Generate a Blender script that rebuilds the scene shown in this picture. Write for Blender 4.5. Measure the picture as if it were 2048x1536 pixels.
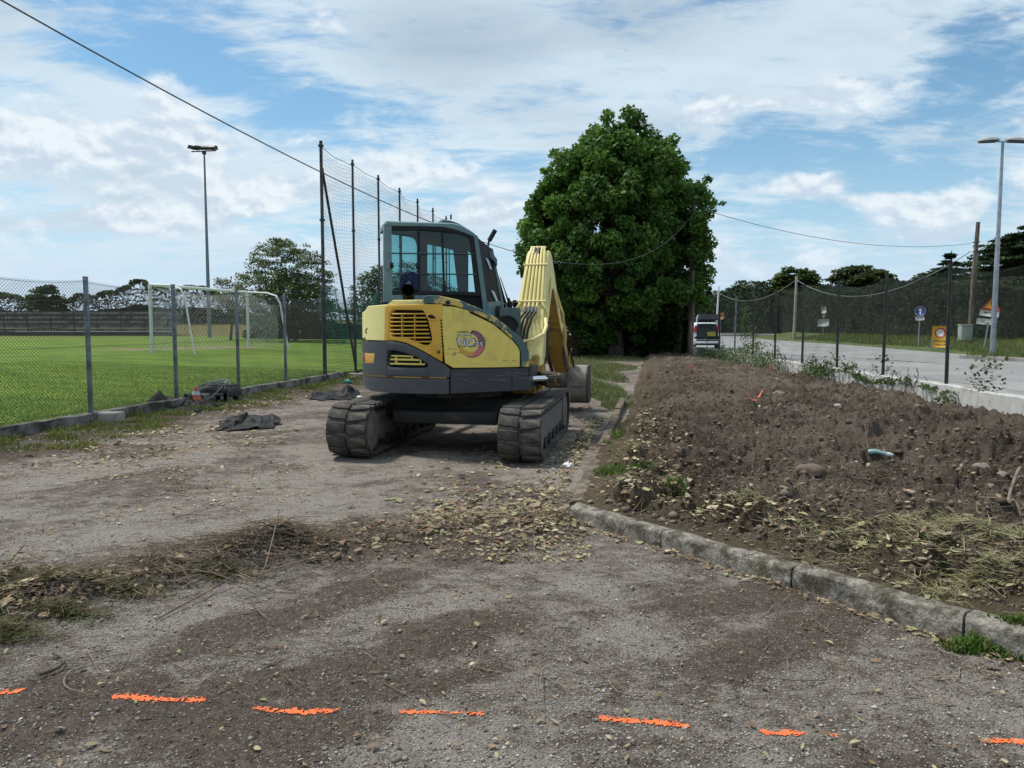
import bpy, math, random
import numpy as np
from mathutils import Vector, Matrix, noise as mnoise
from mathutils.geometry import tessellate_polygon

for _o in list(bpy.data.objects):
    bpy.data.objects.remove(_o)
scene = bpy.context.scene
COL = scene.collection
R = math.radians
rnd = random.Random(7)
rng = np.random.default_rng(11)

# ------------------------------------------------------------------ camera
F, CX, CY, PITCH, H = 1550.0, 1024.0, 768.0, R(4.35), 1.5
cam_d = bpy.data.cameras.new('camera')
cam = bpy.data.objects.new('camera', cam_d)
COL.objects.link(cam)
cam_d.sensor_width = 36.0
cam_d.lens = 36.0 * F / 2048.0
cam_d.clip_start = 0.05
cam_d.clip_end = 6000
cam.location = (0, 0, H)
cam.rotation_euler = (R(90) - PITCH, 0, 0)
scene.camera = cam

# ------------------------------------------------------------------ exposure
scene.view_settings.view_transform = 'Standard'
scene.view_settings.look = 'None'
scene.view_settings.exposure = 0.50
scene.view_settings.gamma = 1.0
scene.view_settings.use_curve_mapping = False

# ------------------------------------------------------------------ sun and sky
SUN_AZ, SUN_EL = R(-62), R(63)
sun_d = bpy.data.lights.new('sun', 'SUN')
sun_d.energy = 2.7
sun_d.angle = R(9)
sun_d.color = (1.0, 0.95, 0.87)
sun = bpy.data.objects.new('sun', sun_d)
COL.objects.link(sun)
_sd = Vector((math.sin(SUN_AZ) * math.cos(SUN_EL), math.cos(SUN_AZ) * math.cos(SUN_EL), math.sin(SUN_EL)))
sun.rotation_euler = (-_sd).to_track_quat('-Z', 'Y').to_euler()
sun.location = (0, 0, 40)


def ray(px, py):
    cx, cy = (px - CX) / F, (CY - py) / F
    c, s = math.cos(PITCH), math.sin(PITCH)
    return Vector((cx, c + cy * s, -s + cy * c))


def at(px, py, z=0.0):
    """the place at height z that the photograph shows at a pixel"""
    d = ray(px, py)
    t = (z - H) / d.z
    return Vector((d.x * t, d.y * t, z))


def dp(px, py, depth):
    """the place at a given distance ahead that the photograph shows at a pixel"""
    d = ray(px, py)
    t = depth / d.y
    return Vector((d.x * t, depth, H + d.z * t))


class NT:
    """small node-tree writer"""
    def __init__(self, tree):
        self.t = tree
        self.x = 0

    def n(self, kind, **kw):
        nd = self.t.nodes.new(kind)
        self.x += 40
        nd.location = (self.x, 0)
        for k, v in kw.items():
            if k == 'inp':
                for i, val in v.items():
                    if hasattr(val, 'is_output') or hasattr(val, 'links') and not isinstance(val, (tuple, list, float, int)):
                        self.t.links.new(val, nd.inputs[i])
                    else:
                        nd.inputs[i].default_value = val
            else:
                setattr(nd, k, v)
        return nd

    def math(self, op, a, b=0.0, clamp=False):
        nd = self.n('ShaderNodeMath', operation=op, use_clamp=clamp)
        for i, v in enumerate((a, b)):
            if isinstance(v, (int, float)):
                nd.inputs[i].default_value = v
            else:
                self.t.links.new(v, nd.inputs[i])
        return nd.outputs[0]

    def noise(self, vec, scale, detail=6, rough=0.55, dist=0.0):
        nd = self.n('ShaderNodeTexNoise', inp={'Scale': scale, 'Detail': detail, 'Roughness': rough, 'Distortion': dist})
        if vec is not None:
            self.t.links.new(vec, nd.inputs['Vector'])
        return nd.outputs['Fac']

    def mapr(self, v, a, b, c=0.0, d=1.0, smooth=True):
        nd = self.n('ShaderNodeMapRange', interpolation_type='SMOOTHSTEP' if smooth else 'LINEAR')
        self.t.links.new(v, nd.inputs[0])
        for i, q in zip((1, 2, 3, 4), (a, b, c, d)):
            nd.inputs[i].default_value = q
        return nd.outputs[0]

    def mix(self, fac, a, b, blend='MIX'):
        nd = self.n('ShaderNodeMix', data_type='RGBA', blend_type=blend)
        nd.clamp_factor = True
        for idx, v in ((0, fac), (6, a), (7, b)):
            if isinstance(v, (int, float)):
                nd.inputs[idx].default_value = v
            elif isinstance(v, (tuple, list)):
                nd.inputs[idx].default_value = (*v[:3], 1.0)
            else:
                self.t.links.new(v, nd.inputs[idx])
        return nd.outputs[2]

    def scalev(self, vec, s, rotz=0.0):
        nd = self.n('ShaderNodeMapping')
        self.t.links.new(vec, nd.inputs['Vector'])
        nd.inputs['Scale'].default_value = s
        nd.inputs['Rotation'].default_value = (0, 0, rotz)
        return nd.outputs[0]


def build_world():
    w = bpy.data.worlds.new('World')
    scene.world = w
    w.use_nodes = True
    t = w.node_tree
    t.nodes.clear()
    N = NT(t)
    L = t.links.new
    out = N.n('ShaderNodeOutputWorld')
    bg = N.n('ShaderNodeBackground')
    bg.inputs['Strength'].default_value = 0.10
    L(bg.outputs[0], out.inputs[0])
    sky = N.n('ShaderNodeTexSky', sky_type='NISHITA')
    sky.sun_disc = False
    sky.sun_elevation = SUN_EL
    sky.sun_rotation = SUN_AZ
    sky.altitude = 20
    sky.air_density = 1.0
    sky.dust_density = 0.6
    sky.ozone_density = 2.0
    co = N.n('ShaderNodeTexCoord').outputs['Generated']
    sep = N.n('ShaderNodeSeparateXYZ', inp={0: co})
    zc = N.math('MAXIMUM', sep.outputs[2], 0.0)
    den = N.math('ADD', zc, 0.16)
    px = N.math('DIVIDE', sep.outputs[0], den)
    py = N.math('DIVIDE', sep.outputs[1], den)
    cmb = N.n('ShaderNodeCombineXYZ', inp={0: px, 1: py, 2: 0.0})
    P = cmb.outputs[0]
    # broken cloud sheet seen from below
    sheet = N.noise(N.scalev(P, (0.9, 1.3, 1), R(24)), 2.1, 10, 0.60, 0.45)
    fine = N.noise(N.scalev(P, (1.1, 2.4, 1), R(-20)), 5.5, 8, 0.66, 0.6)
    cover = N.math('ADD', N.math('MULTIPLY', sheet, 0.74), N.math('MULTIPLY', fine, 0.30))

    def blob(pxl, pyl, rx, rz, w):
        d = ray(pxl, pyl).normalized()
        sub = N.n('ShaderNodeVectorMath', operation='SUBTRACT', inp={0: co, 1: tuple(d)})
        k = F / 1.0
        mul = N.n('ShaderNodeVectorMath', operation='MULTIPLY', inp={0: sub.outputs[0], 1: (k / rx, k / rx, k / rz)})
        ln = N.n('ShaderNodeVectorMath', operation='LENGTH', inp={0: mul.outputs[0]})
        return N.mapr(ln.outputs['Value'], 0.0, 1.0, w, 0.0)
    # open blue lanes and thicker banks
    for b in ((330, 120, 300, 60, -.15), (640, 190, 330, 60, -.15), (60, 190, 130, 50, -.04), (300, 30, 330, 50, -.07), (1750, 430, 380, 170, -.13), (1480, 330, 280, 130, -.08), (1900, 250, 240, 130, -.12), (1000, 300, 200, 50, -.03),
              (1500, 60, 500, 120, .04), (860, 100, 330, 150, .11), (150, 200, 300, 70, .07), (200, 340, 420, 120, .09), (520, 340, 250, 80, .07), (1250, 130, 280, 120, .09), (1750, 90, 420, 110, .05)):
        cover = N.math('ADD', cover, blob(*b))
    mask = N.mapr(cover, 0.385, 0.585)
    mask = N.math('MULTIPLY', mask, 0.93)
    # heaped clouds low over the horizon, given in bearing and elevation
    az = N.math('ARCTAN2', sep.outputs[0], sep.outputs[1])
    ae = N.n('ShaderNodeCombineXYZ', inp={0: N.math('MULTIPLY', az, 1.0), 1: N.math('MULTIPLY', sep.outputs[2], 1.7), 2: 3.3}).outputs[0]
    puff = N.noise(ae, 9.0, 9, 0.58, 0.15)
    pf2 = N.noise(ae, 3.2, 4, 0.5, 0.2)
    band = N.math('MULTIPLY', N.mapr(sep.outputs[2], 0.03, 0.12), N.mapr(sep.outputs[2], 0.17, 0.34, 1.0, 0.0))
    heap = N.math('ADD', N.math('MULTIPLY', puff, 0.55), N.math('MULTIPLY', pf2, 0.45))
    heap = N.math('ADD', heap, N.math('MULTIPLY', band, 0.08))
    for b in ((1440, 215, 150, 55, .20), (1600, 205, 110, 32, .14), (1640, 262, 150, 40, .12), (1630, 375, 120, 48, .18), (1740, 402, 90, 24, .14), (1860, 425, 110, 34, .12), (1890, 470, 100, 24, .12),
              (600, 375, 130, 40, .2), (480, 400, 140, 40, .12), (980, 425, 110, 50, .18), (90, 285, 150, 60, .15), (280, 290, 200, 60, .13), (300, 440, 220, 40, .10), (560, 300, 200, 60, .10), (830, 330, 180, 60, .10),
              (1800, 300, 250, 110, -.16), (1480, 420, 220, 110, -.12), (1250, 200, 200, 60, -.1)):
        heap = N.math('ADD', heap, blob(*b))
    hm = N.mapr(heap, 0.565, 0.66)
    hm = N.math('MULTIPLY', hm, 0.92)
    hm = N.math('MULTIPLY', hm, N.mapr(sep.outputs[2], 0.0, 0.05))
    # cloud colours: white tops, grey undersides
    sh = N.noise(N.scalev(P, (0.9, 1.4, 1), R(30)), 1.15, 6, 0.55, 0.3)
    thick = N.math('ADD', N.mapr(cover, 0.56, 0.9, 0.0, 0.55), N.mapr(sh, 0.46, 0.68, 0.0, 0.45))
    for b in ((870, 80, 300, 130, .85), (1300, 40, 330, 90, .45), (330, 60, 300, 70, .3), (230, 350, 330, 70, .4)):
        thick = N.math('ADD', thick, blob(*b))
    ccol = N.mix(thick, (5.0, 5.9, 6.55), (3.2, 3.95, 4.65))
    up = N.n('ShaderNodeVectorMath', operation='ADD', inp={0: ae, 1: (0.004, 0.016, 0.0)}).outputs[0]
    lit = N.math('SUBTRACT', puff, N.noise(up, 9.0, 9, 0.58, 0.15))
    hcol = N.mix(N.mapr(lit, -0.07, 0.07), (4.2, 5.0, 5.85), (6.1, 6.6, 6.95))
    base = N.mix(1.0, sky.outputs[0], (0.70, 0.92, 0.92), 'MULTIPLY')
    # pale haze band towards the horizon
    base = N.mix(N.mapr(sep.outputs[2], -0.02, 0.30, 0.62, 0.0), base, (4.0, 5.2, 6.6))
    c = N.mix(mask, base, ccol)
    c = N.mix(hm, c, hcol)
    c = N.mix(N.mapr(sep.outputs[2], 0.0, 0.14, 0.70, 0.0), c, (4.2, 5.2, 6.5))
    L(c, bg.inputs['Color'])


build_world()

# ------------------------------------------------------------------ materials
_M = {}


def mat(name, col, rough=0.8, metal=0.0, var=0.0, vscale=3.0, col2=None, lo=0.45, hi=0.6, bump=0.0, bscale=40.0, spec=0.4, attr=None, fine=0.0, coord='Object', stretch=None, transl=0.0):
    """principled surface; col2 appears where a noise lies between lo and hi; attr multiplies by a colour attribute"""
    if name in _M:
        return _M[name]
    m = bpy.data.materials.new(name)
    m.use_nodes = True
    t = m.node_tree
    t.nodes.clear()
    N = NT(t)
    L = t.links.new
    out = N.n('ShaderNodeOutputMaterial')
    b = N.n('ShaderNodeBsdfPrincipled')
    b.inputs['Roughness'].default_value = rough
    b.inputs['Metallic'].default_value = metal
    b.inputs['Specular IOR Level'].default_value = spec
    co = N.n('ShaderNodeTexCoord').outputs[coord]
    if stretch:
        co = N.scalev(co, stretch)
    c = None
    if attr:
        at_ = N.n('ShaderNodeAttribute', attribute_name=attr)
        c = N.mix(1.0, at_.outputs['Color'], col, 'MULTIPLY')
    else:
        rgb = N.n('ShaderNodeRGB')
        rgb.outputs[0].default_value = (*col, 1)
        c = rgb.outputs[0]
    if col2 is not None:
        f = N.noise(co, vscale, 8, 0.62, 0.4)
        c = N.mix(N.mapr(f, lo, hi), c, col2)
    if var > 0:
        f2 = N.noise(co, vscale * 2.7, 6, 0.6)
        k = N.mapr(f2, 0.3, 0.7, 1 - var, 1 + var, False)
        kk = N.n('ShaderNodeCombineXYZ', inp={0: k, 1: k, 2: k})
        c = N.mix(1.0, c, kk.outputs[0], 'MULTIPLY')
    if fine > 0:
        f3 = N.noise(co, bscale * 2, 3, 0.7)
        k = N.mapr(f3, 0.3, 0.7, 1 - fine, 1 + fine, False)
        kk = N.n('ShaderNodeCombineXYZ', inp={0: k, 1: k, 2: k})
        c = N.mix(1.0, c, kk.outputs[0], 'MULTIPLY')
    L(c, b.inputs['Base Color'])
    if bump > 0:
        bp = N.n('ShaderNodeBump')
        bp.inputs['Strength'].default_value = 1.0
        bp.inputs['Distance'].default_value = bump
        L(N.noise(co, bscale, 6, 0.6), bp.inputs['Height'])
        L(bp.outputs[0], b.inputs['Normal'])
    if transl > 0:
        tr = N.n('ShaderNodeBsdfTranslucent')
        L(c, tr.inputs['Color'])
        mx = N.n('ShaderNodeMixShader')
        mx.inputs[0].default_value = transl
        L(b.outputs[0], mx.inputs[1])
        L(tr.outputs[0], mx.inputs[2])
        L(mx.outputs[0], out.inputs[0])
    else:
        L(b.outputs[0], out.inputs[0])
    _M[name] = m
    return m


def glass_mat(name, tint, alpha=0.5, rough=0.03):
    m = bpy.data.materials.new(name)
    m.use_nodes = True
    t = m.node_tree
    t.nodes.clear()
    N = NT(t)
    L = t.links.new
    out = N.n('ShaderNodeOutputMaterial')
    tr = N.n('ShaderNodeBsdfTransparent')
    tr.inputs[0].default_value = (*tint, 1)
    gl = N.n('ShaderNodeBsdfGlossy')
    gl.inputs['Roughness'].default_value = rough
    fr = N.n('ShaderNodeFresnel')
    fr.inputs[0].default_value = 1.45
    mx = N.n('ShaderNodeMixShader')
    L(fr.outputs[0], mx.inputs[0])
    L(tr.outputs[0], mx.inputs[1])
    L(gl.outputs[0], mx.inputs[2])
    L(mx.outputs[0], out.inputs[0])
    return m


# ------------------------------------------------------------------ mesh writer
class MB:
    def __init__(self):
        self.v, self.f, self.c, self.n = [], [], [], 0

    def add(self, verts, faces, col=None):
        verts = np.asarray(verts, dtype=np.float64).reshape(-1, 3)
        self.v.append(verts)
        o = self.n
        self.f.extend([tuple(int(i) + o for i in f) for f in faces])
        if col is not None:
            c = np.asarray(col, dtype=np.float32)
            if c.ndim == 1:
                c = np.tile(c, (len(verts), 1))
            self.c.append(c)
        self.n += len(verts)

    def box(self, lo, hi, M=None, bev=0.0):
        x0, y0, z0 = lo
        x1, y1, z1 = hi
        if bev <= 0:
            vs = [(x0, y0, z0), (x1, y0, z0), (x1, y1, z0), (x0, y1, z0), (x0, y0, z1), (x1, y0, z1), (x1, y1, z1), (x0, y1, z1)]
            fs = [(0, 3, 2, 1), (4, 5, 6, 7), (0, 1, 5, 4), (1, 2, 6, 5), (2, 3, 7, 6), (3, 0, 4, 7)]
        else:
            b = bev
            prof = []
            for (cx, cy, a0) in ((x1 - b, y1 - b, 0), (x0 + b, y1 - b, 90), (x0 + b, y0 + b, 180), (x1 - b, y0 + b, 270)):
                for k in (0, 45, 90):
                    a = R(a0 + k)
                    prof.append((cx, cy, math.cos(a) * b, math.sin(a) * b))
            n = len(prof)
            vs, fs = [], []
            for (z, s) in ((z0, 0.0), (z0 + b * .3, 0.7), (z0 + b, 1), (z1 - b, 1), (z1 - b * .3, .7), (z1, 0.0)):
                vs += [(p[0] + p[2] * s, p[1] + p[3] * s, z) for p in prof]
            for r in range(5):
                for i in range(n):
                    j = (i + 1) % n
                    fs.append((r * n + i, r * n + j, (r + 1) * n + j, (r + 1) * n + i))
            fs.append(tuple(range(n - 1, -1, -1)))
            fs.append(tuple(range(5 * n, 6 * n)))
        if M is not None:
            vs = [tuple(M @ Vector(v)) for v in vs]
        self.add(vs, fs)
        return self

    def tube(self, pts, r, n=8, caps=True, closed=False):
        pts = [Vector(p) for p in pts]
        m = len(pts)
        rr = r if isinstance(r, (list, tuple, np.ndarray)) else [r] * m
        vs, fs = [], []
        prev = None
        for i, p in enumerate(pts):
            if closed:
                d = pts[(i + 1) % m] - pts[i - 1]
            else:
                d = (pts[min(i + 1, m - 1)] - pts[max(i - 1, 0)])
            if d.length < 1e-9:
                d = Vector((0, 0, 1))
            d.normalize()
            if prev is None:
                up = Vector((0, 0, 1)) if abs(d.z) < 0.9 else Vector((1, 0, 0))
                a = d.cross(up).normalized()
            else:
                a = (prev - d * prev.dot(d))
                a = a.normalized() if a.length > 1e-6 else d.orthogonal().normalized()
            prev = a
            b = d.cross(a)
            for k in range(n):
                an = 2 * math.pi * k / n
                vs.append(p + a * (math.cos(an) * rr[i]) + b * (math.sin(an) * rr[i]))
        q = m if closed else m - 1
        for i in range(q):
            j = (i + 1) % m
            for k in range(n):
                l = (k + 1) % n
                fs.append((i * n + k, j * n + k, j * n + l, i * n + l)[::-1])
        if caps and not closed:
            fs.append(tuple(range(n)))
            fs.append(tuple(range((m - 1) * n, m * n))[::-1])
        self.add([tuple(v) for v in vs], fs)
        return self

    def lathe(self, prof, n=16, M=None):
        """prof: (radius, z) pairs"""
        vs, fs = [], []
        m = len(prof)
        for (r, z) in prof:
            for k in range(n):
                a = 2 * math.pi * k / n
                vs.append((r * math.cos(a), r * math.sin(a), z))
        for i in range(m - 1):
            for k in range(n):
                l = (k + 1) % n
                fs.append((i * n + k, i * n + l, (i + 1) * n + l, (i + 1) * n + k))
        fs.append(tuple(range(n))[::-1])
        fs.append(tuple(range((m - 1) * n, m * n)))
        if M is not None:
            vs = [tuple(M @ Vector(v)) for v in vs]
        self.add(vs, fs)
        return self

    def prism(self, poly, frame, d0, d1):
        """poly of 2-D points; frame(a, b, d) -> 3-D; extruded from d0 to d1"""
        n = len(poly)
        vs = [tuple(frame(a, b, d0)) for a, b in poly] + [tuple(frame(a, b, d1)) for a, b in poly]
        tri = tessellate_polygon([[Vector((a, b, 0)) for a, b in poly]])
        fs = [tuple(t) for t in tri] + [tuple(i + n for i in t)[::-1] for t in tri]
        for i in range(n):
            j = (i + 1) % n
            fs.append((i, j, j + n, i + n))
        self.add(vs, fs)
        return self

    def segs(self, P, Q, r):
        """many separate three-sided rods"""
        P, Q = np.asarray(P, float), np.asarray(Q, float)
        d = Q - P
        d /= np.maximum(np.linalg.norm(d, axis=1, keepdims=True), 1e-9)
        ref = np.where(np.abs(d[:, 2:3]) < 0.9, np.array([[0, 0, 1.0]]), np.array([[1.0, 0, 0]]))
        a = np.cross(d, ref)
        a /= np.linalg.norm(a, axis=1, keepdims=True)
        b = np.cross(d, a)
        n = len(P)
        V = np.zeros((n, 6, 3))
        r = np.broadcast_to(np.asarray(r, float).reshape(-1, 1), (n, 1))
        for k in range(3):
            an = 2 * math.pi * k / 3
            o = a * math.cos(an) * r + b * math.sin(an) * r
            V[:, k] = P + o
            V[:, 3 + k] = Q + o
        base = np.arange(n)[:, None] * 6
        fs = np.concatenate([base + np.array([[0, 1, 4, 3]]), base + np.array([[1, 2, 5, 4]]), base + np.array([[2, 0, 3, 5]])])
        self.add(V.reshape(-1, 3), fs)
        return self

    def mesh(self, name, material, smooth=30):
        me = bpy.data.meshes.new(name)
        V = np.concatenate(self.v) if self.v else np.zeros((0, 3))
        build_mesh(me, V, self.f)
        if self.c and sum(len(c) for c in self.c) == len(V):
            set_col(me, np.concatenate(self.c))
        if material:
            me.materials.append(material)
        if smooth:
            me.shade_smooth()
            me.set_sharp_from_angle(angle=R(smooth))
        return me

    def build(self, name, material, parent=None, smooth=30, M=None, kind=None):
        o = bpy.data.objects.new(name, self.mesh(name, material, smooth))
        COL.objects.link(o)
        if parent is not None:
            o.parent = parent
        if M is not None:
            o.matrix_local = M
        if kind:
            o['kind'] = kind
        return o


def build_mesh(me, V, faces):
    nf = len(faces)
    me.vertices.add(len(V))
    me.vertices.foreach_set('co', np.asarray(V, dtype=np.float32).ravel())
    if nf == 0:
        return
    if isinstance(faces, np.ndarray):
        k = faces.shape[1]
        idx = faces.ravel().astype(np.int32)
        tot = np.full(nf, k, np.int32)
    else:
        tot = np.array([len(f) for f in faces], np.int32)
        idx = np.fromiter((i for f in faces for i in f), np.int32, int(tot.sum()))
    start = np.concatenate([[0], np.cumsum(tot)[:-1]]).astype(np.int32)
    me.loops.add(len(idx))
    me.loops.foreach_set('vertex_index', idx)
    me.polygons.add(nf)
    me.polygons.foreach_set('loop_start', start)
    me.update(calc_edges=True)
    me.validate()


def set_col(me, C, name='col'):
    C = np.asarray(C, np.float32)
    if C.shape[1] == 3:
        C = np.concatenate([C, np.ones((len(C), 1), np.float32)], 1)
    a = me.color_attributes.new(name, 'FLOAT_COLOR', 'POINT')
    a.data.foreach_set('color', C.ravel())


def raw(name, V, faces, material, parent=None, cols=None, smooth=False, kind=None):
    me = bpy.data.meshes.new(name)
    build_mesh(me, V, faces)
    if cols is not None:
        set_col(me, cols)
    me.materials.append(material)
    if smooth:
        me.shade_smooth()
    o = bpy.data.objects.new(name, me)
    COL.objects.link(o)
    if parent is not None:
        o.parent = parent
    if kind:
        o['kind'] = kind
    return o


def empty(name, loc=(0, 0, 0), rz=0.0):
    o = bpy.data.objects.new(name, None)
    o.empty_display_size = 0.2
    COL.objects.link(o)
    o.location = loc
    o.rotation_euler = (0, 0, rz)
    return o


def tag(o, label=None, cat=None, group=None, kind=None):
    if label:
        o['label'] = label
    if cat:
        o['category'] = cat
    if group:
        o['group'] = group
    if kind:
        o['kind'] = kind
    return o


def clone(o, parent=None):
    c = o.copy()
    COL.objects.link(c)
    if parent is not None:
        c.parent = parent
    for ch in list(o.children):
        clone(ch, c)
    return c


def text_mesh(body, size, shear=0.0, bold=0.0, align='CENTER'):
    cu = bpy.data.curves.new('lettering', 'FONT')
    cu.body = body
    cu.size = size
    cu.shear = shear
    cu.offset = bold
    cu.extrude = 0.0008
    cu.align_x = align
    cu.align_y = 'CENTER'
    cu.resolution_u = 2
    o = bpy.data.objects.new('lettering', cu)
    COL.objects.link(o)
    bpy.context.view_layer.update()
    dg = bpy.context.evaluated_depsgraph_get()
    me = bpy.data.meshes.new_from_object(o.evaluated_get(dg))
    bpy.data.objects.remove(o)
    bpy.data.curves.remove(cu)
    return me


# ------------------------------------------------------------------ value noise in numpy
def vnoise(x, y, seed=0):
    x, y = np.asarray(x, float), np.asarray(y, float)
    ix, iy = np.floor(x).astype(np.int64), np.floor(y).astype(np.int64)
    fx, fy = x - ix, y - iy
    fx, fy = fx * fx * (3 - 2 * fx), fy * fy * (3 - 2 * fy)

    def h(a, b):
        k = (a * 374761393 + b * 668265263 + seed * 974634751) & 0xffffffff
        k = ((k ^ (k >> 13)) * 1274126177) & 0xffffffff
        return ((k ^ (k >> 16)) & 0xffff) / 65535.0
    return (h(ix, iy) * (1 - fx) + h(ix + 1, iy) * fx) * (1 - fy) + (h(ix, iy + 1) * (1 - fx) + h(ix + 1, iy + 1) * fx) * fy


def fbm(x, y, scale, octs=4, seed=0, gain=0.5):
    """roughly -1..1; scale is the size in metres of the largest lump"""
    x, y = np.asarray(x, float) / scale, np.asarray(y, float) / scale
    s, a, tot = 0.0, 1.0, 0.0
    for k in range(octs):
        s = s + a * (vnoise(x, y, seed + k) * 2 - 1)
        tot += a
        a *= gain
        x, y = x * 2.03 + 17.1, y * 2.03 - 9.7
    return s / tot * 1.6


def sstep(v, a, b):
    t = np.clip((np.asarray(v, float) - a) / (b - a), 0, 1)
    return t * t * (3 - 2 * t)


def seg_dist(x, y, pts):
    """distance to a polyline and position along it (0..1)"""
    best = np.full(np.shape(x), 1e9)
    par = np.zeros(np.shape(x))
    n = len(pts) - 1
    for i in range(n):
        (ax, ay), (bx, by) = pts[i][:2], pts[i + 1][:2]
        dx, dy = bx - ax, by - ay
        t = np.clip(((x - ax) * dx + (y - ay) * dy) / (dx * dx + dy * dy), 0, 1)
        d = np.hypot(x - ax - t * dx, y - ay - t * dy)
        m = d < best
        best = np.where(m, d, best)
        par = np.where(m, (i + t) / n, par)
    return best, par
# =================================================================== the lie of the land
def left_x(y):
    return -8.01 + 0.15 * np.asarray(y, float)


def right_x(y):
    return 7.3 + 0.05 * np.asarray(y, float)


K_C = at(1134, 1039)
K_R = at(2048, 1318)
K_R2 = K_C + (K_R - K_C) * 1.6
K_F = at(1226, 836)
K_F2 = K_C + (K_F - K_C) * 1.35
_k1 = (K_R - K_C).normalized()
_k2 = (K_F - K_C).normalized()
_n1 = Vector((-_k1.y, _k1.x, 0))     # towards the plot
if _n1.y < 0:
    _n1 = -_n1
_n2 = Vector((_k2.y, -_k2.x, 0))     # to the right, towards the plot


def kerb_in(x, y):
    """signed distance into the plot, from both kerb lines"""
    d1 = (x - K_C.x) * _n1.x + (y - K_C.y) * _n1.y
    d2 = (x - K_C.x) * _n2.x + (y - K_C.y) * _n2.y
    return d1, d2


WINDROW = [tuple(at(px, py).xy) for px, py in ((-300, 1290), (0, 1225), (120, 1195), (300, 1150), (480, 1122), (640, 1098), (820, 1072), (1000, 1058), (1110, 1046))]
SMEARS = [(tuple(at(*a).xy), tuple(at(*b).xy), w) for a, b, w in (((700, 1330), (1010, 1250), .22), ((820, 1270), (980, 1245), .16), ((640, 1390), (1000, 1340), .14), ((120, 1380), (560, 1480), .22), ((930, 1120), (1140, 1070), .18), ((1160, 1230), (1560, 1190), .16), ((560, 1360), (900, 1300), .15),
          ((560, 1475), (760, 1440), .16), ((240, 1430), (420, 1400), .16), ((0, 905), (280, 900), .45), ((960, 960), (1180, 1000), .40), ((740, 1045), (1020, 1050), .30), ((1420, 1330), (1700, 1230), .14),
          ((420, 1260), (760, 1190), .12), ((180, 1000), (520, 930), .5), ((600, 760), (1000, 800), 1.4), ((760, 900), (1040, 905), .5))]  # last band darkens the ground between the tracks
PALES = [(tuple(at(*a).xy), tuple(at(*b).xy), w) for a, b, w in (((0, 945), (190, 935), .35), ((470, 1055), (700, 1000), .30), ((800, 1215), (960, 1200), .18), ((560, 1010), (860, 960), .30), ((230, 1075), (360, 1060), .2),
         ((740, 1460), (900, 1475), .16), ((1000, 1095), (1100, 1085), .2), ((200, 1265), (330, 1245), .2), ((1180, 1180), (1300, 1290), .14), ((820, 1440), (1000, 1520), .2))]


HEAPS = [(*at(px, py).xy, r, h) for px, py, r, h in ((500, 1120, .26, .08), (590, 1112, .26, .09), (420, 1150, .25, .05), (60, 1200, .40, .09), (930, 1265, .16, .05), (1020, 1000, .4, .03), (20, 1260, .25, .04))]


def lot_masks(x, y):
    warp = fbm(x, y, 0.5, 4, 3) * 0.16
    d, par = seg_dist(x, y, WINDROW)
    wr = 1 - sstep(d + warp * 1.4, 0.16, 0.42)
    wr = wr * (1 - 0.35 * par)
    dark = wr.copy()
    for a, b, w in SMEARS:
        dd, _ = seg_dist(x, y, (a, b))
        dark = np.maximum(dark, (1 - sstep(dd + warp * w * 5, w * 0.25, w * 1.3)) * 0.8)
    # streaks left by the digging, lower left to upper right
    u, v = x * 0.80 + y * 0.60, -x * 0.60 + y * 0.80
    streak = fbm(u / 3.2, v, 0.55, 5, 21)
    dark = np.maximum(dark, sstep(streak, 0.10, 0.75) * 0.75)
    pale = np.zeros_like(dark)
    for a, b, w in PALES:
        dd, _ = seg_dist(x, y, (a, b))
        pale = np.maximum(pale, (1 - sstep(dd + warp * w * 5, w * 0.2, w * 1.4)))
    pale = np.maximum(pale * .8, sstep(fbm(x, y, 0.45, 5, 33), 0.2, 0.9) * 0.5)
    # chips and dust lighten the ground beyond the heap of cuttings
    wy = np.interp(x, [p[0] for p in WINDROW], [p[1] for p in WINDROW])
    pale = np.maximum(pale, .85 * sstep(y - wy + warp, .1, .8) * (1 - sstep(y, 9, 14)) * (.6 + .6 * fbm(x, y, .5, 4, 35)))
    dark = dark * (1 - .45 * sstep(y - wy, .2, .9) * (1 - wr))
    pale = pale * (1 - dark * 0.8)
    # verge earth by the low wall
    e = 1 - sstep(x - left_x(y) + warp * 3, 0.7, 2.0)
    return wr, np.clip(dark, 0, 1), np.clip(pale, 0, 1), e


def lot_h(x, y):
    wr, dark, pale, e = lot_masks(x, y)
    z = 0.018 * fbm(x, y, 1.6, 3, 5) + 0.010 * fbm(x, y, 0.25, 3, 8) * (0.4 + dark)
    z = z + wr * (0.040 + 0.035 * fbm(x, y, 0.16, 3, 9))
    for hx, hy, hr, hh in HEAPS:
        z = z + hh * np.exp(-((x - hx) ** 2 + ((y - hy) * 1.5) ** 2) / hr ** 2) * (.8 + .6 * fbm(x, y, .12, 3, 19))
    z = z + dark * 0.012 + 0.004 * fbm(x, y, 0.05, 2, 12) * (0.5 + dark)
    return z + e * (0.03 + 0.02 * fbm(x, y, 0.3, 3, 14))


SOIL_LUMPS = [(*at(px, py).xy, r, h) for px, py, r, h in ((1700, 925, .55, .13), (1860, 915, .6, .10), (1990, 950, .5, .12), (1480, 850, .5, .07), (1560, 1000, .3, .05), (1380, 800, .9, .08), (1240, 745, 1.6, .10), (1620, 1010, .22, .05),
              (1900, 860, .8, .08), (1760, 1000, .25, .06), (1300, 900, .3, .04), (2010, 1040, .4, .08), (1580, 780, 1.0, .08), (1700, 800, .8, .06))]


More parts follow.
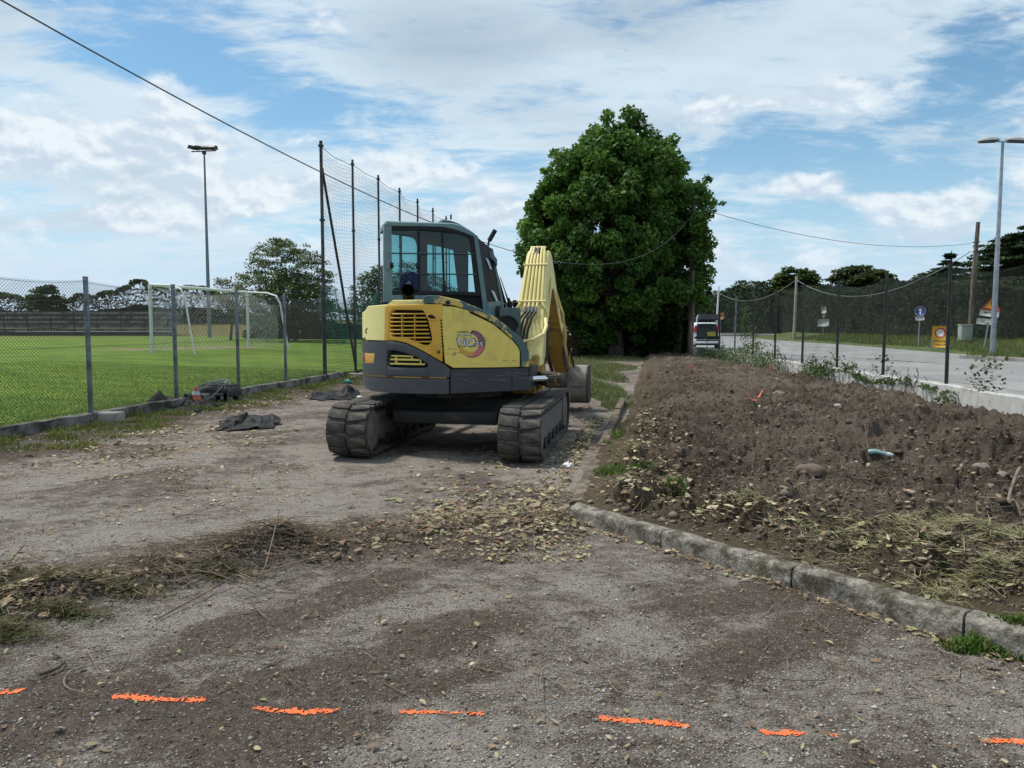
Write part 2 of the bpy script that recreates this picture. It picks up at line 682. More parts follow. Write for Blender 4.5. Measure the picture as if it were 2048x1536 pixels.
def soil_h(x, y):
    d1, d2 = kerb_in(x, y)
    edge = sstep(np.minimum(d1, d2) + 0.12 * fbm(x, y, 0.3, 3, 40), 0.10, 0.50)
    big = 0.05 * fbm(x, y, 1.3, 3, 41)
    cl = np.abs(fbm(x, y, 0.32, 4, 44))
    clod = 0.17 * (0.5 - cl) + 0.11 * (0.4 - np.abs(fbm(x, y, 0.13, 3, 47))) + 0.034 * fbm(x, y, 0.05, 2, 48)
    z = 0.15 + edge * (0.02 + big + clod) + (1 - edge) * (0.006 * fbm(x, y, 0.12, 3, 48) - 0.035)
    z = z - 0.11 * (1 - sstep(right_x(y) - .1 - x, 0.0, 1.5))
    z = z - 0.05 * sstep(y, 8.0, 13.0)
    z = z - 0.13 * (1 - sstep(d2 + .3 * fbm(x, y, .8, 2, 39), 0.0, 1.0)) * sstep(y, 10.5, 13.0)
    for lx, ly, r, h in SOIL_LUMPS:
        z = z + 1.5 * edge * h * np.exp(-((x - lx) ** 2 + (y - ly) ** 2) / (r * r)) * (0.8 + 0.5 * fbm(x, y, 0.2, 2, 50))
    return z


def ground_h(x, y):
    x, y = np.asarray(x, float), np.asarray(y, float)
    d1, d2 = kerb_in(x, y)
    ins = (np.minimum(d1, d2) > 0.06)
    return np.where(ins, soil_h(x, y), lot_h(x, y))


def polar_grid(b0, b1, nb, r0, r1, nr):
    B = np.radians(np.linspace(b0, b1, nb))
    Rr = np.exp(np.linspace(math.log(r0), math.log(r1), nr))
    rr, bb = np.meshgrid(Rr, B, indexing='ij')
    return rr * np.sin(bb), rr * np.cos(bb)


def grid_faces(nr, nb, keep=None):
    i = np.arange(nr - 1)[:, None] * nb + np.arange(nb - 1)[None, :]
    f = np.stack([i, i + 1, i + nb + 1, i + nb], -1).reshape(-1, 4)[:, ::-1]
    if keep is not None:
        k = keep.reshape(nr, nb)
        kk = (k[:-1, :-1] & k[1:, :-1] & k[:-1, 1:] & k[1:, 1:]).reshape(-1)
        f = f[kk]
    return f


def compact(V, f, extra=None):
    used = np.unique(f)
    remap = np.full(len(V), -1)
    remap[used] = np.arange(len(used))
    return V[used], remap[f], None if extra is None else extra[used]


# ------------------------------------------------------------------ ground materials
def lot_material():
    m = bpy.data.materials.new('gritty_lot')
    m.use_nodes = True
    t = m.node_tree
    t.nodes.clear()
    N = NT(t)
    L = t.links.new
    out = N.n('ShaderNodeOutputMaterial')
    b = N.n('ShaderNodeBsdfPrincipled')
    b.inputs['Roughness'].default_value = 0.95
    b.inputs['Specular IOR Level'].default_value = 0.2
    L(b.outputs[0], out.inputs[0])
    co = N.n('ShaderNodeTexCoord').outputs['Object']
    a = N.n('ShaderNodeAttribute', attribute_name='col')
    sp = N.n('ShaderNodeSeparateColor', inp={0: a.outputs['Color']})
    dark, pale, earth = sp.outputs[0], sp.outputs[1], sp.outputs[2]
    n1 = N.noise(co, 1.5, 9, 0.68, 0.5)
    nm = N.noise(N.scalev(co, (1, 1.5, 1), R(-35)), 6.5, 8, 0.68, 0.6)
    n2 = N.noise(co, 26, 6, 0.7)
    n3 = N.noise(co, 120, 4, 0.7)
    soil_c = N.mix(N.mapr(n2, 0.35, 0.65), (0.094, 0.069, 0.051), (0.165, 0.128, 0.099))
    # how much pale grit shows through the dirt
    cov = N.math('ADD', N.math('MULTIPLY', N.mapr(n1, 0.33, 0.67), 0.42), N.math('MULTIPLY', N.mapr(nm, 0.36, 0.66), 0.58))
    cov = N.math('ADD', cov, N.math('MULTIPLY', pale, 0.55))
    cov = N.math('SUBTRACT', cov, N.math('MULTIPLY', dark, 0.85))
    cov = N.math('SUBTRACT', cov, N.math('MULTIPLY', earth, 0.55))
    dust = N.mix(N.mapr(cov, 0.08, 1.0, 0.0, 0.88), soil_c, (0.365, 0.312, 0.262))
    c = N.mix(N.math('MULTIPLY', earth, 0.6), dust, (0.105, 0.074, 0.052))
    vo = N.n('ShaderNodeTexVoronoi', inp={'Scale': 75.0, 'Randomness': 1.0})
    L(co, vo.inputs['Vector'])
    v2 = N.n('ShaderNodeTexVoronoi', inp={'Scale': 165.0, 'Randomness': 1.0})
    L(co, v2.inputs['Vector'])
    for vv, sz in ((v2, .6), (vo, .48)):
        vs = N.n('ShaderNodeSeparateColor', inp={0: vv.outputs['Color']})
        inside = N.mapr(vv.outputs['Distance'], sz - .15, sz + .1, 1.0, 0.0)
        g_ = N.math('LESS_THAN', vs.outputs[0], N.mapr(cov, 0.0, 1.3, 0.05, 0.55, False))
        gc = N.mix(vs.outputs[1], (0.22, 0.20, 0.175), (0.46, 0.44, 0.41))
        c = N.mix(N.math('MULTIPLY', N.math('MULTIPLY', g_, inside), 0.85), c, gc)
        d_ = N.math('GREATER_THAN', vs.outputs[2], 0.80)
        c = N.mix(N.math('MULTIPLY', N.math('MULTIPLY', d_, inside), 0.7), c, (0.045, 0.036, 0.030))
    k = N.mapr(n3, 0.3, 0.7, 0.6, 1.4, False)
    kk = N.n('ShaderNodeCombineXYZ', inp={0: k, 1: k, 2: k})
    c = N.mix(1.0, c, kk.outputs[0], 'MULTIPLY')
    L(c, b.inputs['Base Color'])
    bp = N.n('ShaderNodeBump')
    bp.inputs['Distance'].default_value = 0.022
    hgt = N.math('ADD', N.math('MULTIPLY', n3, 0.9), N.math('MULTIPLY', n2, 0.8))
    hgt = N.math('ADD', hgt, N.math('MULTIPLY', vo.outputs['Distance'], -0.35))
    L(hgt, bp.inputs['Height'])
    L(bp.outputs[0], b.inputs['Normal'])
    return m


def soil_material():
    m = bpy.data.materials.new('dug_soil')
    m.use_nodes = True
    t = m.node_tree
    t.nodes.clear()
    N = NT(t)
    L = t.links.new
    out = N.n('ShaderNodeOutputMaterial')
    b = N.n('ShaderNodeBsdfPrincipled')
    b.inputs['Roughness'].default_value = 1.0
    b.inputs['Specular IOR Level'].default_value = 0.1
    L(b.outputs[0], out.inputs[0])
    co = N.n('ShaderNodeTexCoord').outputs['Object']
    n1 = N.noise(co, 0.9, 7, 0.65, 0.4)
    n2 = N.noise(co, 14, 7, 0.7)
    n3 = N.noise(co, 70, 5, 0.7)
    a = N.n('ShaderNodeAttribute', attribute_name='col')
    sp = N.n('ShaderNodeSeparateColor', inp={0: a.outputs['Color']})
    c = N.mix(N.mapr(n1, 0.40, 0.60), (0.088, 0.067, 0.051), (0.200, 0.160, 0.125))
    c = N.mix(N.mapr(n2, 0.45, 0.72), c, (0.235, 0.195, 0.155))
    c = N.mix(N.math('MULTIPLY', sp.outputs[0], N.mapr(n2, 0.3, 0.55)), c, (0.17, 0.135, 0.085))
    k = N.mapr(n3, 0.3, 0.7, 0.6, 1.4, False)
    kk = N.n('ShaderNodeCombineXYZ', inp={0: k, 1: k, 2: k})
    c = N.mix(1.0, c, kk.outputs[0], 'MULTIPLY')
    L(c, b.inputs['Base Color'])
    bp = N.n('ShaderNodeBump')
    bp.inputs['Distance'].default_value = 0.085
    L(N.math('ADD', N.math('MULTIPLY', n3, 0.6), n2), bp.inputs['Height'])
    L(bp.outputs[0], b.inputs['Normal'])
    return m


def build_ground():
    # far ground to the horizon
    mb = MB()
    mb.add([(-3000, -200, -0.35), (3000, -200, -0.35), (3000, 4000, -0.35), (-3000, 4000, -0.35)], [(0, 1, 2, 3)])
    g = mb.build('ground', mat('far_ground', (0.075, 0.085, 0.035), 1.0, vscale=0.05, col2=(0.11, 0.10, 0.05)), smooth=0)
    g['kind'] = 'structure'
    # the lot
    nb, nr = 560, 560
    X, Y = polar_grid(-47, 47, nb, 1.6, 36, nr)
    X, Y = X.ravel(), Y.ravel()
    d1, d2 = kerb_in(X, Y)
    keep = (X > left_x(Y) - 0.05) & ~((d1 > 0.25) & (d2 > 0.25))
    Z = lot_h(X, Y)
    wr, dark, pale, e = lot_masks(X, Y)
    V = np.stack([X, Y, Z], 1)
    f = grid_faces(nr, nb, keep)
    V, f, C = compact(V, f, np.stack([dark, pale, e], 1))
    lot = raw('lot_ground', V, f, lot_material(), cols=C, smooth=True)
    lot['kind'] = 'structure'
    # a plain skirt so that the lot goes on beside and behind the camera
    mb = MB()
    mb.add([(-60, -30, -0.06), (60, -30, -0.06), (60, 60, -0.06), (-60, 60, -0.06)], [(0, 1, 2, 3)])
    s = mb.build('yard_ground', mat('yard_ground', (0.15, 0.135, 0.12), 1.0, vscale=0.6, col2=(0.09, 0.07, 0.055), bump=0.01), smooth=0)
    s['kind'] = 'structure'
    # dug plot
    nb, nr = 560, 760
    X, Y = polar_grid(1.5, 47, nb, 2.6, 40, nr)
    X, Y = X.ravel(), Y.ravel()
    d1, d2 = kerb_in(X, Y)
    keep = (d1 > 0.05) & (d2 > 0.05) & (X < right_x(Y) + 0.02) & (Y < 38)
    Z = soil_h(X, Y)
    dry = (1 - sstep(np.minimum(d1, d2) + 0.35 * fbm(X, Y, 0.7, 3, 61), 0.2, 1.1))
    V = np.stack([X, Y, Z], 1)
    f = grid_faces(nr, nb, keep)
    V, f, C = compact(V, f, np.stack([dry, dry * 0, dry * 0], 1))
    so = raw('dug_soil', V, f, soil_material(), cols=C, smooth=True)
    so['kind'] = 'structure'


FIELD_SLOPE = 0.036


def field_h(x, y):
    d = (left_x(y) - x)
    z = 0.15 + np.clip(d * FIELD_SLOPE, 0, 0.36)
    bank = sstep(np.asarray(y, float), 74, 88) * 1.6
    return z + bank + 0.015 * fbm(x, y, 2.2, 3, 71)


def build_field():
    nb, nr = 170, 260
    X, Y = polar_grid(-60, 2, nb, 8, 130, nr)
    X, Y = X.ravel(), Y.ravel()
    keep = X < left_x(Y) + 0.02
    V = np.stack([X, Y, field_h(X, Y)], 1)
    d, _ = seg_dist(X, Y, [(-15.5, 31.5), (-12.8, 35.5)])
    bare = 1 - sstep(d + 0.8 * fbm(X, Y, 1.2, 3, 75), 0.5, 1.7)
    rough_ = sstep(Y + 4 * fbm(X, Y, 6, 3, 76), 60, 74)
    far = sstep(Y, 24, 60)
    f = grid_faces(nr, nb, keep)
    V, f, C = compact(V, f, np.stack([bare, rough_, far], 1))
    m = bpy.data.materials.new('playing_field')
    m.use_nodes = True
    t = m.node_tree
    t.nodes.clear()
    N = NT(t)
    L = t.links.new
    out = N.n('ShaderNodeOutputMaterial')
    b = N.n('ShaderNodeBsdfPrincipled')
    b.inputs['Roughness'].default_value = 0.95
    b.inputs['Specular IOR Level'].default_value = 0.15
    L(b.outputs[0], out.inputs[0])
    co = N.n('ShaderNodeTexCoord').outputs['Object']
    a = N.n('ShaderNodeAttribute', attribute_name='col')
    sp = N.n('ShaderNodeSeparateColor', inp={0: a.outputs['Color']})
    n1 = N.noise(N.scalev(co, (0.5, 1.6, 1), R(-10)), 0.9, 7, 0.6, 0.3)
    n2 = N.noise(co, 9, 5, 0.7)
    c = N.mix(N.mapr(n1, 0.35, 0.65), (0.052, 0.115, 0.012), (0.150, 0.232, 0.026))
    c = N.mix(N.mapr(n2, 0.4, 0.75), c, (0.20, 0.27, 0.045))
    c = N.mix(N.math('MULTIPLY', sp.outputs[1], N.mapr(n2, 0.2, 0.6)), c, (0.15, 0.12, 0.055))
    c = N.mix(N.math('MULTIPLY', sp.outputs[0], N.mapr(n2, 0.25, 0.5)), c, (0.26, 0.20, 0.13))
    L(c, b.inputs['Base Color'])
    bp = N.n('ShaderNodeBump')
    bp.inputs['Distance'].default_value = 0.03
    L(n2, bp.inputs['Height'])
    L(bp.outputs[0], b.inputs['Normal'])
    o = raw('playing_field', V, f, m, cols=C, smooth=True)
    o['kind'] = 'structure'


# ------------------------------------------------------------------ road, verge, kerbs
VERGE = [at(2700, 760), at(2048, 724), at(1925, 717), at(1938, 709), at(1830, 701), at(1700, 690), at(1560, 681), at(1500, 676)]


def build_road():
    mb = MB()
    far = at(1440, 672)
    pts = [(7.2, 2, 0.0), (60, 2, 0.0), (60, 130, 0.0), (9.0, 130, 0.0)]
    mb.add(pts, [(0, 1, 2, 3)])
    r = mb.build('road', mat('road_asphalt', (0.29, 0.285, 0.28), 0.9, vscale=0.25, col2=(0.36, 0.35, 0.34), var=0.10, bump=0.004, bscale=60, fine=0.12), smooth=0)
    r['kind'] = 'structure'
    # cracks and repairs in the asphalt
    dk = mat('road_seam', (0.07, 0.07, 0.072), 0.95)
    q = random.Random(5)
    for (p0, p1) in (((1480, 704), (1660, 716)), ((1700, 716), (1900, 728)), ((1560, 690), (1700, 698))):
        a, b_ = at(*p0), at(*p1)
        mb = MB()
        vs, fs = [], []
        nrm = (b_ - a).normalized()
        sd = Vector((-nrm.y, nrm.x, 0))
        for i in range(25):
            p = a.lerp(b_, i / 24) + sd * (q.uniform(-.18, .18))
            w = q.uniform(0.06, 0.16)
            vs += [(p - sd * w)[:], (p + sd * w)[:]]
        vs = [(x, y, 0.004) for x, y, z in vs]
        for i in range(24):
            fs.append((2 * i, 2 * i + 2, 2 * i + 3, 2 * i + 1))
        mb.add(vs, fs)
        s = mb.build('road_seam', dk, smooth=0)
        s['kind'] = 'structure'
    # grass verge climbing to the hedge
    N_ = 60
    edge = []
    P = VERGE
    ln = [0]
    for i in range(1, len(P)):
        ln.append(ln[-1] + (P[i] - P[i - 1]).length)
    for k in range(N_ + 1):
        s_ = ln[-1] * k / N_
        j = max(i for i in range(len(P) - 1) if ln[i] <= s_ + 1e-6)
        tt = (s_ - ln[j]) / (ln[j + 1] - ln[j])
        edge.append(P[j].lerp(P[j + 1], tt))
    rows = [0, 0.02, 0.2, 0.45, 0.7, 1.0, 1.6, 3.0]
    V = []
    for p in edge:
        tgt = Vector((verge_back(p.y), p.y + 1.5, 0))
        for r_ in rows:
            w = p.lerp(tgt, r_)
            z = 0.0 if r_ == 0 else 0.12 + 0.62 * min(r_, 1.0) ** 1.2 + 0.03 * float(fbm(w.x, w.y, 1.5, 2, 81))
            V.append((w.x, w.y, z))
    nr = len(rows)
    i = np.arange(N_)[:, None] * nr + np.arange(nr - 1)[None, :]
    f = np.stack([i, i + 1, i + nr + 1, i + nr], -1).reshape(-1, 4)
    g = raw('grass_verge', np.array(V), f, mat('verge_grass', (0.070, 0.105, 0.024), 1.0, vscale=1.2, col2=(0.125, 0.145, 0.045), lo=.4, hi=.7, var=0.25, bump=0.05, bscale=6), smooth=True)
    g['kind'] = 'structure'
    # kerb along the near end of the verge
    km = mat('far_kerb', (0.36, 0.35, 0.33), 0.9, vscale=2, col2=(0.24, 0.23, 0.21), bump=0.004)
    root = empty('road_kerb', tuple(VERGE[1]))
    tag(root, kind='structure')
    a, b_ = VERGE[2], VERGE[0]
    n = 14
    for k in range(n):
        p, q_ = a.lerp(b_, k / n), a.lerp(b_, (k + 0.985) / n)
        d = (q_ - p).normalized()
        s_ = Vector((-d.y, d.x, 0))
        mb = MB()
        fr = lambda u, v, w, p=p, d=d, s_=s_: p + s_ * u + Vector((0, 0, v)) + d * w
        mb.prism([(-.16, -.05), (.02, -.05), (.02, .15), (-.01, .17), (-.13, .17), (-.16, .14)], fr, 0, (q_ - p).length)
        o = mb.build('kerb_stone', km)
        o.parent = root
        o.matrix_parent_inverse = Matrix.Translation(-VERGE[1])


def verge_back(y):
    return 24.0 + 0.10 * (y - 30) + 3.4


# ------------------------------------------------------------------ kerb of the plot, low walls
def build_kerbs():
    km = mat('worn_kerb_concrete', (0.27, 0.245, 0.21), 0.95, vscale=9, col2=(0.085, 0.072, 0.050), lo=.38, hi=.62, var=0.3, bump=0.014, bscale=38, fine=0.45)
    root = empty('plot_kerb', tuple(K_C))
    tag(root, kind='structure')
    q = random.Random(3)

    def run(a, b_, side, stones, name):
        d = (b_ - a).normalized()
        L_ = (b_ - a).length
        pos = 0.0
        k = 0
        while pos < L_ - 0.05 and k < stones:
            ln = min(q.uniform(0.92, 1.04), L_ - pos)
            mb = MB()
            jz, jx = q.uniform(-.010, .010), q.uniform(-.008, .008)
            w = 0.115
            n = 10
            prof = [(0, -0.10), (0.0, 0.095), (0.006, 0.112), (0.018, 0.122), (w - .02, 0.122), (w, 0.11), (w, -0.10)]
            m = len(prof)
            V, Fc = [], []
            for i in range(n + 1):
                t_ = pos + 0.004 + (ln - 0.012) * i / n
                for j, (u, z) in enumerate(prof):
                    p = a + d * t_ + side * (u + jx)
                    ch = 0.007 * float(fbm(t_ * 3 + j * 5.0, u * 20 + z * 13, 0.35, 3, 91 + k))
                    ed = 1.6 if j in (2, 3) else 0.6
                    V.append((p.x + side.x * ch * ed, p.y + side.y * ch * ed, z + jz + ch * ed - (0.02 * max(0, float(fbm(t_, 0.0, 0.2, 2, 97))) if j in (1, 2, 3) else 0)))
            for i in range(n):
                for j in range(m - 1):
                    Fc.append((i * m + j, i * m + j + 1, (i + 1) * m + j + 1, (i + 1) * m + j))
            Fc.append(tuple(range(m))[::-1])
            Fc.append(tuple(range(n * m, n * m + m)))
            mb.add(V, Fc)
            o = mb.build('kerb_stone', km if name == 'a' else mat('soil_stained_kerb', (0.19, 0.155, 0.118), 0.97, vscale=7, col2=(0.10, 0.075, 0.052), lo=.36, hi=.58, var=0.25, bump=0.008, bscale=45, fine=.25), smooth=40)
            o.parent = root
            o.matrix_parent_inverse = Matrix.Translation(-K_C)
            pos += ln
            k += 1
    run(K_C + _k1 * 0.02, K_R2, _n1, 8, 'a')
    run(K_C + _k2 * 0.13, K_F2, _n2, 24, 'b')


def wall_strip(name, fx, y0, y1, th, z0, ztop, m, label, side, seed, joints=3.0):
    """long low concrete wall following x = fx(y); split at its joints"""
    root = empty(name, (float(fx(y0)), y0, 0))
    tag(root, label, 'wall')
    y = y0
    q = random.Random(seed)
    while y < y1 - 0.1:
        e = min(y + joints, y1)
        n = 14
        prof = [(0, z0), (0, ztop - .015), (.015, ztop), (th - .015, ztop), (th, ztop - .015), (th, z0)]
        mm = len(prof)
        V, Fc = [], []
        dz = q.uniform(-.012, .012)
        for i in range(n + 1):
            yy = y + 0.004 + (e - y - 0.010) * i / n
            xx = float(fx(yy))
            for j, (u, z) in enumerate(prof):
                ch = 0.010 * float(fbm(yy * 2 + j * 9, z * 6, 0.5, 3, seed + j))
                V.append((xx + side * u + ch * .6, yy, z + (ch + dz if z > z0 else 0)))
        for i in range(n):
            for j in range(mm - 1):
                Fc.append((i * mm + j, i * mm + j + 1, (i + 1) * mm + j + 1, (i + 1) * mm + j))
        Fc.append(tuple(range(mm))[::-1])
        Fc.append(tuple(range(n * mm, n * mm + mm)))
        mb = MB()
        mb.add(V, Fc)
        o = mb.build('wall_section', m, smooth=40)
        o.parent = root
        o.matrix_parent_inverse = Matrix.Translation(-root.location)
        y = e
    return root


build_ground()
build_field()
build_road()
build_kerbs()
wall_strip('low_concrete_wall', lambda y: -8.01 + .15 * y + .08, 6.0, 21.6, .16, -.1, .19, mat('mossy_concrete', (0.20, 0.19, 0.175), 0.95, vscale=2.2, col2=(0.045, 0.042, 0.036), lo=.42, hi=.60, var=.3, bump=.008, bscale=30), 'low dark mossy concrete wall under the green mesh fence of the playing field', -1, 5)
wall_strip('white_concrete_wall', lambda y: 7.3 + .05 * y - .10, 7.0, 39.5, .20, -.1, .41, mat('pale_concrete', (0.50, 0.49, 0.46), 0.92, vscale=1.6, col2=(0.30, 0.28, 0.25), lo=.5, hi=.68, var=.15, bump=.006, bscale=25), 'pale low concrete wall along the right edge of the dug plot', 1, 15)
# =================================================================== fences, net, goal, masts
post_grey = mat('galvanised_post', (0.20, 0.225, 0.25), 0.55, 0.35, vscale=6, col2=(0.12, 0.13, 0.14), var=.15)
post_dark = mat('dark_green_post', (0.018, 0.024, 0.022), 0.6, vscale=8, col2=(0.04, 0.045, 0.04), var=.2)
wire_green = mat('green_coated_wire', (0.020, 0.034, 0.026), 0.6)
wire_grey = mat('grey_wire', (0.10, 0.115, 0.105), 0.6)


def chain_panel(mb, A, B, z0, z1, pitch=0.062, r=0.0026, sag=0.06, lean=None):
    """diamond mesh between two posts; A and B are (x, y)"""
    A, B = np.array(A, float), np.array(B, float)
    L_ = np.linalg.norm(B - A)
    nc = max(2, int(round(L_ / pitch)))
    px = L_ / nc
    hz = px * 0.86
    nz = int((z1 - z0) / (hz / 2))
    I, K = np.meshgrid(np.arange(nc), np.arange(nz), indexing='ij')

    def pos(u, k):
        t = u / nc
        s = 4 * t * (1 - t)
        z = z0 + (z1 - z0) * k / nz
        zz = z - sag * s * (k / nz) ** 3
        w = 0.012 * np.sin(u * 0.31 + k * 0.11) * s
        P = np.zeros(u.shape + (3,))
        nrm = np.array([-(B - A)[1], (B - A)[0]]) / L_
        P[..., 0] = A[0] + (B - A)[0] * t + nrm[0] * w
        P[..., 1] = A[1] + (B - A)[1] * t + nrm[1] * w
        P[..., 2] = zz
        return P
    u0 = I + np.where((K + 0) % 2 == 0, 0.0, 0.5)
    for s in (1, -1):
        u1 = np.where(K % 2 == 0, I + 0.5 * s, I + 0.5 + 0.5 * s)
        ok = (u1 >= -0.01) & (u1 <= nc + 0.01) & (u0 <= nc + .01)
        P, Q = pos(u0.astype(float), K.astype(float)), pos(u1.astype(float), K.astype(float) + 1)
        mb.segs(P[ok], Q[ok], r)
    # straining wires
    for zf in (0.02, 0.5, 0.985):
        t = np.linspace(0, nc, 9)
        k = np.full(9, zf * nz)
        W = pos(t, k)
        mb.segs(W[:-1], W[1:], r * 1.25)


def fence_left():
    root = empty('chain_link_fence', (-6.28, 11.5, 0.19))
    tag(root, 'green chain link fence with grey square posts along the playing field', 'fence')
    inv = Matrix.Translation(-root.location)
    ys = [7.1, 9.3, 11.5, 13.7, 15.9, 18.1, 20.45]
    for y in ys[:-1]:
        x = float(left_x(y))
        mb = MB()
        t = math.atan(0.15)
        M = Matrix.Translation((x, y, 0)) @ Matrix.Rotation(-t, 4, 'Z')
        mb.box((-.028, -.028, .15), (.028, .028, 2.20), M, bev=.008)
        mb.box((-.03, -.03, 2.20), (.03, .03, 2.212), M)
        o = mb.build('fence_post', post_grey, root)
        o.matrix_parent_inverse = inv
    for a, b_ in zip(ys[:-1], ys[1:]):
        mb = MB()
        xo = -0.035
        chain_panel(mb, (float(left_x(a)) + xo, a), (float(left_x(b_)) + xo, b_), .20, 2.17)
        o = mb.build('chain_link', wire_green, root, smooth=0)
        o.matrix_parent_inverse = inv
        o['kind'] = 'stuff'
    return root


def fence_right():
    root = empty('chain_link_fence', (8.0, 14.26, 0.41))
    tag(root, 'tall chain link fence with thin dark posts on the pale wall beside the road', 'fence')
    inv = Matrix.Translation(-root.location)
    ys = [8.66, 11.46, 14.26, 17.0, 19.75, 22.5, 25.25, 28.0, 30.8, 33.6]
    q = random.Random(2)
    tops = []
    for i, y in enumerate(ys):
        x = float(right_x(y))
        zt = 2.62 + q.uniform(-.05, .05)
        if i in (7,):
            zt = 2.1
        lx, ly = q.uniform(-.03, .03), q.uniform(-.03, .03)
        mb = MB()
        mb.tube([(x, y, .35), (x + lx * .5, y + ly * .5, 1.5), (x + lx, y + ly, zt)], .034, 8)
        o = mb.build('fence_post', post_dark if i not in (8,) else post_grey, root)
        o.matrix_parent_inverse = inv
        tops.append((x + lx, y + ly))
    for a, b_ in zip(ys[:-1], ys[1:]):
        mb = MB()
        chain_panel(mb, (float(right_x(a)), a), (float(right_x(b_)), b_), .43, 2.55, pitch=.062 if a < 20 else .09, r=.0019, sag=.16)
        o = mb.build('chain_link', wire_grey if a < 0 else wire_green, root, smooth=0)
        o.matrix_parent_inverse = inv
        o['kind'] = 'stuff'
    return root


POLE_Y = [20.45, 22.75, 25.05, 27.35, 29.65, 31.95, 34.25]


def ball_net():
    x0 = float(left_x(20.45))
    root = empty('ball_stop_net', (x0, 20.45, 0.19))
    tag(root, 'tall ball stop net hung between dark steel poles behind the excavator', 'net')
    inv = Matrix.Translation(-root.location)
    pm = mat('dark_steel_pole', (0.030, 0.033, 0.042), 0.6, vscale=5, col2=(0.07, 0.065, 0.06), var=.2)
    P = [(float(left_x(y)), y) for y in POLE_Y]
    for i, (x, y) in enumerate(P):
        mb = MB()
        r = .052 if i == 0 else .04
        mb.tube([(x, y, -.05), (x, y, 2.3), (x, y, 2.301), (x, y, 6.25)], [r, r, r * .85, r * .8], 10)
        for z in (2.3, 4.2, 6.1):
            mb.tube([(x, y, z), (x, y, z + .05)], r * 1.35, 10)
        o = mb.build('net_pole', pm, root)
        o.matrix_parent_inverse = inv
    mb = MB()
    mb.tube([(P[0][0] + .02, P[0][1], 5.55), (P[1][0] + .06, P[1][1] - .12, .10)], .036, 8)
    o = mb.build('brace', pm, root)
    o.matrix_parent_inverse = inv
    mb = MB()
    mb.box((P[1][0] - .25, P[1][1] - .35, -.05), (P[1][0] + .25, P[1][1] + .1, .10), bev=.02)
    o = mb.build('footing', mat('pale_concrete', (0.5, 0.49, 0.46)), root)
    o.matrix_parent_inverse = inv
    nm = mat('net_cord', (0.055, 0.075, 0.085), 0.8)
    gm = mat('green_windbreak', (0.010, 0.16, 0.12), 0.8)
    for i in range(len(P) - 1):
        A, B = np.array(P[i]), np.array(P[i + 1])
        mb = MB()
        st = 0.095
        hz = np.arange(.3, 6.16, st)
        sub = 9
        T = np.linspace(0, 1, sub)
        W = np.zeros((len(hz), sub, 3))
        for k, z in enumerate(hz):
            s = 4 * T * (1 - T)
            W[k, :, 0] = A[0] + (B - A)[0] * T
            W[k, :, 1] = A[1] + (B - A)[1] * T
            W[k, :, 2] = z - s * (.09 * (z / 6.1) ** 1.5) - 0.02 * np.sin(T * 9 + k * .7)
            bul = .14 * s * math.sin(z * 1.1 + i)
            W[k, :, 0] += .99 * bul
        mb.segs(W[:, :-1].reshape(-1, 3), W[:, 1:].reshape(-1, 3), .0028)
        nv = int(np.linalg.norm(B - A) / st)
        TT = np.linspace(0, 1, nv + 1)
        kk = np.arange(0, len(hz), 6)
        VV = np.zeros((len(kk), nv + 1, 3))
        for a, k in enumerate(kk):
            for ax in range(3):
                VV[a, :, ax] = np.interp(TT, T, W[k, :, ax])
        mb.segs(VV[:-1].reshape(-1, 3), VV[1:].reshape(-1, 3), .0022)
        # head rope
        mb.segs(W[-1, :-1], W[-1, 1:], .009)
        o = mb.build('netting', nm, root, smooth=0)
        o.matrix_parent_inverse = inv
        o['kind'] = 'stuff'
    # chain link at the foot of the net
    for i in range(3):
        mb = MB()
        chain_panel(mb, (P[i][0] - .05, P[i][1]), (P[i + 1][0] - .05, P[i + 1][1]), .15, 2.2, pitch=.075, r=.0021)
        o = mb.build('chain_link', wire_green, root, smooth=0)
        o.matrix_parent_inverse = inv
        o['kind'] = 'stuff'
    # the old green windbreak tied along the foot of the net, built as open weave
    q = random.Random(9)
    for i in range(0, 4):
        A, B = np.array(P[i]), np.array(P[i + 1])
        mb = MB()
        n, st = 62, .05
        cols = np.linspace(0, 1, n)
        top = 2.35 + .22 * np.sin(cols * 5 + i * 2) + .12 * np.sin(cols * 13 + i)
        bot = 1.05 + .1 * np.sin(cols * 7 + i)
        W = np.zeros((26, n, 3))
        for k in range(26):
            f = k / 25
            W[k, :, 0] = A[0] + (B - A)[0] * cols - .10 + .05 * np.sin(cols * 21 + f * 6)
            W[k, :, 1] = A[1] + (B - A)[1] * cols + .03 * np.sin(cols * 17 + f * 9)
            W[k, :, 2] = bot + (top - bot) * f + .02 * np.sin(cols * 30 + k)
        mb.segs(W[:, :-1].reshape(-1, 3), W[:, 1:].reshape(-1, 3), .004)
        mb.segs(W[:-1].reshape(-1, 3), W[1:].reshape(-1, 3), .0035)
        o = mb.build('windbreak_mesh', gm, root, smooth=0)
        o.matrix_parent_inverse = inv
        o['kind'] = 'stuff'


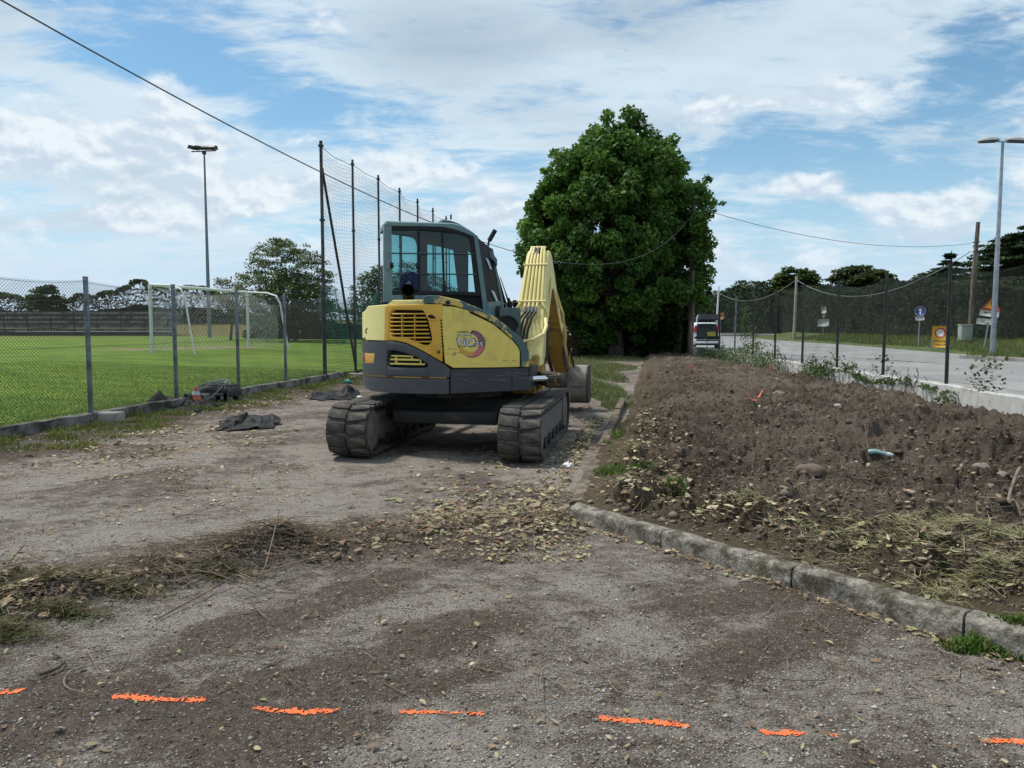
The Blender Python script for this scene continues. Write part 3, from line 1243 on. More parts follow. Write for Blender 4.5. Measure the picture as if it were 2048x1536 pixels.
def goal():
    wm = mat('white_goal_paint', (0.72, 0.74, 0.75), 0.5, vscale=6, col2=(0.5, 0.5, 0.48), lo=.55, hi=.7)
    a = at(304, 704, .52)
    b_ = at(497, 694, .52)
    back = Vector((2.15, -1.75, 0))
    root = empty('football_goal', tuple(a))
    tag(root, 'white football goal with a sagging net standing on the field', 'goal')
    inv = Matrix.Translation(-a)
    h = 2.44
    for p in (a, b_):
        mb = MB()
        mb.tube([p + Vector((0, 0, -.05)), p + Vector((0, 0, h))], .06, 12)
        o = mb.build('goal_post', wm, root)
        o.matrix_parent_inverse = inv
    mb = MB()
    mb.tube([a + Vector((0, 0, h)), b_ + Vector((0, 0, h))], .058, 12)
    o = mb.build('crossbar', wm, root)
    o.matrix_parent_inverse = inv
    for p in (a, b_):
        pts = []
        ctrl = [(0.02, h), (.55, h - .07), (.80, h - .22), (.90, h - .55), (.955, h - 1.2), (1.04, h - 2.0), (1.09, -.02)]
        for u, z in ctrl:
            pts.append(p + back * u + Vector((0, 0, z)))
        mb = MB()
        mb.tube(pts, .035, 8)
        o = mb.build('net_support', wm, root)
        o.matrix_parent_inverse = inv
    # hexagon-like net: top, back and the two ends
    mb = MB()

    def surf(fn, nu, nv):
        U, V = np.meshgrid(np.arange(nu + 1), np.arange(nv + 1), indexing='ij')
        Pp = np.array([[fn(u / nu, v / nv) for v in range(nv + 1)] for u in range(nu + 1)])
        ok = ((U + V) % 2 == 0)
        for du, dv in ((1, 1), (1, -1)):
            A_, B_ = [], []
            for u in range(nu):
                for v in range(nv + 1):
                    if (u + v) % 2 == 0 and 0 <= v + dv <= nv:
                        A_.append(Pp[u, v])
                        B_.append(Pp[u + du, v + dv])
                    if (u + v) % 2 == 1 and 0 <= v + dv <= nv:
                        A_.append(Pp[u, v])
                        B_.append(Pp[u + du, v + dv])
            mb.segs(A_, B_, .0032)

    def prof(t):
        # from the crossbar back and down to the ground
        k = [(0, h - .05), (.45, h - .35), (.75, h - .75), (.82, h - 1.4), (.85, .05)]
        s = t * (len(k) - 1)
        i = min(int(s), len(k) - 2)
        f = s - i
        return k[i][0] + (k[i + 1][0] - k[i][0]) * f, k[i][1] + (k[i + 1][1] - k[i][1]) * f

    def backnet(u, v):
        d, z = prof(v)
        s = math.sin(u * math.pi)
        p = a.lerp(b_, u) + back * (d * (1 - .12 * s)) + Vector((0, 0, z - .18 * s * (1 - v)))
        return p[:]

    def endnet(p0, sgn):
        def fn(u, v):
            d, z = prof(u)
            p = p0 + back * (d * (1 - v)) + Vector((0, 0, z * (1 - v * .02)))
            return p[:]
        return fn
    surf(backnet, 30, 20)

    def side(p0):
        def fn(u, v):
            zt = h - .05 - .5 * u - .25 * math.sin(u * 3.1)
            return (p0 + back * (u * .84) + Vector((0, 0, .05 + (zt - .05) * v)))[:]
        return fn
    surf(side(a), 16, 14)
    surf(side(b_), 16, 14)
    o = mb.build('goal_net', mat('white_net_cord', (0.62, 0.64, 0.64), .8), root, smooth=0)
    o.matrix_parent_inverse = inv
    o['kind'] = 'stuff'


def floodlight():
    base = at(418, 664, .5)
    base = dp(419, 664, 62)
    base.z = .5
    root = empty('floodlight_mast', tuple(base))
    tag(root, 'tall thin floodlight mast with four dark lamps on a crossbar beyond the goal', 'floodlight')
    top = dp(410, 305, 62)
    hgt = top.z - base.z
    sm = mat('mast_steel', (0.17, 0.20, 0.24), 0.6, 0.2)
    dm = mat('lamp_housing', (0.012, 0.014, 0.02), 0.5)
    mb = MB()
    mb.tube([(0, 0, -.2), (0, 0, 4), (0, 0, hgt * .6), (0, 0, hgt)], [.16, .14, .10, .065], 12)
    mb.build('mast_pole', sm, root)
    mb = MB()
    mb.tube([(-1.0, 0, hgt + .06), (0.98, -.1, hgt + .12)], .045, 6)
    mb.box((-.12, -.12, hgt - .14), (.12, .12, hgt + .05))
    mb.build('crossbar', dm, root)
    for i, (x, rz, tl) in enumerate(((-.86, 62, 22), (-.38, 40, 18), (.12, 6, 14), (.68, -8, 14))):
        M = Matrix.Translation((x, 0, hgt + .36)) @ Matrix.Rotation(R(rz), 4, 'Z') @ Matrix.Rotation(R(tl), 4, 'X') @ Matrix.Scale(1.35, 4)
        mb = MB()
        mb.prism([(-.22, -.06), (.20, -.13), (.22, -.08), (.16, .10), (-.10, .13), (-.22, .05)], lambda p, q_, w: M @ Vector((w, p, q_)), -.21, .21)
        mb.tube([(x, 0, hgt + .1), (x, 0, hgt + .34)], .025, 6)
        mb.build('lamp', dm, root)


def grandstand():
    """low concrete terrace with rusty railings on the far side of the field"""
    D = 72
    L0, L1 = dp(-90, 664, D), dp(338, 664, D)
    z0 = .52
    root = empty('terrace_stand', (L0.x, D, z0))
    tag(root, 'low stepped concrete terrace with rusty railings across the field', 'stand')
    cm = mat('weathered_terrace', (0.20, 0.20, 0.19), 0.95, vscale=1.2, col2=(0.09, 0.09, 0.08), var=.3)
    rm = mat('rusty_rail', (0.085, 0.030, 0.024), 0.8, vscale=3, col2=(0.05, 0.04, 0.04))
    W = L1.x - L0.x
    for k in range(5):
        mb = MB()
        mb.box((-8, k * .75, 0.3 + k * .42), (W - k * .05, k * .75 + .74, .62 + k * .42))
        mb.build('step', cm, root)
        mb = MB()
        mb.box((-8, k * .75 - .02, .62 + k * .42 - .05), (W - k * .05, k * .75 + .3, .62 + k * .42 + .03))
        mb.build('step_edge', mat('dark_step_edge', (0.055, 0.055, 0.052), .9), root)
    mb = MB()
    mb.box((-8, -.35, -.4), (W + .8, -.15, .34))
    mb.build('front_wall', mat('dark_step_edge', (0.055, 0.055, 0.052)), root)
    mb = MB()
    mb.box((W - 14, -.37, .345), (W + .8, -.12, .42))
    mb.build('pale_coping', mat('pale_concrete', (0.5, 0.49, 0.46)), root)
    for i, x in enumerate(np.linspace(-6, W, 13)):
        mb = MB()
        mb.tube([(x, -.25, .2), (x, -.25, 2.0)], .045, 6)
        mb.build('rail_post', rm, root)
    for z in (.85, 1.4, 1.98):
        mb = MB()
        mb.tube([(-8, -.25, z), (W, -.25, z)], .032, 6)
        mb.build('rail', rm, root)
    for i, x in enumerate(np.linspace(-7, W - .5, 11)):
        mb = MB()
        mb.tube([(x, 3.9, 2.2), (x, 3.9, 3.35)], .04, 6)
        mb.build('rail_post', rm, root)
    mb = MB()
    mb.tube([(-8, 3.9, 3.35), (W - .5, 3.9, 3.35)], .035, 6)
    mb.build('rail', rm, root)


def parabola(p, q_, sag, n=40):
    p, q_ = Vector(p), Vector(q_)
    return [p.lerp(q_, i / n) - Vector((0, 0, sag * 4 * (i / n) * (1 - i / n))) for i in range(n + 1)]


fence_left()
fence_right()
ball_net()
goal()
floodlight()
grandstand()

# ------------------------------------------------------------------ poles and overhead lines
wood = mat('weathered_pole_wood', (0.10, 0.072, 0.053), 0.9, vscale=3, col2=(0.22, 0.19, 0.16), var=.2, stretch=(4, 4, .4))
conc = mat('concrete_pole', (0.36, 0.33, 0.28), 0.9, vscale=2, col2=(0.26, 0.24, 0.21))
cable_m = mat('black_cable', (0.03, 0.032, 0.036), 0.6)
cable_l = mat('grey_cable', (0.22, 0.23, 0.24), 0.6)

UP = dp(1380, 706, 35.6)
UP.z = .15
up_root = empty('utility_pole', tuple(UP))
tag(up_root, 'wooden utility pole standing in front of the big leafy tree', 'pole')
u_top = dp(1382, 392, 35.6).z - .15
mb = MB()
mb.tube([(0, 0, -.3), (0.02, 0, 2), (.05, 0, u_top)], [.15, .14, .10], 10)
mb.build('pole_shaft', wood, up_root)
mb = MB()
mb.tube([(.05, -.08, u_top - .75), (.18, -.2, u_top - .7)], .03, 6)
mb.build('insulator', mat('insulator', (.25, .25, .24), .4), up_root)

WP = dp(1941, 664, 46)
wp_root = empty('utility_pole', tuple(WP))
tag(wp_root, 'bare brown wooden pole by the hedge next to the pale cabinet', 'pole')
w_top = dp(1946, 444, 46).z - WP.z
mb = MB()
mb.tube([(0, 0, -.6), (.05, 0, 3), (.16, 0, w_top)], [.17, .15, .11], 10)
mb.build('pole_shaft', wood, wp_root)
for z in (w_top - 1.2, w_top - 1.75):
    mb = MB()
    mb.tube([(-.2, -.12, z), (.25, -.12, z + .04)], .03, 6)
    mb.build('bracket', cable_m, wp_root)

CP = dp(1588, 668, 72)
cp_root = empty('utility_pole', tuple(CP))
tag(cp_root, 'pale concrete pole on the verge before the umbrella pines', 'pole')
c_top = dp(1591, 552, 72).z - CP.z
mb = MB()
mb.tube([(0, 0, -.8), (.1, 0, c_top)], [.15, .11], 10)
mb.build('pole_shaft', conc, cp_root)


def cable(name, pts, r, m, label):
    mb = MB()
    mb.tube(pts, r, 6)
    o = mb.build(name, m)
    tag(o, label, 'cable')
    return o


p0 = UP + Vector((.05, -.1, u_top - .75))
# the sagging telephone line: down from the pole, low over the lot, up again behind the camera
dirv = np.array([-12.5, -30.0 - (p0.y - 33)])
_fs, _fz = [], []
for (px, py) in ((40, 2), (200, 100), (380, 205), (520, 285), (635, 345), (870, 446), (1035, 520), (1120, 539), (1240, 520), (1330, 470)):
    # where the line's upright plane meets that line of sight
    d = ray(px, py)
    den = d.x * dirv[1] - d.y * dirv[0]
    s_ = (p0.x * d.y - p0.y * d.x) / (dirv[1] * d.x - dirv[0] * d.y)
    t_ = (p0.y + dirv[1] * s_) / d.y
    _fs.append(s_)
    _fz.append(H + d.z * t_)
_fs, _fz = np.array(_fs), np.array(_fz)
_ab = np.linalg.lstsq(np.stack([_fs, _fs ** 2], 1), _fz - p0.z, rcond=None)[0]
pts = [(p0.x + dirv[0] * s_, p0.y + dirv[1] * s_, p0.z + _ab[0] * s_ + _ab[1] * s_ * s_) for s_ in np.linspace(0, 1.1, 90)]
cable('telephone_line', pts, .006, mat('dull_cable', (.085, .09, .095), .6), 'sagging dark telephone line crossing the sky from upper left to the tree')
cable('overhead_line', parabola(dp(1410, 420, 33), dp(1941, 487, 46), .7), .013, cable_l, 'thin line strung from the tree pole to the brown wooden pole')
cable('overhead_cable', parabola(dp(1941, 503, 46), dp(1592, 559, 72), 2.05), .024, cable_l, 'thick slack cable between the brown pole and the concrete pole')
cable('overhead_cable', parabola(dp(1592, 560, 72), dp(1436, 584, 100), 1.5), .022, cable_l, 'slack cable running from the concrete pole to the far white pole')
sp_ = parabola(dp(1941, 503, 46), dp(1592, 559, 72), 2.05)
mb = MB()
mb.tube([sp_[7], sp_[8], sp_[9]], [.05, .11, .05], 8)
o = mb.build('cable_splice', cable_m)
tag(o, 'dark splice bulge on the thick slack cable', 'splice')

# white far pole
FP = dp(1432, 660, 100)
fp = empty('lamp_pole', tuple(FP))
tag(fp, 'slim white pole far off above the open car boot', 'pole')
mb = MB()
mb.tube([(0, 0, -1), (.25, 0, dp(1436, 573, 100).z - FP.z)], [.16, .10], 8)
mb.build('pole_shaft', mat('white_pole', (.62, .63, .62), .6), fp)

# twin-headed street lamp
SL = dp(1985, 706, 34)
sl = empty('street_lamp', tuple(SL))
tag(sl, 'galvanised street lamp with two flat heads on the grass verge', 'street lamp')
s_top = dp(2009, 283, 34).z - SL.z
gal = mat('galvanised_lamp_pole', (0.36, 0.40, 0.45), 0.5, 0.4, vscale=3, col2=(.28, .31, .35))
mb = MB()
mb.tube([(0, 0, -.3), (0, 0, 3.2), (.02, 0, s_top)], [.115, .10, .055], 12)
mb.build('pole_shaft', gal, sl)
mb = MB()
mb.tube([(-.18, 0, s_top), (.24, 0, s_top)], .035, 8)
mb.build('cross_arm', gal, sl)
for s in (-1, 1):
    hd = MB()
    V, Fc = [], []
    for i in range(9):
        t = i / 8
        x = .16 + .95 * t
        wd = .20 * math.sin(math.pi * min(1, (t * .86 + .14))) ** .6 + .01
        ht = .17 * math.sin(math.pi * (t * .8 + .15)) + .01
        for k in range(9):
            a = math.pi * k / 8
            V.append((s * x, wd * math.cos(a), s_top + .0 + ht * math.sin(a) + .05 - .05 * t))
    for i in range(8):
        for k in range(8):
            Fc.append((i * 9 + k, i * 9 + k + 1, (i + 1) * 9 + k + 1, (i + 1) * 9 + k))
        Fc.append((i * 9, (i + 1) * 9, (i + 1) * 9 + 8, i * 9 + 8))
    Fc.append(tuple(range(9)))
    Fc.append(tuple(range(72, 81))[::-1])
    hd.add(V, Fc)
    h_o = hd.build('lamp_head', mat('lamp_head_grey', (.42, .43, .42), .5), sl)
    g_ = MB()
    g_.prism([(.24, -.15), (1.0, -.08), (1.0, .08), (.24, .15)], lambda a, b_, d: Vector((s * a, b_, s_top + .035 - .05 * (a - .16) / .78 + d)), -.05, -.003)
    g_.build('lamp_glass', mat('dark_lamp_glass', (.06, .065, .07), .2), h_o)
# =================================================================== vegetation
def leaf_mat(name, dark, light, transl=0.25):
    return mat(name, (1, 1, 1), 0.55, attr='col', transl=transl, spec=0.25)


LEAF = leaf_mat('leaf', None, None, .38)
BARK = mat('bark', (0.055, 0.042, 0.032), 0.95, vscale=5, col2=(0.11, 0.09, 0.07), bump=.02, bscale=14)


def leaf_cloud(C, size, cols, droop=0.3, flat=0.0, seed=1, aspect=0.6, jitter=0.4):
    """one folded leaf (two triangles) at each centre; cols is (n,3)"""
    g = np.random.default_rng(seed)
    n = len(C)
    th = g.uniform(0, 2 * np.pi, n)
    el = g.normal(-droop, 0.45, n)
    d = np.stack([np.cos(th) * np.cos(el), np.sin(th) * np.cos(el), np.sin(el)], 1)
    up = np.stack([g.normal(0, .5 * (1 - flat) + .1, n), g.normal(0, .5 * (1 - flat) + .1, n), np.ones(n)], 1)
    s = np.cross(d, up)
    s /= np.linalg.norm(s, axis=1, keepdims=True) + 1e-9
    nn = np.cross(s, d)
    L_ = size * g.uniform(1 - jitter, 1 + jitter, n)[:, None]
    W = L_ * aspect * .5
    base = C - d * L_ * .5
    V = np.zeros((n, 4, 3))
    V[:, 0] = base
    V[:, 1] = base + d * L_ * .45 + s * W + nn * W * .25
    V[:, 2] = base + d * L_
    V[:, 3] = base + d * L_ * .45 - s * W + nn * W * .25
    b = np.arange(n)[:, None] * 4
    f = np.concatenate([b + np.array([[0, 1, 2]]), b + np.array([[0, 2, 3]])])
    return V.reshape(-1, 3), f, np.repeat(cols, 4, 0)


def cols_between(n, a, b, seed, c3=None, p3=0.0):
    g = np.random.default_rng(seed)
    t = np.clip(g.beta(1.6, 2.2, n), 0, 1)[:, None]
    c = np.array(a) * (1 - t) + np.array(b) * t
    if c3 is not None:
        m = g.random(n) < p3
        c[m] = np.array(c3) * g.uniform(.7, 1.2, (m.sum(), 1))
    return c


def clumps_to_leaves(cen, rad, per, seed, squash=0.7, dome=True):
    g = np.random.default_rng(seed)
    n = len(cen)
    k = np.maximum(4, (per * (rad / rad.mean()) ** 2).astype(int))
    idx = np.repeat(np.arange(n), k)
    u = g.normal(0, 1, (len(idx), 3))
    u /= np.linalg.norm(u, axis=1, keepdims=True)
    r = g.random(len(idx))[:, None] ** 0.45
    off = u * r
    if dome:
        off[:, 2] = np.abs(off[:, 2]) * 0.9 - .25
    P = cen[idx] + off * rad[idx][:, None] * np.array([1, 1, squash])
    return P, idx


def branchy(mb, base, tips, r0, seed, trunk_to=None):
    q = random.Random(seed)
    base = Vector(base)
    fork = Vector(trunk_to) if trunk_to else base + Vector((0, 0, 1))
    mb.tube([base - Vector((0, 0, .3)), base.lerp(fork, .3), base.lerp(fork, .7) + Vector((q.uniform(-.05, .05), q.uniform(-.05, .05), 0)), fork], [r0 * 1.35, r0 * 1.05, r0 * .92, r0 * .85], 10)
    for t in tips:
        t = Vector(t)
        m = fork.lerp(t, .5) + Vector((q.uniform(-.2, .2), q.uniform(-.2, .2), q.uniform(0, .3))) * (t - fork).length * .3
        mb.tube([fork - Vector((0, 0, .05)), fork.lerp(m, .5), m, t], [r0 * .5, r0 * .38, r0 * .26, r0 * .06], 6)


def big_tree():
    D = 37.0
    base = dp(1232, 706, D)
    base.z = .15
    root = empty('plane_tree', tuple(base))
    tag(root, 'big dense dark green broadleaf tree standing alone beyond the dug plot', 'tree')
    sc = D / F
    zt = lambda y: H + (650 - y) * sc - base.z
    ctr = lambda px: (px - 1232) * sc
    # silhouette read from the photograph: y, left, right
    sil = [(250, 1236, 1258), (270, 1228, 1286), (294, 1172, 1316), (330, 1108, 1350), (370, 1085, 1370), (410, 1064, 1386), (450, 1048, 1398), (490, 1040, 1398), (530, 1044, 1402), (570, 1058, 1400), (600, 1080, 1388), (630, 1110, 1350), (650, 1150, 1320)]
    ys = np.array([s[0] for s in sil])
    g = np.random.default_rng(5)
    cen, rad = [], []

    def at_y(y):
        return np.interp(y, ys, [s[1] for s in sil]), np.interp(y, ys, [s[2] for s in sil])
    n = 0
    while n < 640:
        y = g.uniform(292, 655)
        l, r = at_y(y)
        w = (r - l) / 2 * sc
        if g.random() > (r - l) / 330:
            continue
        a = g.uniform(0, 2 * np.pi)
        rr = w * (g.random() ** 0.30)
        if y > 600 and rr < w * .3:
            continue
        rc = g.uniform(.30, .70)
        rr = max(0, min(rr, w - rc * .42))
        cen.append((ctr((l + r) / 2) + rr * math.cos(a), rr * .92 * math.sin(a), zt(y)))
        rad.append(rc)
        n += 1
    # tufts that break the outline
    for px, y, rc in ((1248, 243, .45), (1262, 258, .5), (1205, 255, .4), (1185, 268, .42), (1225, 268, .3), (1172, 290, .45), (1300, 285, .5), (1335, 295, .35), (1322, 325, .42), (1352, 345, .3), (1110, 312, .3), (1092, 355, .35), (1080, 395, .3), (1062, 420, .35), (1075, 440, .4),
                      (1046, 455, .3), (1060, 510, .42), (1038, 500, .22), (1050, 525, .28), (1045, 545, .3), (1385, 388, .4), (1410, 395, .3), (1425, 408, .25), (1440, 411, .18), (1398, 372, .25), (1405, 500, .4), (1412, 520, .25), (1400, 545, .35), (1395, 470, .4), (1390, 430, .4),
                      (1120, 600, .5), (1110, 630, .45), (1150, 650, .5), (1190, 662, .45), (1235, 640, .6), (1290, 640, .6), (1340, 625, .5), (1370, 600, .45), (1085, 575, .4), (1160, 320, .5), (1205, 300, .5), (1275, 280, .45), (1250, 268, .45), (1242, 288, .45), (1300, 302, .5), (1200, 285, .45), (1168, 312, .5), (1262, 302, .55), (1322, 322, .45), (1140, 335, .45), (1232, 312, .5)):
        cen.append((ctr(px), g.uniform(-1.2, .6), zt(y)))
        rad.append(rc)
    for y in range(400, 620, 14):
        cen.append((ctr(1377 + 9 * math.sin(y)), -2.4, zt(y)))
        rad.append(.42)
    for k in range(34):
        cen.append((ctr(g.uniform(1185, 1285)), g.uniform(-.9, -.2), g.uniform(.5, 2.4)))
        rad.append(g.uniform(.22, .42))
    cen, rad = np.array(cen), np.array(rad)
    P, idx = clumps_to_leaves(cen, rad, 160, 6, .88, False)
    n = len(P)
    clump_t = np.random.default_rng(8).beta(1.4, 1.8, len(cen))[idx][:, None]
    c = np.array((0.055, 0.125, 0.028)) * (1 - clump_t) + np.array((0.135, 0.250, 0.042)) * clump_t
    c *= np.random.default_rng(9).uniform(.7, 1.25, (n, 1))
    V, f, C = leaf_cloud(P, .185, c, droop=.6, flat=.3, seed=10, aspect=.85)
    raw('crown', V, f, LEAF, root, C, kind='stuff')
    mb = MB()
    tips = [tuple(x) for x in cen[g.choice(len(cen), 46, replace=False)] * np.array([.85, .85, .95])]
    branchy(mb, (0, 0, 0), tips, .30, 3, (0.05, 0, 2.6))
    mb.build('trunk', BARK, root)
    # bare dead limb poking out on the right
    mb = MB()
    mb.tube([(ctr(1378), -.6, zt(420)), (ctr(1395), -.7, zt(385)), (ctr(1404), -.7, zt(363))], [.06, .04, .015], 6)
    mb.build('dead_limb', BARK, root)


def simple_tree(name, label, base, prof, sc_px, leaf, n_cl, per, ca, cb, seed, group=None, trunk_r=.15, cl_r=(.3, .7), flat=.2, squash=.7, sparse=False, droop=.1, depth=.8, cat='tree', aspect=.6):
    """crown from a silhouette: list of (height, left, right) in metres from the base"""
    root = empty(name, tuple(base))
    tag(root, label, cat, group)
    g = np.random.default_rng(seed)
    hs = np.array([p[0] for p in prof])
    order = np.argsort(hs)
    hs = hs[order]
    ls = np.array([prof[i][1] for i in order])
    rs = np.array([prof[i][2] for i in order])
    cen, rad = [], []
    wmax = (rs - ls).max()
    while len(cen) < n_cl:
        h = g.uniform(hs[0], hs[-1])
        l, r = np.interp(h, hs, ls), np.interp(h, hs, rs)
        if g.random() > (r - l) / wmax:
            continue
        rc = g.uniform(*cl_r)
        w = max(0.02, (r - l) / 2 - rc * .4)
        a = g.uniform(0, 2 * np.pi)
        rr = w * g.random() ** (.5 if sparse else .33)
        cen.append(((l + r) / 2 + rr * math.cos(a), rr * depth * math.sin(a), h))
        rad.append(rc)
    cen, rad = np.array(cen), np.array(rad)
    P, idx = clumps_to_leaves(cen, rad, per, seed + 1, squash)
    t = g.beta(1.4, 2.0, len(cen))[idx][:, None]
    c = np.array(ca) * (1 - t) + np.array(cb) * t
    c *= g.uniform(.7, 1.3, (len(P), 1))
    V, f, C = leaf_cloud(P, leaf, c, droop=droop, flat=flat, seed=seed + 2, aspect=aspect)
    raw('crown', V, f, LEAF, root, C, kind='stuff')
    mb = MB()
    k = min(len(cen), 70 if sparse else 14)
    tips = [tuple(x) for x in cen[g.choice(len(cen), k, replace=False)]]
    branchy(mb, (0, 0, 0), tips, trunk_r, seed, ((ls[0] + rs[0]) / 2 * .5, 0, max(.4, hs[0] * .8)))
    mb.build('trunk', BARK, root)
    return root


def px_profile(pxs, base_px, D, zb):
    sc = D / F
    return [(H + (650 - y) * sc - zb, (l - base_px) * sc, (r - base_px) * sc) for y, l, r in pxs]


def plant_tree(name, label, base_px, D, zb, pxs, **kw):
    b = dp(base_px, 650, D)
    b.z = zb
    return simple_tree(name, label, b, px_profile(pxs, base_px, D, zb), D / F, **kw)


def hedge(name, label, pts, h0, h1, depth, n, leaf, ca, cb, seed, cat='hedge', ragged=.35, fill=.9):
    """clipped or wild hedge: a dark inner mass of twigs and leaves all over it"""
    g = np.random.default_rng(seed)
    pts = [Vector(p) for p in pts]
    root = empty(name, tuple(pts[0]))
    tag(root, label, cat)
    ln = np.array([0] + list(np.cumsum([(pts[i + 1] - pts[i]).length for i in range(len(pts) - 1)])))
    T = g.uniform(0, ln[-1], n)
    X = np.interp(T, ln, [p.x for p in pts])
    Y = np.interp(T, ln, [p.y for p in pts])
    Z0 = np.interp(T, ln, [p.z for p in pts])
    top = np.interp(T, ln, np.linspace(h0, h1, len(pts)) if np.isscalar(h0) else h0) * (1 + ragged * fbm(T, T * 0 + seed, 3.0, 4, seed))
    face = g.random(n)
    dd = np.where(face < .62, g.normal(-depth / 2, .12, n), g.uniform(-depth / 2, depth / 2, n))
    hh = np.where(face < .62, g.random(n) ** .85 * top, top - np.abs(g.normal(0, .16, n)))
    dirx = np.gradient(np.interp(np.linspace(0, ln[-1], 50), ln, [p.x for p in pts])).mean()
    diry = np.gradient(np.interp(np.linspace(0, ln[-1], 50), ln, [p.y for p in pts])).mean()
    nl = math.hypot(dirx, diry)
    nx, ny = diry / nl, -dirx / nl
    if nx * X.mean() + ny * Y.mean() < 0:
        nx, ny = -nx, -ny          # leaves thickest on the open side
    bulge = .25 * fbm(T, hh, 1.1, 3, seed + 3)
    P = np.stack([X + nx * (dd - bulge), Y + ny * (dd - bulge), Z0 + hh], 1) - np.array(pts[0])
    tt = np.clip(.5 + .6 * fbm(T, hh, 0.8, 3, seed + 5) + g.normal(0, .18, n), 0, 1)[:, None]
    c = np.array(ca) * (1 - tt) + np.array(cb) * tt
    V, f, C = leaf_cloud(P, leaf, c, droop=.2, flat=0, seed=seed + 1, aspect=.6)
    raw('leaves', V, f, LEAF, root, C, kind='stuff')
    # inner mass
    m = 40
    TT = np.linspace(0, ln[-1], m)
    xx, yy, zz = (np.interp(TT, ln, [getattr(p, a) for p in pts]) for a in 'xyz')
    hh = np.interp(TT, ln, np.linspace(h0, h1, len(pts)) if np.isscalar(h0) else h0) * (1 + ragged * fbm(TT, TT * 0 + seed, 3.0, 4, seed)) - .22
    V, Fc = [], []
    for i in range(m):
        for j, (u, w) in enumerate(((-.32, 0), (-.30, .6), (-.22, .96), (.22, .96), (.30, .6), (.32, 0))):
            wob = .15 * float(fbm(TT[i], j * 3.0, .9, 3, seed + 7))
            V.append((xx[i] + nx * (u * depth + wob) - pts[0].x, yy[i] + ny * (u * depth + wob) - pts[0].y, zz[i] + max(.05, hh[i] * fill) * w - pts[0].z + (wob * .6 if 0 < w else -.4)))
    for i in range(m - 1):
        for j in range(5):
            Fc.append((i * 6 + j, i * 6 + j + 1, (i + 1) * 6 + j + 1, (i + 1) * 6 + j))
    mb = MB()
    mb.add(V, Fc)
    mb.build('inner_twigs', mat('hedge_twigs', (0.022, 0.024, 0.014), 1.0, vscale=4, col2=(0.035, 0.045, 0.018), bump=.1, bscale=6), root)
    return root


big_tree()

# hedge and trees beyond the road
def hb(px, D, z):
    p = dp(px, 650, D)
    p.z = z
    return p


hedge('hedge', 'long dark evergreen hedge on top of the verge beyond the road', [hb(2420, 40, .72), hb(2200, 41.5, .72), hb(2048, 43, .72), hb(1930, 50.5, .74), hb(1842, 57, .76), hb(1743, 67, .78), hb(1658, 79, .8), hb(1585, 93, .85), hb(1523, 110, .85)],
      3.05, 4.9, 1.6, 32000, .19, (0.016, 0.026, 0.016), (0.060, 0.078, 0.042), 101, ragged=.14)
hedge('hedge', 'dark wild shrubbery in the distance behind the white car', [hb(1560, 98, .8), hb(1480, 108, .8), hb(1390, 118, .8), hb(1280, 125, .6), hb(1150, 130, .5)], 5.0, 5.2, 4, 9000, .42, (0.018, 0.030, 0.018), (0.055, 0.080, 0.042), 103, ragged=.3)

GR = 'trees beyond the road'
pine_a, pine_b = (0.035, 0.065, 0.020), (0.125, 0.165, 0.034)
plant_tree('umbrella_pine', 'umbrella pine with a broad layered crown next to the concrete pole', 1588, 100, .8,
           [(540, 1560, 1612), (548, 1548, 1625), (560, 1545, 1640), (575, 1545, 1632), (590, 1540, 1640), (605, 1545, 1640)], leaf=.55, n_cl=120, per=60, ca=pine_a, cb=pine_b, seed=201, group=GR, trunk_r=.3, cl_r=(.8, 1.5), squash=.45)
plant_tree('umbrella_pine', 'umbrella pine with two rounded dark crowns side by side', 1715, 95, .8,
           [(536, 1690, 1722), (545, 1668, 1760), (555, 1662, 1790), (568, 1660, 1795), (580, 1670, 1790), (592, 1690, 1780)], leaf=.5, n_cl=130, per=60, ca=(0.028, 0.048, 0.020), cb=(0.10, 0.13, 0.034), seed=211, group=GR, trunk_r=.4, cl_r=(.8, 1.4), squash=.5)
plant_tree('broadleaf_tree', 'bright green low tree crown showing between the two umbrella pines', 1640, 110, .8,
           [(575, 1625, 1655), (590, 1600, 1680), (610, 1590, 1690), (640, 1590, 1690)], leaf=.55, n_cl=70, per=50, ca=(0.03, 0.06, 0.012), cb=(0.10, 0.15, 0.02), seed=221, group=GR, cl_r=(.8, 1.4))
plant_tree('broadleaf_tree', 'rounded dark tree behind the slim white pole', 1478, 118, .8,
           [(576, 1465, 1490), (585, 1450, 1505), (600, 1440, 1520), (640, 1435, 1525)], leaf=.6, n_cl=80, per=50, ca=(0.016, 0.032, 0.016), cb=(0.045, 0.075, 0.03), seed=231, group=GR, cl_r=(.9, 1.5))
plant_tree('broadleaf_tree', 'dark leafy tree filling the gap behind the blue arrow sign', 1850, 75, .8,
           [(568, 1800, 1880), (585, 1770, 1910), (600, 1760, 1920), (640, 1760, 1920)], leaf=.4, n_cl=110, per=55, ca=(0.024, 0.045, 0.020), cb=(0.075, 0.11, 0.04), seed=241, group=GR, cl_r=(.7, 1.3))


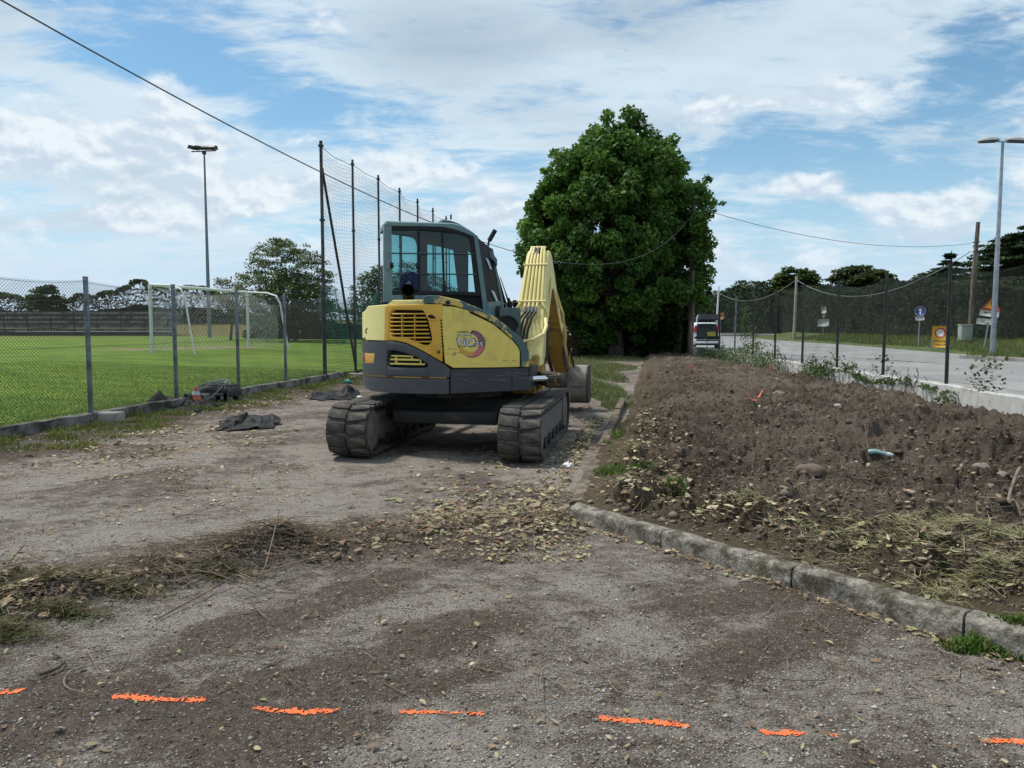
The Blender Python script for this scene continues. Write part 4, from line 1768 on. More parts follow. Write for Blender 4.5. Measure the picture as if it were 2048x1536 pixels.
def cedar(label, base_px, D, zb, pxs, seed, n_layers, ca, cb, leaf=.33, per=70):
    """conifer with flat tiers of boughs"""
    b = dp(base_px, 650, D)
    b.z = zb
    root = empty('cedar_tree', tuple(b))
    tag(root, label, 'tree', GR)
    prof = sorted(px_profile(pxs, base_px, D, zb))
    hs = [p[0] for p in prof]
    g = np.random.default_rng(seed)
    cen, rad = [], []
    mb = MB()
    ht = hs[-1]
    mb.tube([(0, 0, -.5), (0, 0, ht * .5), (0, 0, ht)], [.35, .22, .03], 8)
    for k in range(n_layers):
        h = hs[0] + (ht - hs[0]) * (k + .3) / n_layers
        l, r = np.interp(h, hs, [p[1] for p in prof]), np.interp(h, hs, [p[2] for p in prof])
        nb_ = 9
        for i in range(nb_):
            a = g.uniform(0, 2 * np.pi)
            reach = (r if math.cos(a) > 0 else -l) * g.uniform(.7, 1.05)
            tip = np.array([reach * math.cos(a), reach * .8 * math.sin(a), h + g.uniform(-.3, .2) - .05 * reach])
            mb.tube([(0, 0, h), tuple(tip * .6 + np.array([0, 0, h]) * .4 + np.array([0, 0, .12])), tuple(tip)], [.09, .05, .015], 5)
            for t in np.linspace(.3, 1, 5):
                cen.append(tip * t + np.array([0, 0, h]) * (1 - t))
                rad.append((.42 + .13 * abs(reach)) * g.uniform(.7, 1.2) * (1.15 - .5 * t))
    mb.build('trunk', BARK, root)
    cen, rad = np.array(cen), np.array(rad)
    P, idx = clumps_to_leaves(cen, rad, per, seed + 1, .32)
    t = g.beta(1.3, 2, len(cen))[idx][:, None]
    c = (np.array(ca) * (1 - t) + np.array(cb) * t) * g.uniform(.7, 1.3, (len(P), 1))
    V, f, C = leaf_cloud(P, leaf, c, droop=.35, flat=.6, seed=seed + 2, aspect=.5)
    raw('crown', V, f, LEAF, root, C, kind='stuff')


cedar('huge dark cedar rising behind the street lamp at the edge of the picture', 2075, 60, .8, [(440, 2070, 2080), (462, 2020, 2140), (490, 1965, 2190), (525, 1945, 2210), (560, 1925, 2230), (600, 1930, 2230)], 301, 15, (0.020, 0.042, 0.022), (0.085, 0.120, 0.040), per=70)
cedar('small pointed conifer top left of the brown wooden pole', 1897, 64, .8, [(503, 1896, 1899), (530, 1870, 1922), (545, 1862, 1930), (570, 1840, 1945), (600, 1830, 1950)], 311, 7, (0.014, 0.027, 0.017), (0.040, 0.058, 0.026), leaf=.26, per=26)
cedar('tiny pointed conifer top standing left of the small conifer', 1842, 80, .8, [(545, 1841, 1843), (556, 1830, 1852), (570, 1822, 1860), (600, 1800, 1875)], 321, 6, (0.014, 0.027, 0.017), (0.04, 0.058, 0.026), leaf=.28, per=20)

for k, (px, D, top, w, lab) in enumerate(((1416, 115, 571, 7, 'slim dark cypress just left of the slim white pole'), (1403, 118, 590, 16, 'low rounded dark tree between the big tree and the cypress'), (1008, 140, 604, 7, 'tiny far cypress beside the excavator cab, first from the cab'), (1019, 140, 600, 7, 'tiny far cypress beside the excavator cab, middle of three'), (1031, 140, 600, 6, 'tiny far cypress beside the excavator cab, nearest the boom'))):
    plant_tree('cypress_tree', lab, px, D, .5, [(top, px - 1, px + 1), (top + 12, px - w * .7, px + w * .7), (top + 35, px - w, px + w), (645, px - w, px + w)], leaf=.4, n_cl=40, per=40, ca=(0.008, 0.014, 0.010), cb=(0.018, 0.03, 0.016), seed=400 + k, group='cypresses and far trees', cl_r=(.3, .6), droop=-.6)

# behind the field: ivy-grown fence, bushes, the loose tree
hedge('ivy_hedge', 'ragged ivy grown hedge behind the terrace across the field', [hb(-160, 84, 1.6), hb(40, 84, 1.6), hb(160, 84, 1.6), hb(300, 84, 1.6), hb(440, 84, 1.6), hb(520, 84, 1.6)], [3.0, 3.3, 3.7, 4.2, 3.2, .6], 0, 1.4, 18000, .30, (0.030, 0.042, 0.022), (0.12, 0.14, 0.06), 111, ragged=.3, fill=.5)
plant_tree('bush', 'rounded green bush top rising above the ivy hedge', 92, 82, 1.5, [(574, 80, 108), (582, 65, 125), (600, 58, 132), (625, 58, 135)], leaf=.36, n_cl=50, per=60, ca=(0.02, 0.045, 0.012), cb=(0.07, 0.12, 0.02), seed=501, cl_r=(.5, .9), cat='bush')
plant_tree('loose_tree', 'loose twiggy young tree behind the right end of the goal', 575, 46, .6,
           [(480, 540, 560), (492, 520, 620), (510, 500, 650), (540, 485, 668), (570, 470, 675), (600, 470, 680), (650, 480, 670)], leaf=.14, n_cl=540, per=34, ca=(0.055, 0.085, 0.030), cb=(0.18, 0.225, 0.09), seed=511, trunk_r=.10, cl_r=(.25, .55), sparse=True, droop=-.3)
plant_tree('loose_tree', 'sparse pale green sapling crowns low beside the floodlight mast', 460, 52, .6,
           [(560, 432, 470), (575, 425, 500), (600, 420, 520), (620, 430, 520)], leaf=.15, n_cl=80, per=24, ca=(0.06, 0.085, 0.03), cb=(0.16, 0.19, 0.075), seed=521, trunk_r=.08, cl_r=(.3, .6), sparse=True, droop=-.3)
plant_tree('loose_tree', 'green bushy tree seen through the net left of the cab', 745, 46, .6,
           [(535, 740, 765), (550, 715, 790), (575, 700, 820), (605, 695, 840), (640, 690, 850)], leaf=.17, n_cl=190, per=36, ca=(0.040, 0.075, 0.028), cb=(0.13, 0.18, 0.065), seed=531, trunk_r=.1, cl_r=(.35, .7), sparse=True, droop=-.2)
plant_tree('loose_tree', 'small leafy tree seen through the cab windows', 850, 48, .6,
           [(530, 800, 830), (550, 790, 880), (575, 785, 920), (605, 785, 940), (640, 780, 960)], leaf=.17, n_cl=190, per=36, ca=(0.040, 0.075, 0.028), cb=(0.13, 0.18, 0.065), seed=541, trunk_r=.1, cl_r=(.35, .7), sparse=True, droop=-.2)
hedge('thicket', 'dark bramble thicket along the far end of the field', [hb(500, 58, .55), hb(560, 57, .55), hb(640, 56, .55), hb(800, 54, .55), hb(960, 54, .5), hb(1080, 54, .4)], [.5, 1.6, 2.2, 1.9, 1.8, 1.6], 0, 2.2, 9000, .2, (0.028, 0.038, 0.018), (0.10, 0.12, 0.05), 121, cat='thicket', ragged=.35, fill=.6)
hedge('thicket', 'dim ivy thicket under the big tree next to the utility pole', [hb(1150, 39, .1), hb(1250, 38.5, .1), hb(1330, 37, .1), hb(1372, 35.5, .1)], 2.5, 2.1, 1.2, 14000, .15, (0.020, 0.034, 0.015), (0.075, 0.105, 0.036), 131, cat='thicket', ragged=.25)
plant_tree('bush', 'small bright green bush at the foot of the big tree', 1180, 34.5, .1, [(672, 1165, 1190), (682, 1155, 1205), (700, 1150, 1212), (708, 1160, 1205)], leaf=.13, n_cl=50, per=60, ca=(0.02, 0.055, 0.012), cb=(0.06, 0.12, 0.022), seed=551, cl_r=(.18, .32), cat='bush', trunk_r=.03)
plant_tree('bush', 'hanging leafy bush below the crown left of the utility pole', 1320, 36, .1, [(600, 1290, 1370), (630, 1285, 1370), (660, 1300, 1370), (690, 1310, 1372)], leaf=.16, n_cl=70, per=70, ca=(0.014, 0.032, 0.010), cb=(0.05, 0.085, 0.02), seed=561, cl_r=(.3, .55), cat='bush', trunk_r=.04)


plant_tree('bush', 'dense dark bush under the loose twiggy tree behind the goal', 590, 50, .55, [(545, 570, 620), (565, 530, 655), (600, 500, 668), (655, 500, 670)], leaf=.16, n_cl=190, per=46, ca=(0.032, 0.050, 0.022), cb=(0.12, 0.15, 0.058), seed=571, cl_r=(.35, .65), cat='bush')
hedge('tree_belt', 'mixed belt of green trees rising just above the hedge beyond the road', [hb(2020, 84, .8), hb(1900, 88, .8), hb(1780, 94, .8), hb(1660, 104, .8), hb(1560, 116, .8), hb(1450, 128, .8)], [5.4, 5.2, 5.3, 5.6, 6.0, 6.2], 0, 5.0, 15000, .5, (0.026, 0.048, 0.020), (0.095, 0.14, 0.045), 141, cat='trees', ragged=.3)
plant_tree('broadleaf_tree', 'tall dark tree mass between the brown pole and the street lamp', 1985, 66, .8, [(478, 1975, 2050), (500, 1955, 2100), (530, 1935, 2130), (560, 1915, 2140), (610, 1900, 2140)], leaf=.34, n_cl=190, per=60, ca=(0.020, 0.040, 0.022), cb=(0.075, 0.115, 0.04), seed=581, group=GR, cl_r=(.7, 1.3), squash=.4)
plant_tree('broadleaf_tree', 'dark bushy tree below the small conifer top behind the hedge', 1875, 72, .8, [(538, 1868, 1900), (555, 1835, 1925), (575, 1800, 1945), (610, 1785, 1950)], leaf=.36, n_cl=130, per=55, ca=(0.020, 0.040, 0.020), cb=(0.070, 0.105, 0.038), seed=591, group=GR, cl_r=(.7, 1.2))


def brush_pile():
    b = dp(1115, 700, 35)
    b.z = 0.0
    g = np.random.default_rng(77)
    mb = MB()
    n = 900
    a = g.uniform(0, 2 * np.pi, n)
    r = 1.15 * g.random(n) ** .6
    C = np.stack([r * np.cos(a), r * np.sin(a) * .7, (1.55 * (1 - r / 1.3)) * g.random(n) ** .7 + .05], 1)
    d = g.normal(0, 1, (n, 3)) * np.array([1, 1, .45])
    d /= np.linalg.norm(d, axis=1, keepdims=True)
    ln = g.uniform(.2, .7, (n, 1))
    mb.segs(C - d * ln, C + d * ln, g.uniform(.008, .024, n))
    o = mb.build('brush_pile', mat('dead_brush', (0.105, 0.060, 0.042), .95, vscale=1.5, col2=(0.05, 0.03, 0.022)), smooth=0)
    o.location = b
    tag(o, 'heap of reddish brown dead branches left of the big tree', 'brush pile')


brush_pile()


def ivy_on_wall():
    """ivy trailing over the far part of the pale wall and up some posts"""
    g = np.random.default_rng(31)
    P = []
    for (ya, yb, n, z0, z1, out) in ((15.4, 19.0, 380, .30, .50, .09), (17.5, 21.5, 300, .3, .55, .09), (19.8, 21.8, 520, .1, .58, .24), (24.0, 33.0, 2600, .05, .75, .6), (32.5, 37.0, 420, .05, .55, .35), (14.3, 15.0, 90, .38, .5, .12), (13.6, 14.2, 110, .05, .45, .12)):
        y = g.uniform(ya, yb, n)
        z = g.uniform(z0, z1, n) * (.75 + .35 * fbm(y, y * 0, .6, 3, 88))
        x = right_x(y) - np.abs(g.normal(0, out, n)) * (1.25 - z / z1) - .08 + .14 * (z > .42)
        P.append(np.stack([x, y, z + .05], 1))
    for (y0, n, z1) in ((36.3, 90, 1.7), (29.2, 420, 2.2), (25.25, 60, 1.0), (17.0, 60, .85), (19.75, 60, .85), (28.0, 200, 1.5), (12.9, 110, 1.0), (13.2, 40, .85)):
        z = .4 + (z1 - .4) * g.random(n)
        y = y0 + g.normal(0, .22, n)
        P.append(np.stack([right_x(y) + g.normal(0, .10, n), y, z], 1))
    P = np.concatenate(P)
    n = len(P)
    c = cols_between(n, (0.035, 0.070, 0.020), (0.12, 0.18, 0.05), 32, (0.13, 0.12, 0.05), .06)
    V, f, C = leaf_cloud(P, .068, c, droop=.4, flat=.2, seed=33, aspect=.8)
    root = empty('ivy', (7.9, 18, .4))
    tag(root, 'trailing ivy creeping over the pale wall and up the fence posts', 'ivy')
    raw('ivy_leaves', V - np.array(root.location), f, LEAF, root, C, kind='stuff')
    # stems
    mb = MB()
    A, B = [], []
    for y in g.uniform(15, 33, 110):
        x = float(right_x(y))
        p = np.array([x - .12, y, .1])
        for k in range(5):
            q_ = p + np.array([g.normal(0, .04), g.normal(0, .12), g.uniform(.05, .14)])
            A.append(p)
            B.append(q_)
            p = q_
    mb.segs(np.array(A) - np.array(root.location), np.array(B) - np.array(root.location), .006)
    mb.build('ivy_stems', BARK, root, smooth=0, kind='stuff')


ivy_on_wall()


# ------------------------------------------------------------------ grass blades
def blades(P, hgt, cols, seed, lean=.5, width=.006, curl=.5):
    """two-segment bent blades"""
    g = np.random.default_rng(seed)
    n = len(P)
    a = g.uniform(0, 2 * np.pi, n)
    dx, dy = np.cos(a), np.sin(a)
    h = np.asarray(hgt) * g.uniform(.5, 1.3, n)
    le = g.uniform(.1, 1, n) * lean * h
    w = width * g.uniform(.6, 1.3, n)
    sx, sy = -dy * w, dx * w
    V = np.zeros((n, 5, 3))
    V[:, 0] = P + np.stack([sx, sy, 0 * w], 1)
    V[:, 1] = P - np.stack([sx, sy, 0 * w], 1)
    mid = P + np.stack([dx * le * .35, dy * le * .35, h * .6], 1)
    V[:, 2] = mid + np.stack([sx, sy, 0 * w], 1) * .8
    V[:, 3] = mid - np.stack([sx, sy, 0 * w], 1) * .8
    V[:, 4] = P + np.stack([dx * le, dy * le, h * (1 - curl * .3 * lean)], 1)
    b = np.arange(n)[:, None] * 5
    f = np.concatenate([b + np.array([[0, 1, 3]]), b + np.array([[0, 3, 2]]), b + np.array([[2, 3, 4]])])
    return V.reshape(-1, 3), f, np.repeat(cols, 5, 0)


GRASS = mat('grass_blade', (1, 1, 1), .7, attr='col', transl=.3, spec=.2)


def field_grass():
    g = np.random.default_rng(41)
    n = 90000
    y = 8.5 + 14 * g.random(n) ** 1.2
    x = left_x(y) - .05 - 9 * g.random(n) ** 1.6
    ok = (np.abs(x) / y < .80)
    x, y = x[ok], y[ok]
    z = field_h(x, y) - .01
    P = np.stack([x, y, z], 1)
    c = cols_between(len(P), (0.070, 0.140, 0.015), (0.170, 0.260, 0.036), 42, (0.26, 0.27, 0.08), .07)
    V, f, C = blades(P, .036, c, 43, 1.0, .006)
    raw('field_grass', V, f, GRASS, None, C, kind='stuff')


def verge_grass():
    g = np.random.default_rng(45)
    n = 15000
    y = 29 + 46 * g.random(n)
    k = g.random(n)
    xe = np.interp(y, [29, 31.5, 34, 38.5, 45, 58, 77], [21.5, 20.9, 19.8, 23.2, 24.2, 25.4, 26.8])
    x = xe + .1 + (verge_back(y) - xe) * k
    z = .12 + .62 * k ** 1.2
    P = np.stack([x, y, z], 1)
    c = cols_between(n, (0.085, 0.125, 0.026), (0.20, 0.23, 0.07), 46, (0.36, 0.33, 0.12), .06)
    V, f, C = blades(P, .28, c, 47, .7, .018)
    raw('verge_grass', V, f, GRASS, None, C, kind='stuff')


def patch_grass(name, spots, seed, ca, cb, c3=None, p3=0.0, hfac=1.0, hf=None):
    """spots: (x, y, radius_x, radius_y, blades, height)"""
    g = np.random.default_rng(seed)
    P, Hh = [], []
    for (x, y, rx, ry, n, h) in spots:
        a = g.uniform(0, 2 * np.pi, n)
        r = g.random(n) ** .6
        xx, yy = x + rx * r * np.cos(a), y + ry * r * np.sin(a)
        zz = (hf or ground_h)(xx, yy) - .01
        P.append(np.stack([xx, yy, zz], 1))
        Hh.append(np.full(n, h) * (1.15 - .6 * r))
    P, Hh = np.concatenate(P), np.concatenate(Hh)
    c = cols_between(len(P), ca, cb, seed + 1, c3, p3)
    V, f, C = blades(P, Hh, c, seed + 2, .9, .0055)
    return raw(name, V, f, GRASS, None, C, kind='stuff')


field_grass()
verge_grass()
_s = []
q = random.Random(17)
# weeds at the foot of the low wall
for y in np.arange(8.6, 21.5, .30):
    x = float(left_x(y)) + .12
    for k in range(3):
        xx = x + abs(q.gauss(0, .55)) + .05
        if q.random() < .92:
            _s.append((xx, y + q.uniform(-.2, .2), q.uniform(.10, .34), q.uniform(.10, .3), q.randint(80, 190), q.uniform(.04, .12)))
_w = at(240, 838)
_s += [(_w.x, _w.y, .35, .3, 420, .22), (at(400, 822).x, at(400, 822).y, .5, .25, 500, .10), (at(330, 828).x, at(330, 828).y, .4, .2, 400, .10), (at(470, 812).x, at(470, 812).y, .5, .2, 400, .09), (at(100, 868).x, at(100, 868).y, .6, .25, 500, .09)]
patch_grass('wall_weeds', _s, 51, (0.075, 0.120, 0.020), (0.190, 0.250, 0.050), (0.32, 0.27, 0.12), .25)
_s = []
for (px, py, rx, ry, n, h) in ((1180, 765, .35, .9, 900, .26), (1200, 785, .3, .5, 700, .2), (1215, 790, .25, .5, 600, .16), (1180, 735, 1.0, 1.6, 1500, .28), (1150, 722, 1.4, 2.0, 1500, .25), (1235, 800, .3, .3, 400, .16), (1170, 715, 2.0, 2.0, 1500, .22), (700, 745, 1.2, .8, 1200, .16), (655, 750, .6, .5, 700, .18), (725, 735, .8, 1.2, 900, .2), (1205, 770, .45, 1.2, 1500, .2), (1240, 785, .5, .7, 1000, .15), (1190, 745, .9, 2.0, 1800, .24), (1215, 730, 1.0, 2.0, 1300, .16), (1150, 705, 2.5, 3.0, 2200, .26), (1180, 700, 2.0, 3.0, 1800, .26), (1220, 712, 1.6, 2.0, 900, .16), (1229, 803, .22, .9, 900, .14), (1226, 775, .28, 1.3, 1200, .16), (1224, 750, .4, 1.8, 1400, .17), (1232, 728, .7, 2.4, 1500, .17), (1240, 715, 1.1, 3.0, 1500, .18)):
    p = at(px, py, .1)
    _s.append((p.x, p.y, rx, ry, n, h))
patch_grass('rough_grass', _s, 55, (0.060, 0.095, 0.022), (0.150, 0.190, 0.060), (0.27, 0.25, 0.13), .25)
_s = []
for (px, py, rx, ry, n, h) in ((1960, 1245, .16, .07, 520, .085), (2040, 1255, .15, .07, 420, .08), (1900, 1235, .06, .04, 90, .05), (1410, 1025, .08, .06, 70, .07), (1220, 945, .16, .18, 320, .09), (1275, 960, .16, .14, 220, .08), (1350, 1000, .12, .1, 140, .09), (1235, 870, .12, .4, 200, .08), (1210, 885, .08, .2, 120, .07)):
    p = at(px, py, .12)
    _s.append((p.x, p.y, rx, ry, n, h))
patch_grass('kerb_grass', _s, 57, (0.060, 0.12, 0.016), (0.15, 0.24, 0.05), (0.28, 0.25, 0.12), .12)

p = at(62, 868)
g = patch_grass('weed_tuft', [(p.x, p.y, .16, .10, 320, .17)], 61, (0.075, 0.17, 0.016), (0.19, 0.33, 0.04))
del g['kind']
tag(g, 'bright green tuft of long leaves before the low wall at far left', 'plant')
# =================================================================== the excavator
EXC = Matrix.Translation((-0.68, 9.85, 0.0)) @ Matrix.Rotation(R(15), 4, 'Z')      # local +X is forward for the upper body
EXI = EXC.inverted()
EO = EXI @ Vector((0, 0, H))

excavator = empty('excavator', EXC.translation, R(15))
tag(excavator, 'yellow and dark grey tracked mini excavator with a teal cab parked on the lot', 'excavator')

yel = mat('greenish_yellow_paint', (0.78, 0.61, 0.135), 0.42, vscale=4, col2=(0.64, 0.49, 0.12), lo=.52, hi=.72, var=.10, spec=.5, fine=.04, bscale=30)
pale = mat('pale_yellow_paint', (0.88, 0.78, 0.32), 0.42, vscale=3, col2=(0.78, 0.67, 0.26), lo=.5, hi=.7, var=.05, spec=.5)
ora = mat('orange_yellow_paint', (0.70, 0.40, 0.045), 0.45, vscale=4, col2=(0.60, 0.33, 0.04), lo=.5, hi=.72, var=.08, spec=.5)
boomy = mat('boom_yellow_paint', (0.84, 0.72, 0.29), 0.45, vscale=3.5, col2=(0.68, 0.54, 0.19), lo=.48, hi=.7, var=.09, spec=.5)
boomd = mat('shaded_dirty_yellow', (0.44, 0.29, 0.05), 0.6, vscale=3.5, col2=(0.13, 0.09, 0.035), lo=.50, hi=.68, var=.12)  # darker boom yellow: blotches of dirt plus the underside's painted shade
grey = mat('dark_grey_paint', (0.062, 0.066, 0.076), 0.5, vscale=3, col2=(0.11, 0.108, 0.105), lo=.54, hi=.75, var=.12, spec=.45)
greyd = mat('scuffed_dark_grey', (0.046, 0.049, 0.056), 0.55, vscale=2.2, col2=(0.10, 0.095, 0.088), lo=.60, hi=.72, var=.15, stretch=(1, 1, 3))
teal = mat('cab_teal_paint', (0.118, 0.205, 0.218), 0.45, vscale=4, col2=(0.155, 0.235, 0.24), var=.08, spec=.5)
green = mat('worn_green_trim', (0.070, 0.120, 0.115), 0.5, vscale=3.4, col2=(0.58, 0.45, 0.14), lo=.50, hi=.54, var=.1)
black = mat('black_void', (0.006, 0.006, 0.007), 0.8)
rubber = mat('dusty_rubber', (0.040, 0.037, 0.034), 0.85, vscale=5, col2=(0.13, 0.108, 0.088), lo=.44, hi=.66, var=.25, bump=.004, bscale=60)
steel_d = mat('dirty_dark_steel', (0.035, 0.032, 0.030), 0.75, vscale=4, col2=(0.085, 0.070, 0.056), lo=.45, hi=.7, var=.2, bump=.003)
steel_m = mat('dusty_track_frame', (0.15, 0.135, 0.12), 0.85, vscale=5, col2=(0.07, 0.06, 0.052), lo=.5, hi=.68, var=.2, bump=.003)
bucket_m = mat('dusty_bucket_steel', (0.23, 0.205, 0.175), 0.8, vscale=3, col2=(0.13, 0.11, 0.09), lo=.5, hi=.72, var=.15, bump=.003)
chrome = mat('chrome_rod', (0.72, 0.74, 0.76), 0.18, 1.0)
hose = mat('black_hose', (0.014, 0.014, 0.015), 0.5)
rub_seal = mat('black_seal', (0.008, 0.009, 0.010), 0.6)
glass = glass_mat('cab_glass', (0.66, 0.84, 0.85))


class Surf:
    """an upright wall over a plan outline in the excavator's frame; pixels of the photograph land on it"""
    def __init__(self, pts, closed=False):
        self.closed = closed
        self.sil = None
        self.p = [Vector((x, y)) for x, y in pts]
        self.l = [0.0]
        for a, b_ in zip(self.p[:-1], self.p[1:]):
            self.l.append(self.l[-1] + (b_ - a).length)

    def hit(self, px, py):
        if self.closed:
            if self.sil is None:
                a, b_ = 600.0, 900.0
                for _ in range(40):
                    m = (a + b_) / 2
                    a, b_ = (a, m) if self.hit0(m, 700) else (m, b_)
                self.sil = b_ + 2.5
            if px < self.sil:
                s, z = self.hit0(self.sil, py)
                return s - (self.sil - px) * .022, z
        return self.hit0(px, py)

    def hit0(self, px, py):
        d = EXI.to_3x3() @ ray(px, py)
        best = None
        n = len(self.p) - 1
        for i in range(n):
            a, b_ = self.p[i], self.p[i + 1]
            e = b_ - a
            det = d.x * (-e.y) + e.x * d.y
            if abs(det) < 1e-9:
                continue
            rx, ry = a.x - EO.x, a.y - EO.y
            t = (rx * (-e.y) + e.x * ry) / det
            u = (d.x * ry - d.y * rx) / det
            lo = -1e9 if i == 0 and not self.closed else -1e-6
            hi = 1e9 if i == n - 1 else 1 + 1e-6
            if lo <= u <= hi and t > 0:
                if i == 0 and u < 0 and best is not None:
                    continue
                if best is None or t < best[0]:
                    best = (t, self.l[i] + u * e.length, EO.z + d.z * t)
        return best and (best[1], best[2])

    def pt(self, s, z, off=0.0):
        n = len(self.p) - 1
        i = 0
        while i < n - 1 and s > self.l[i + 1]:
            i += 1
        a, b_ = self.p[i], self.p[i + 1]
        e = (b_ - a)
        L_ = e.length
        e = e / L_
        t = s - self.l[i]

        def nrm(k):
            k = max(0, min(n - 1, k))
            q_ = (self.p[k + 1] - self.p[k]).normalized()
            return Vector((q_.y, -q_.x))
        f = t / L_
        if f < .5:
            nn = nrm(i - 1).lerp(nrm(i), .5 + f)
        else:
            nn = nrm(i).lerp(nrm(i + 1), f - .5)
        nn.normalize()
        p = a + e * t + nn * off
        return Vector((p.x, p.y, z))


def lin(pts, x):
    if x <= pts[0][0]:
        return pts[0][1]
    for (x0, y0), (x1, y1) in zip(pts[:-1], pts[1:]):
        if x <= x1:
            return y0 + (y1 - y0) * (x - x0) / max(1e-9, x1 - x0)
    return pts[-1][1]


def strip(mb, S, top, bot, off=0.0, depth=.03, step=6.0, rnd_=.006, ny=4):
    """a raised panel on the wall between two outlines given in photograph pixels"""
    x0, x1 = max(top[0][0], bot[0][0]), min(top[-1][0], bot[-1][0])
    xs = sorted(set([x0, x1] + [p[0] for p in top + bot if x0 < p[0] < x1] + list(np.arange(x0, x1, step))))
    xs = [x for i, x in enumerate(xs) if i == 0 or x - xs[i - 1] > .4]
    if x1 - xs[-1] > 1e-6:
        xs[-1] = x1
    e = 1.1
    if x1 - x0 > 4 * e:
        xs = [x0, x0 + e] + [x for x in xs if x0 + 2 * e < x < x1 - 2 * e] + [x1 - e, x1]
    nx = len(xs)
    V = []
    rows = ny + 2
    for i, x in enumerate(xs):
        yt, yb = lin(top, x), lin(bot, x)
        hgt = yb - yt
        ee = min(e / hgt, .3) if hgt > .5 else .3
        fr = [0, ee] + [ee + (1 - 2 * ee) * k / (ny - 1) for k in range(1, ny - 1)] + [1 - ee, 1]
        endc = (i == 0 or i == nx - 1)
        for j, f in enumerate(fr):
            s, z = S.hit(x, yt + hgt * f)
            o = off - (rnd_ if (endc or j in (0, len(fr) - 1)) else 0)
            V.append(S.pt(s, z, o)[:])
    m = ny + 2
    Fc = []
    for i in range(nx - 1):
        for j in range(m - 1):
            Fc.append((i * m + j, i * m + j + 1, (i + 1) * m + j + 1, (i + 1) * m + j))
    # edge walls going in
    ring = [(i, 0) for i in range(nx)] + [(nx - 1, j) for j in range(1, m)] + [(i, m - 1) for i in range(nx - 2, -1, -1)] + [(0, j) for j in range(m - 2, 0, -1)]
    base = len(V)
    for (i, j) in ring:
        x = xs[i]
        yt, yb = lin(top, x), lin(bot, x)
        hgt = yb - yt
        ee = min(e / hgt, .3) if hgt > .5 else .3
        fr = [0, ee] + [ee + (1 - 2 * ee) * k / (ny - 1) for k in range(1, ny - 1)] + [1 - ee, 1]
        s, z = S.hit(x, yt + hgt * fr[j])
        V.append(S.pt(s, z, off - depth)[:])
    k = len(ring)
    for a in range(k):
        b_ = (a + 1) % k
        Fc.append((ring[a][0] * m + ring[a][1], ring[b_][0] * m + ring[b_][1], base + b_, base + a))
    mb.add(V, Fc)
    return mb


def c3(*pts):
    return [(720 + x / 5.851, 580 + y / 5.851) for x, y in pts]


def c2(*pts):
    return [(720 + x / 6.827, 430 + y / 6.826) for x, y in pts]


# ------------------------------------------------------------------ upper body
_o = []
for a in range(100, 223, 3):
    _o.append((1.165 * math.cos(R(a)), 1.165 * math.sin(R(a))))
_p0, _pc, _p1 = Vector(_o[-1]), Vector((-.668, -1.0)), Vector((-.36, -1.0))
for k in range(1, 9):
    t = k / 8
    _o.append(tuple(_p0 * (1 - t) ** 2 + _pc * 2 * t * (1 - t) + _p1 * t * t))
_o += [(-.1, -1.0), (.2, -1.0), (.66, -1.0)]
BODY = Surf(_o, True)

# dark core everything is fixed on
mb = MB()
_n = len(_o)
core_top = [(700, 628), (733, 625), (745, 613), (790, 609), (846, 607), (870, 600), (905, 603), (940, 615), (975, 632), (1005, 652), (1030, 672), (1047, 695), (1056, 716), (1062, 738)]
V, Fc = [], []
ss = np.linspace(0.0, BODY.l[-1] - .02, 90)
for s in ss:
    p = BODY.pt(s, 0, -.035)
    w = EXC @ Vector((p.x, p.y, 1.4))
    px = CX + F * w.x / w.y
    if s < 1.9:
        zt = 1.62
    else:
        # top edge as seen along this column
        yt = lin(core_top, px)
        zt = (EXC @ Vector((p.x, p.y, 0))).y
        dr = ray(px, yt)
        zt = H + dr.z * zt / dr.y - .02
    inner = Vector((p.x * .62, -.13 if p.y < -.13 else p.y * .6))
    V += [(p.x * .9, p.y * .9, .74), (p.x * .985, p.y * .985, .745), (p.x, p.y, .80), (p.x, p.y, zt - .05), (p.x * .99, p.y * .99, zt - .01), (p.x * .93, p.y * .93, zt + .012), (inner.x, inner.y, zt + .03), (inner.x, inner.y, .74)]
for i in range(len(ss) - 1):
    for j in range(7):
        Fc.append((i * 8 + j, i * 8 + j + 1, (i + 1) * 8 + j + 1, (i + 1) * 8 + j))
Fc.append(tuple(range(8)))
Fc.append(tuple(range((len(ss) - 1) * 8, len(ss) * 8))[::-1])
mb.add(V, Fc)
mb.build('body_core', black, excavator, smooth=40)
# deck plate under the cab and the front
mb = MB()
mb.prism([(-.95, .62), (-.95, -.3), (-.60, -.96), (.64, -.96), (.95, -.35), (.95, .5), (.7, 1.0), (-.6, 1.0)], lambda a, b_, d: Vector((a, b_, d)), .74, 1.0)
mb.build('revolving_frame', greyd, excavator)

# counterweight: the upper dark band with its vent opening, the lower band, front skirt
vent_t = c3((338, 760), (352, 705), (440, 706), (560, 738), (690, 790), (780, 852), (805, 882))
vent_b = c3((338, 872), (372, 905), (600, 912), (780, 910), (805, 884))
band_t = [(700, 684)] + c3((40, 625), (80, 603), (280, 598), (430, 604), (560, 633), (680, 690), (800, 757), (900, 820), (1000, 880), (1046, 915))
band_b = [(700, 748)] + c3((40, 988), (300, 1000), (640, 1014), (1046, 1018))


def clip(pts, a, b_):
    return [(a, lin(pts, a))] + [p for p in pts if a < p[0] < b_] + [(b_, lin(pts, b_))]


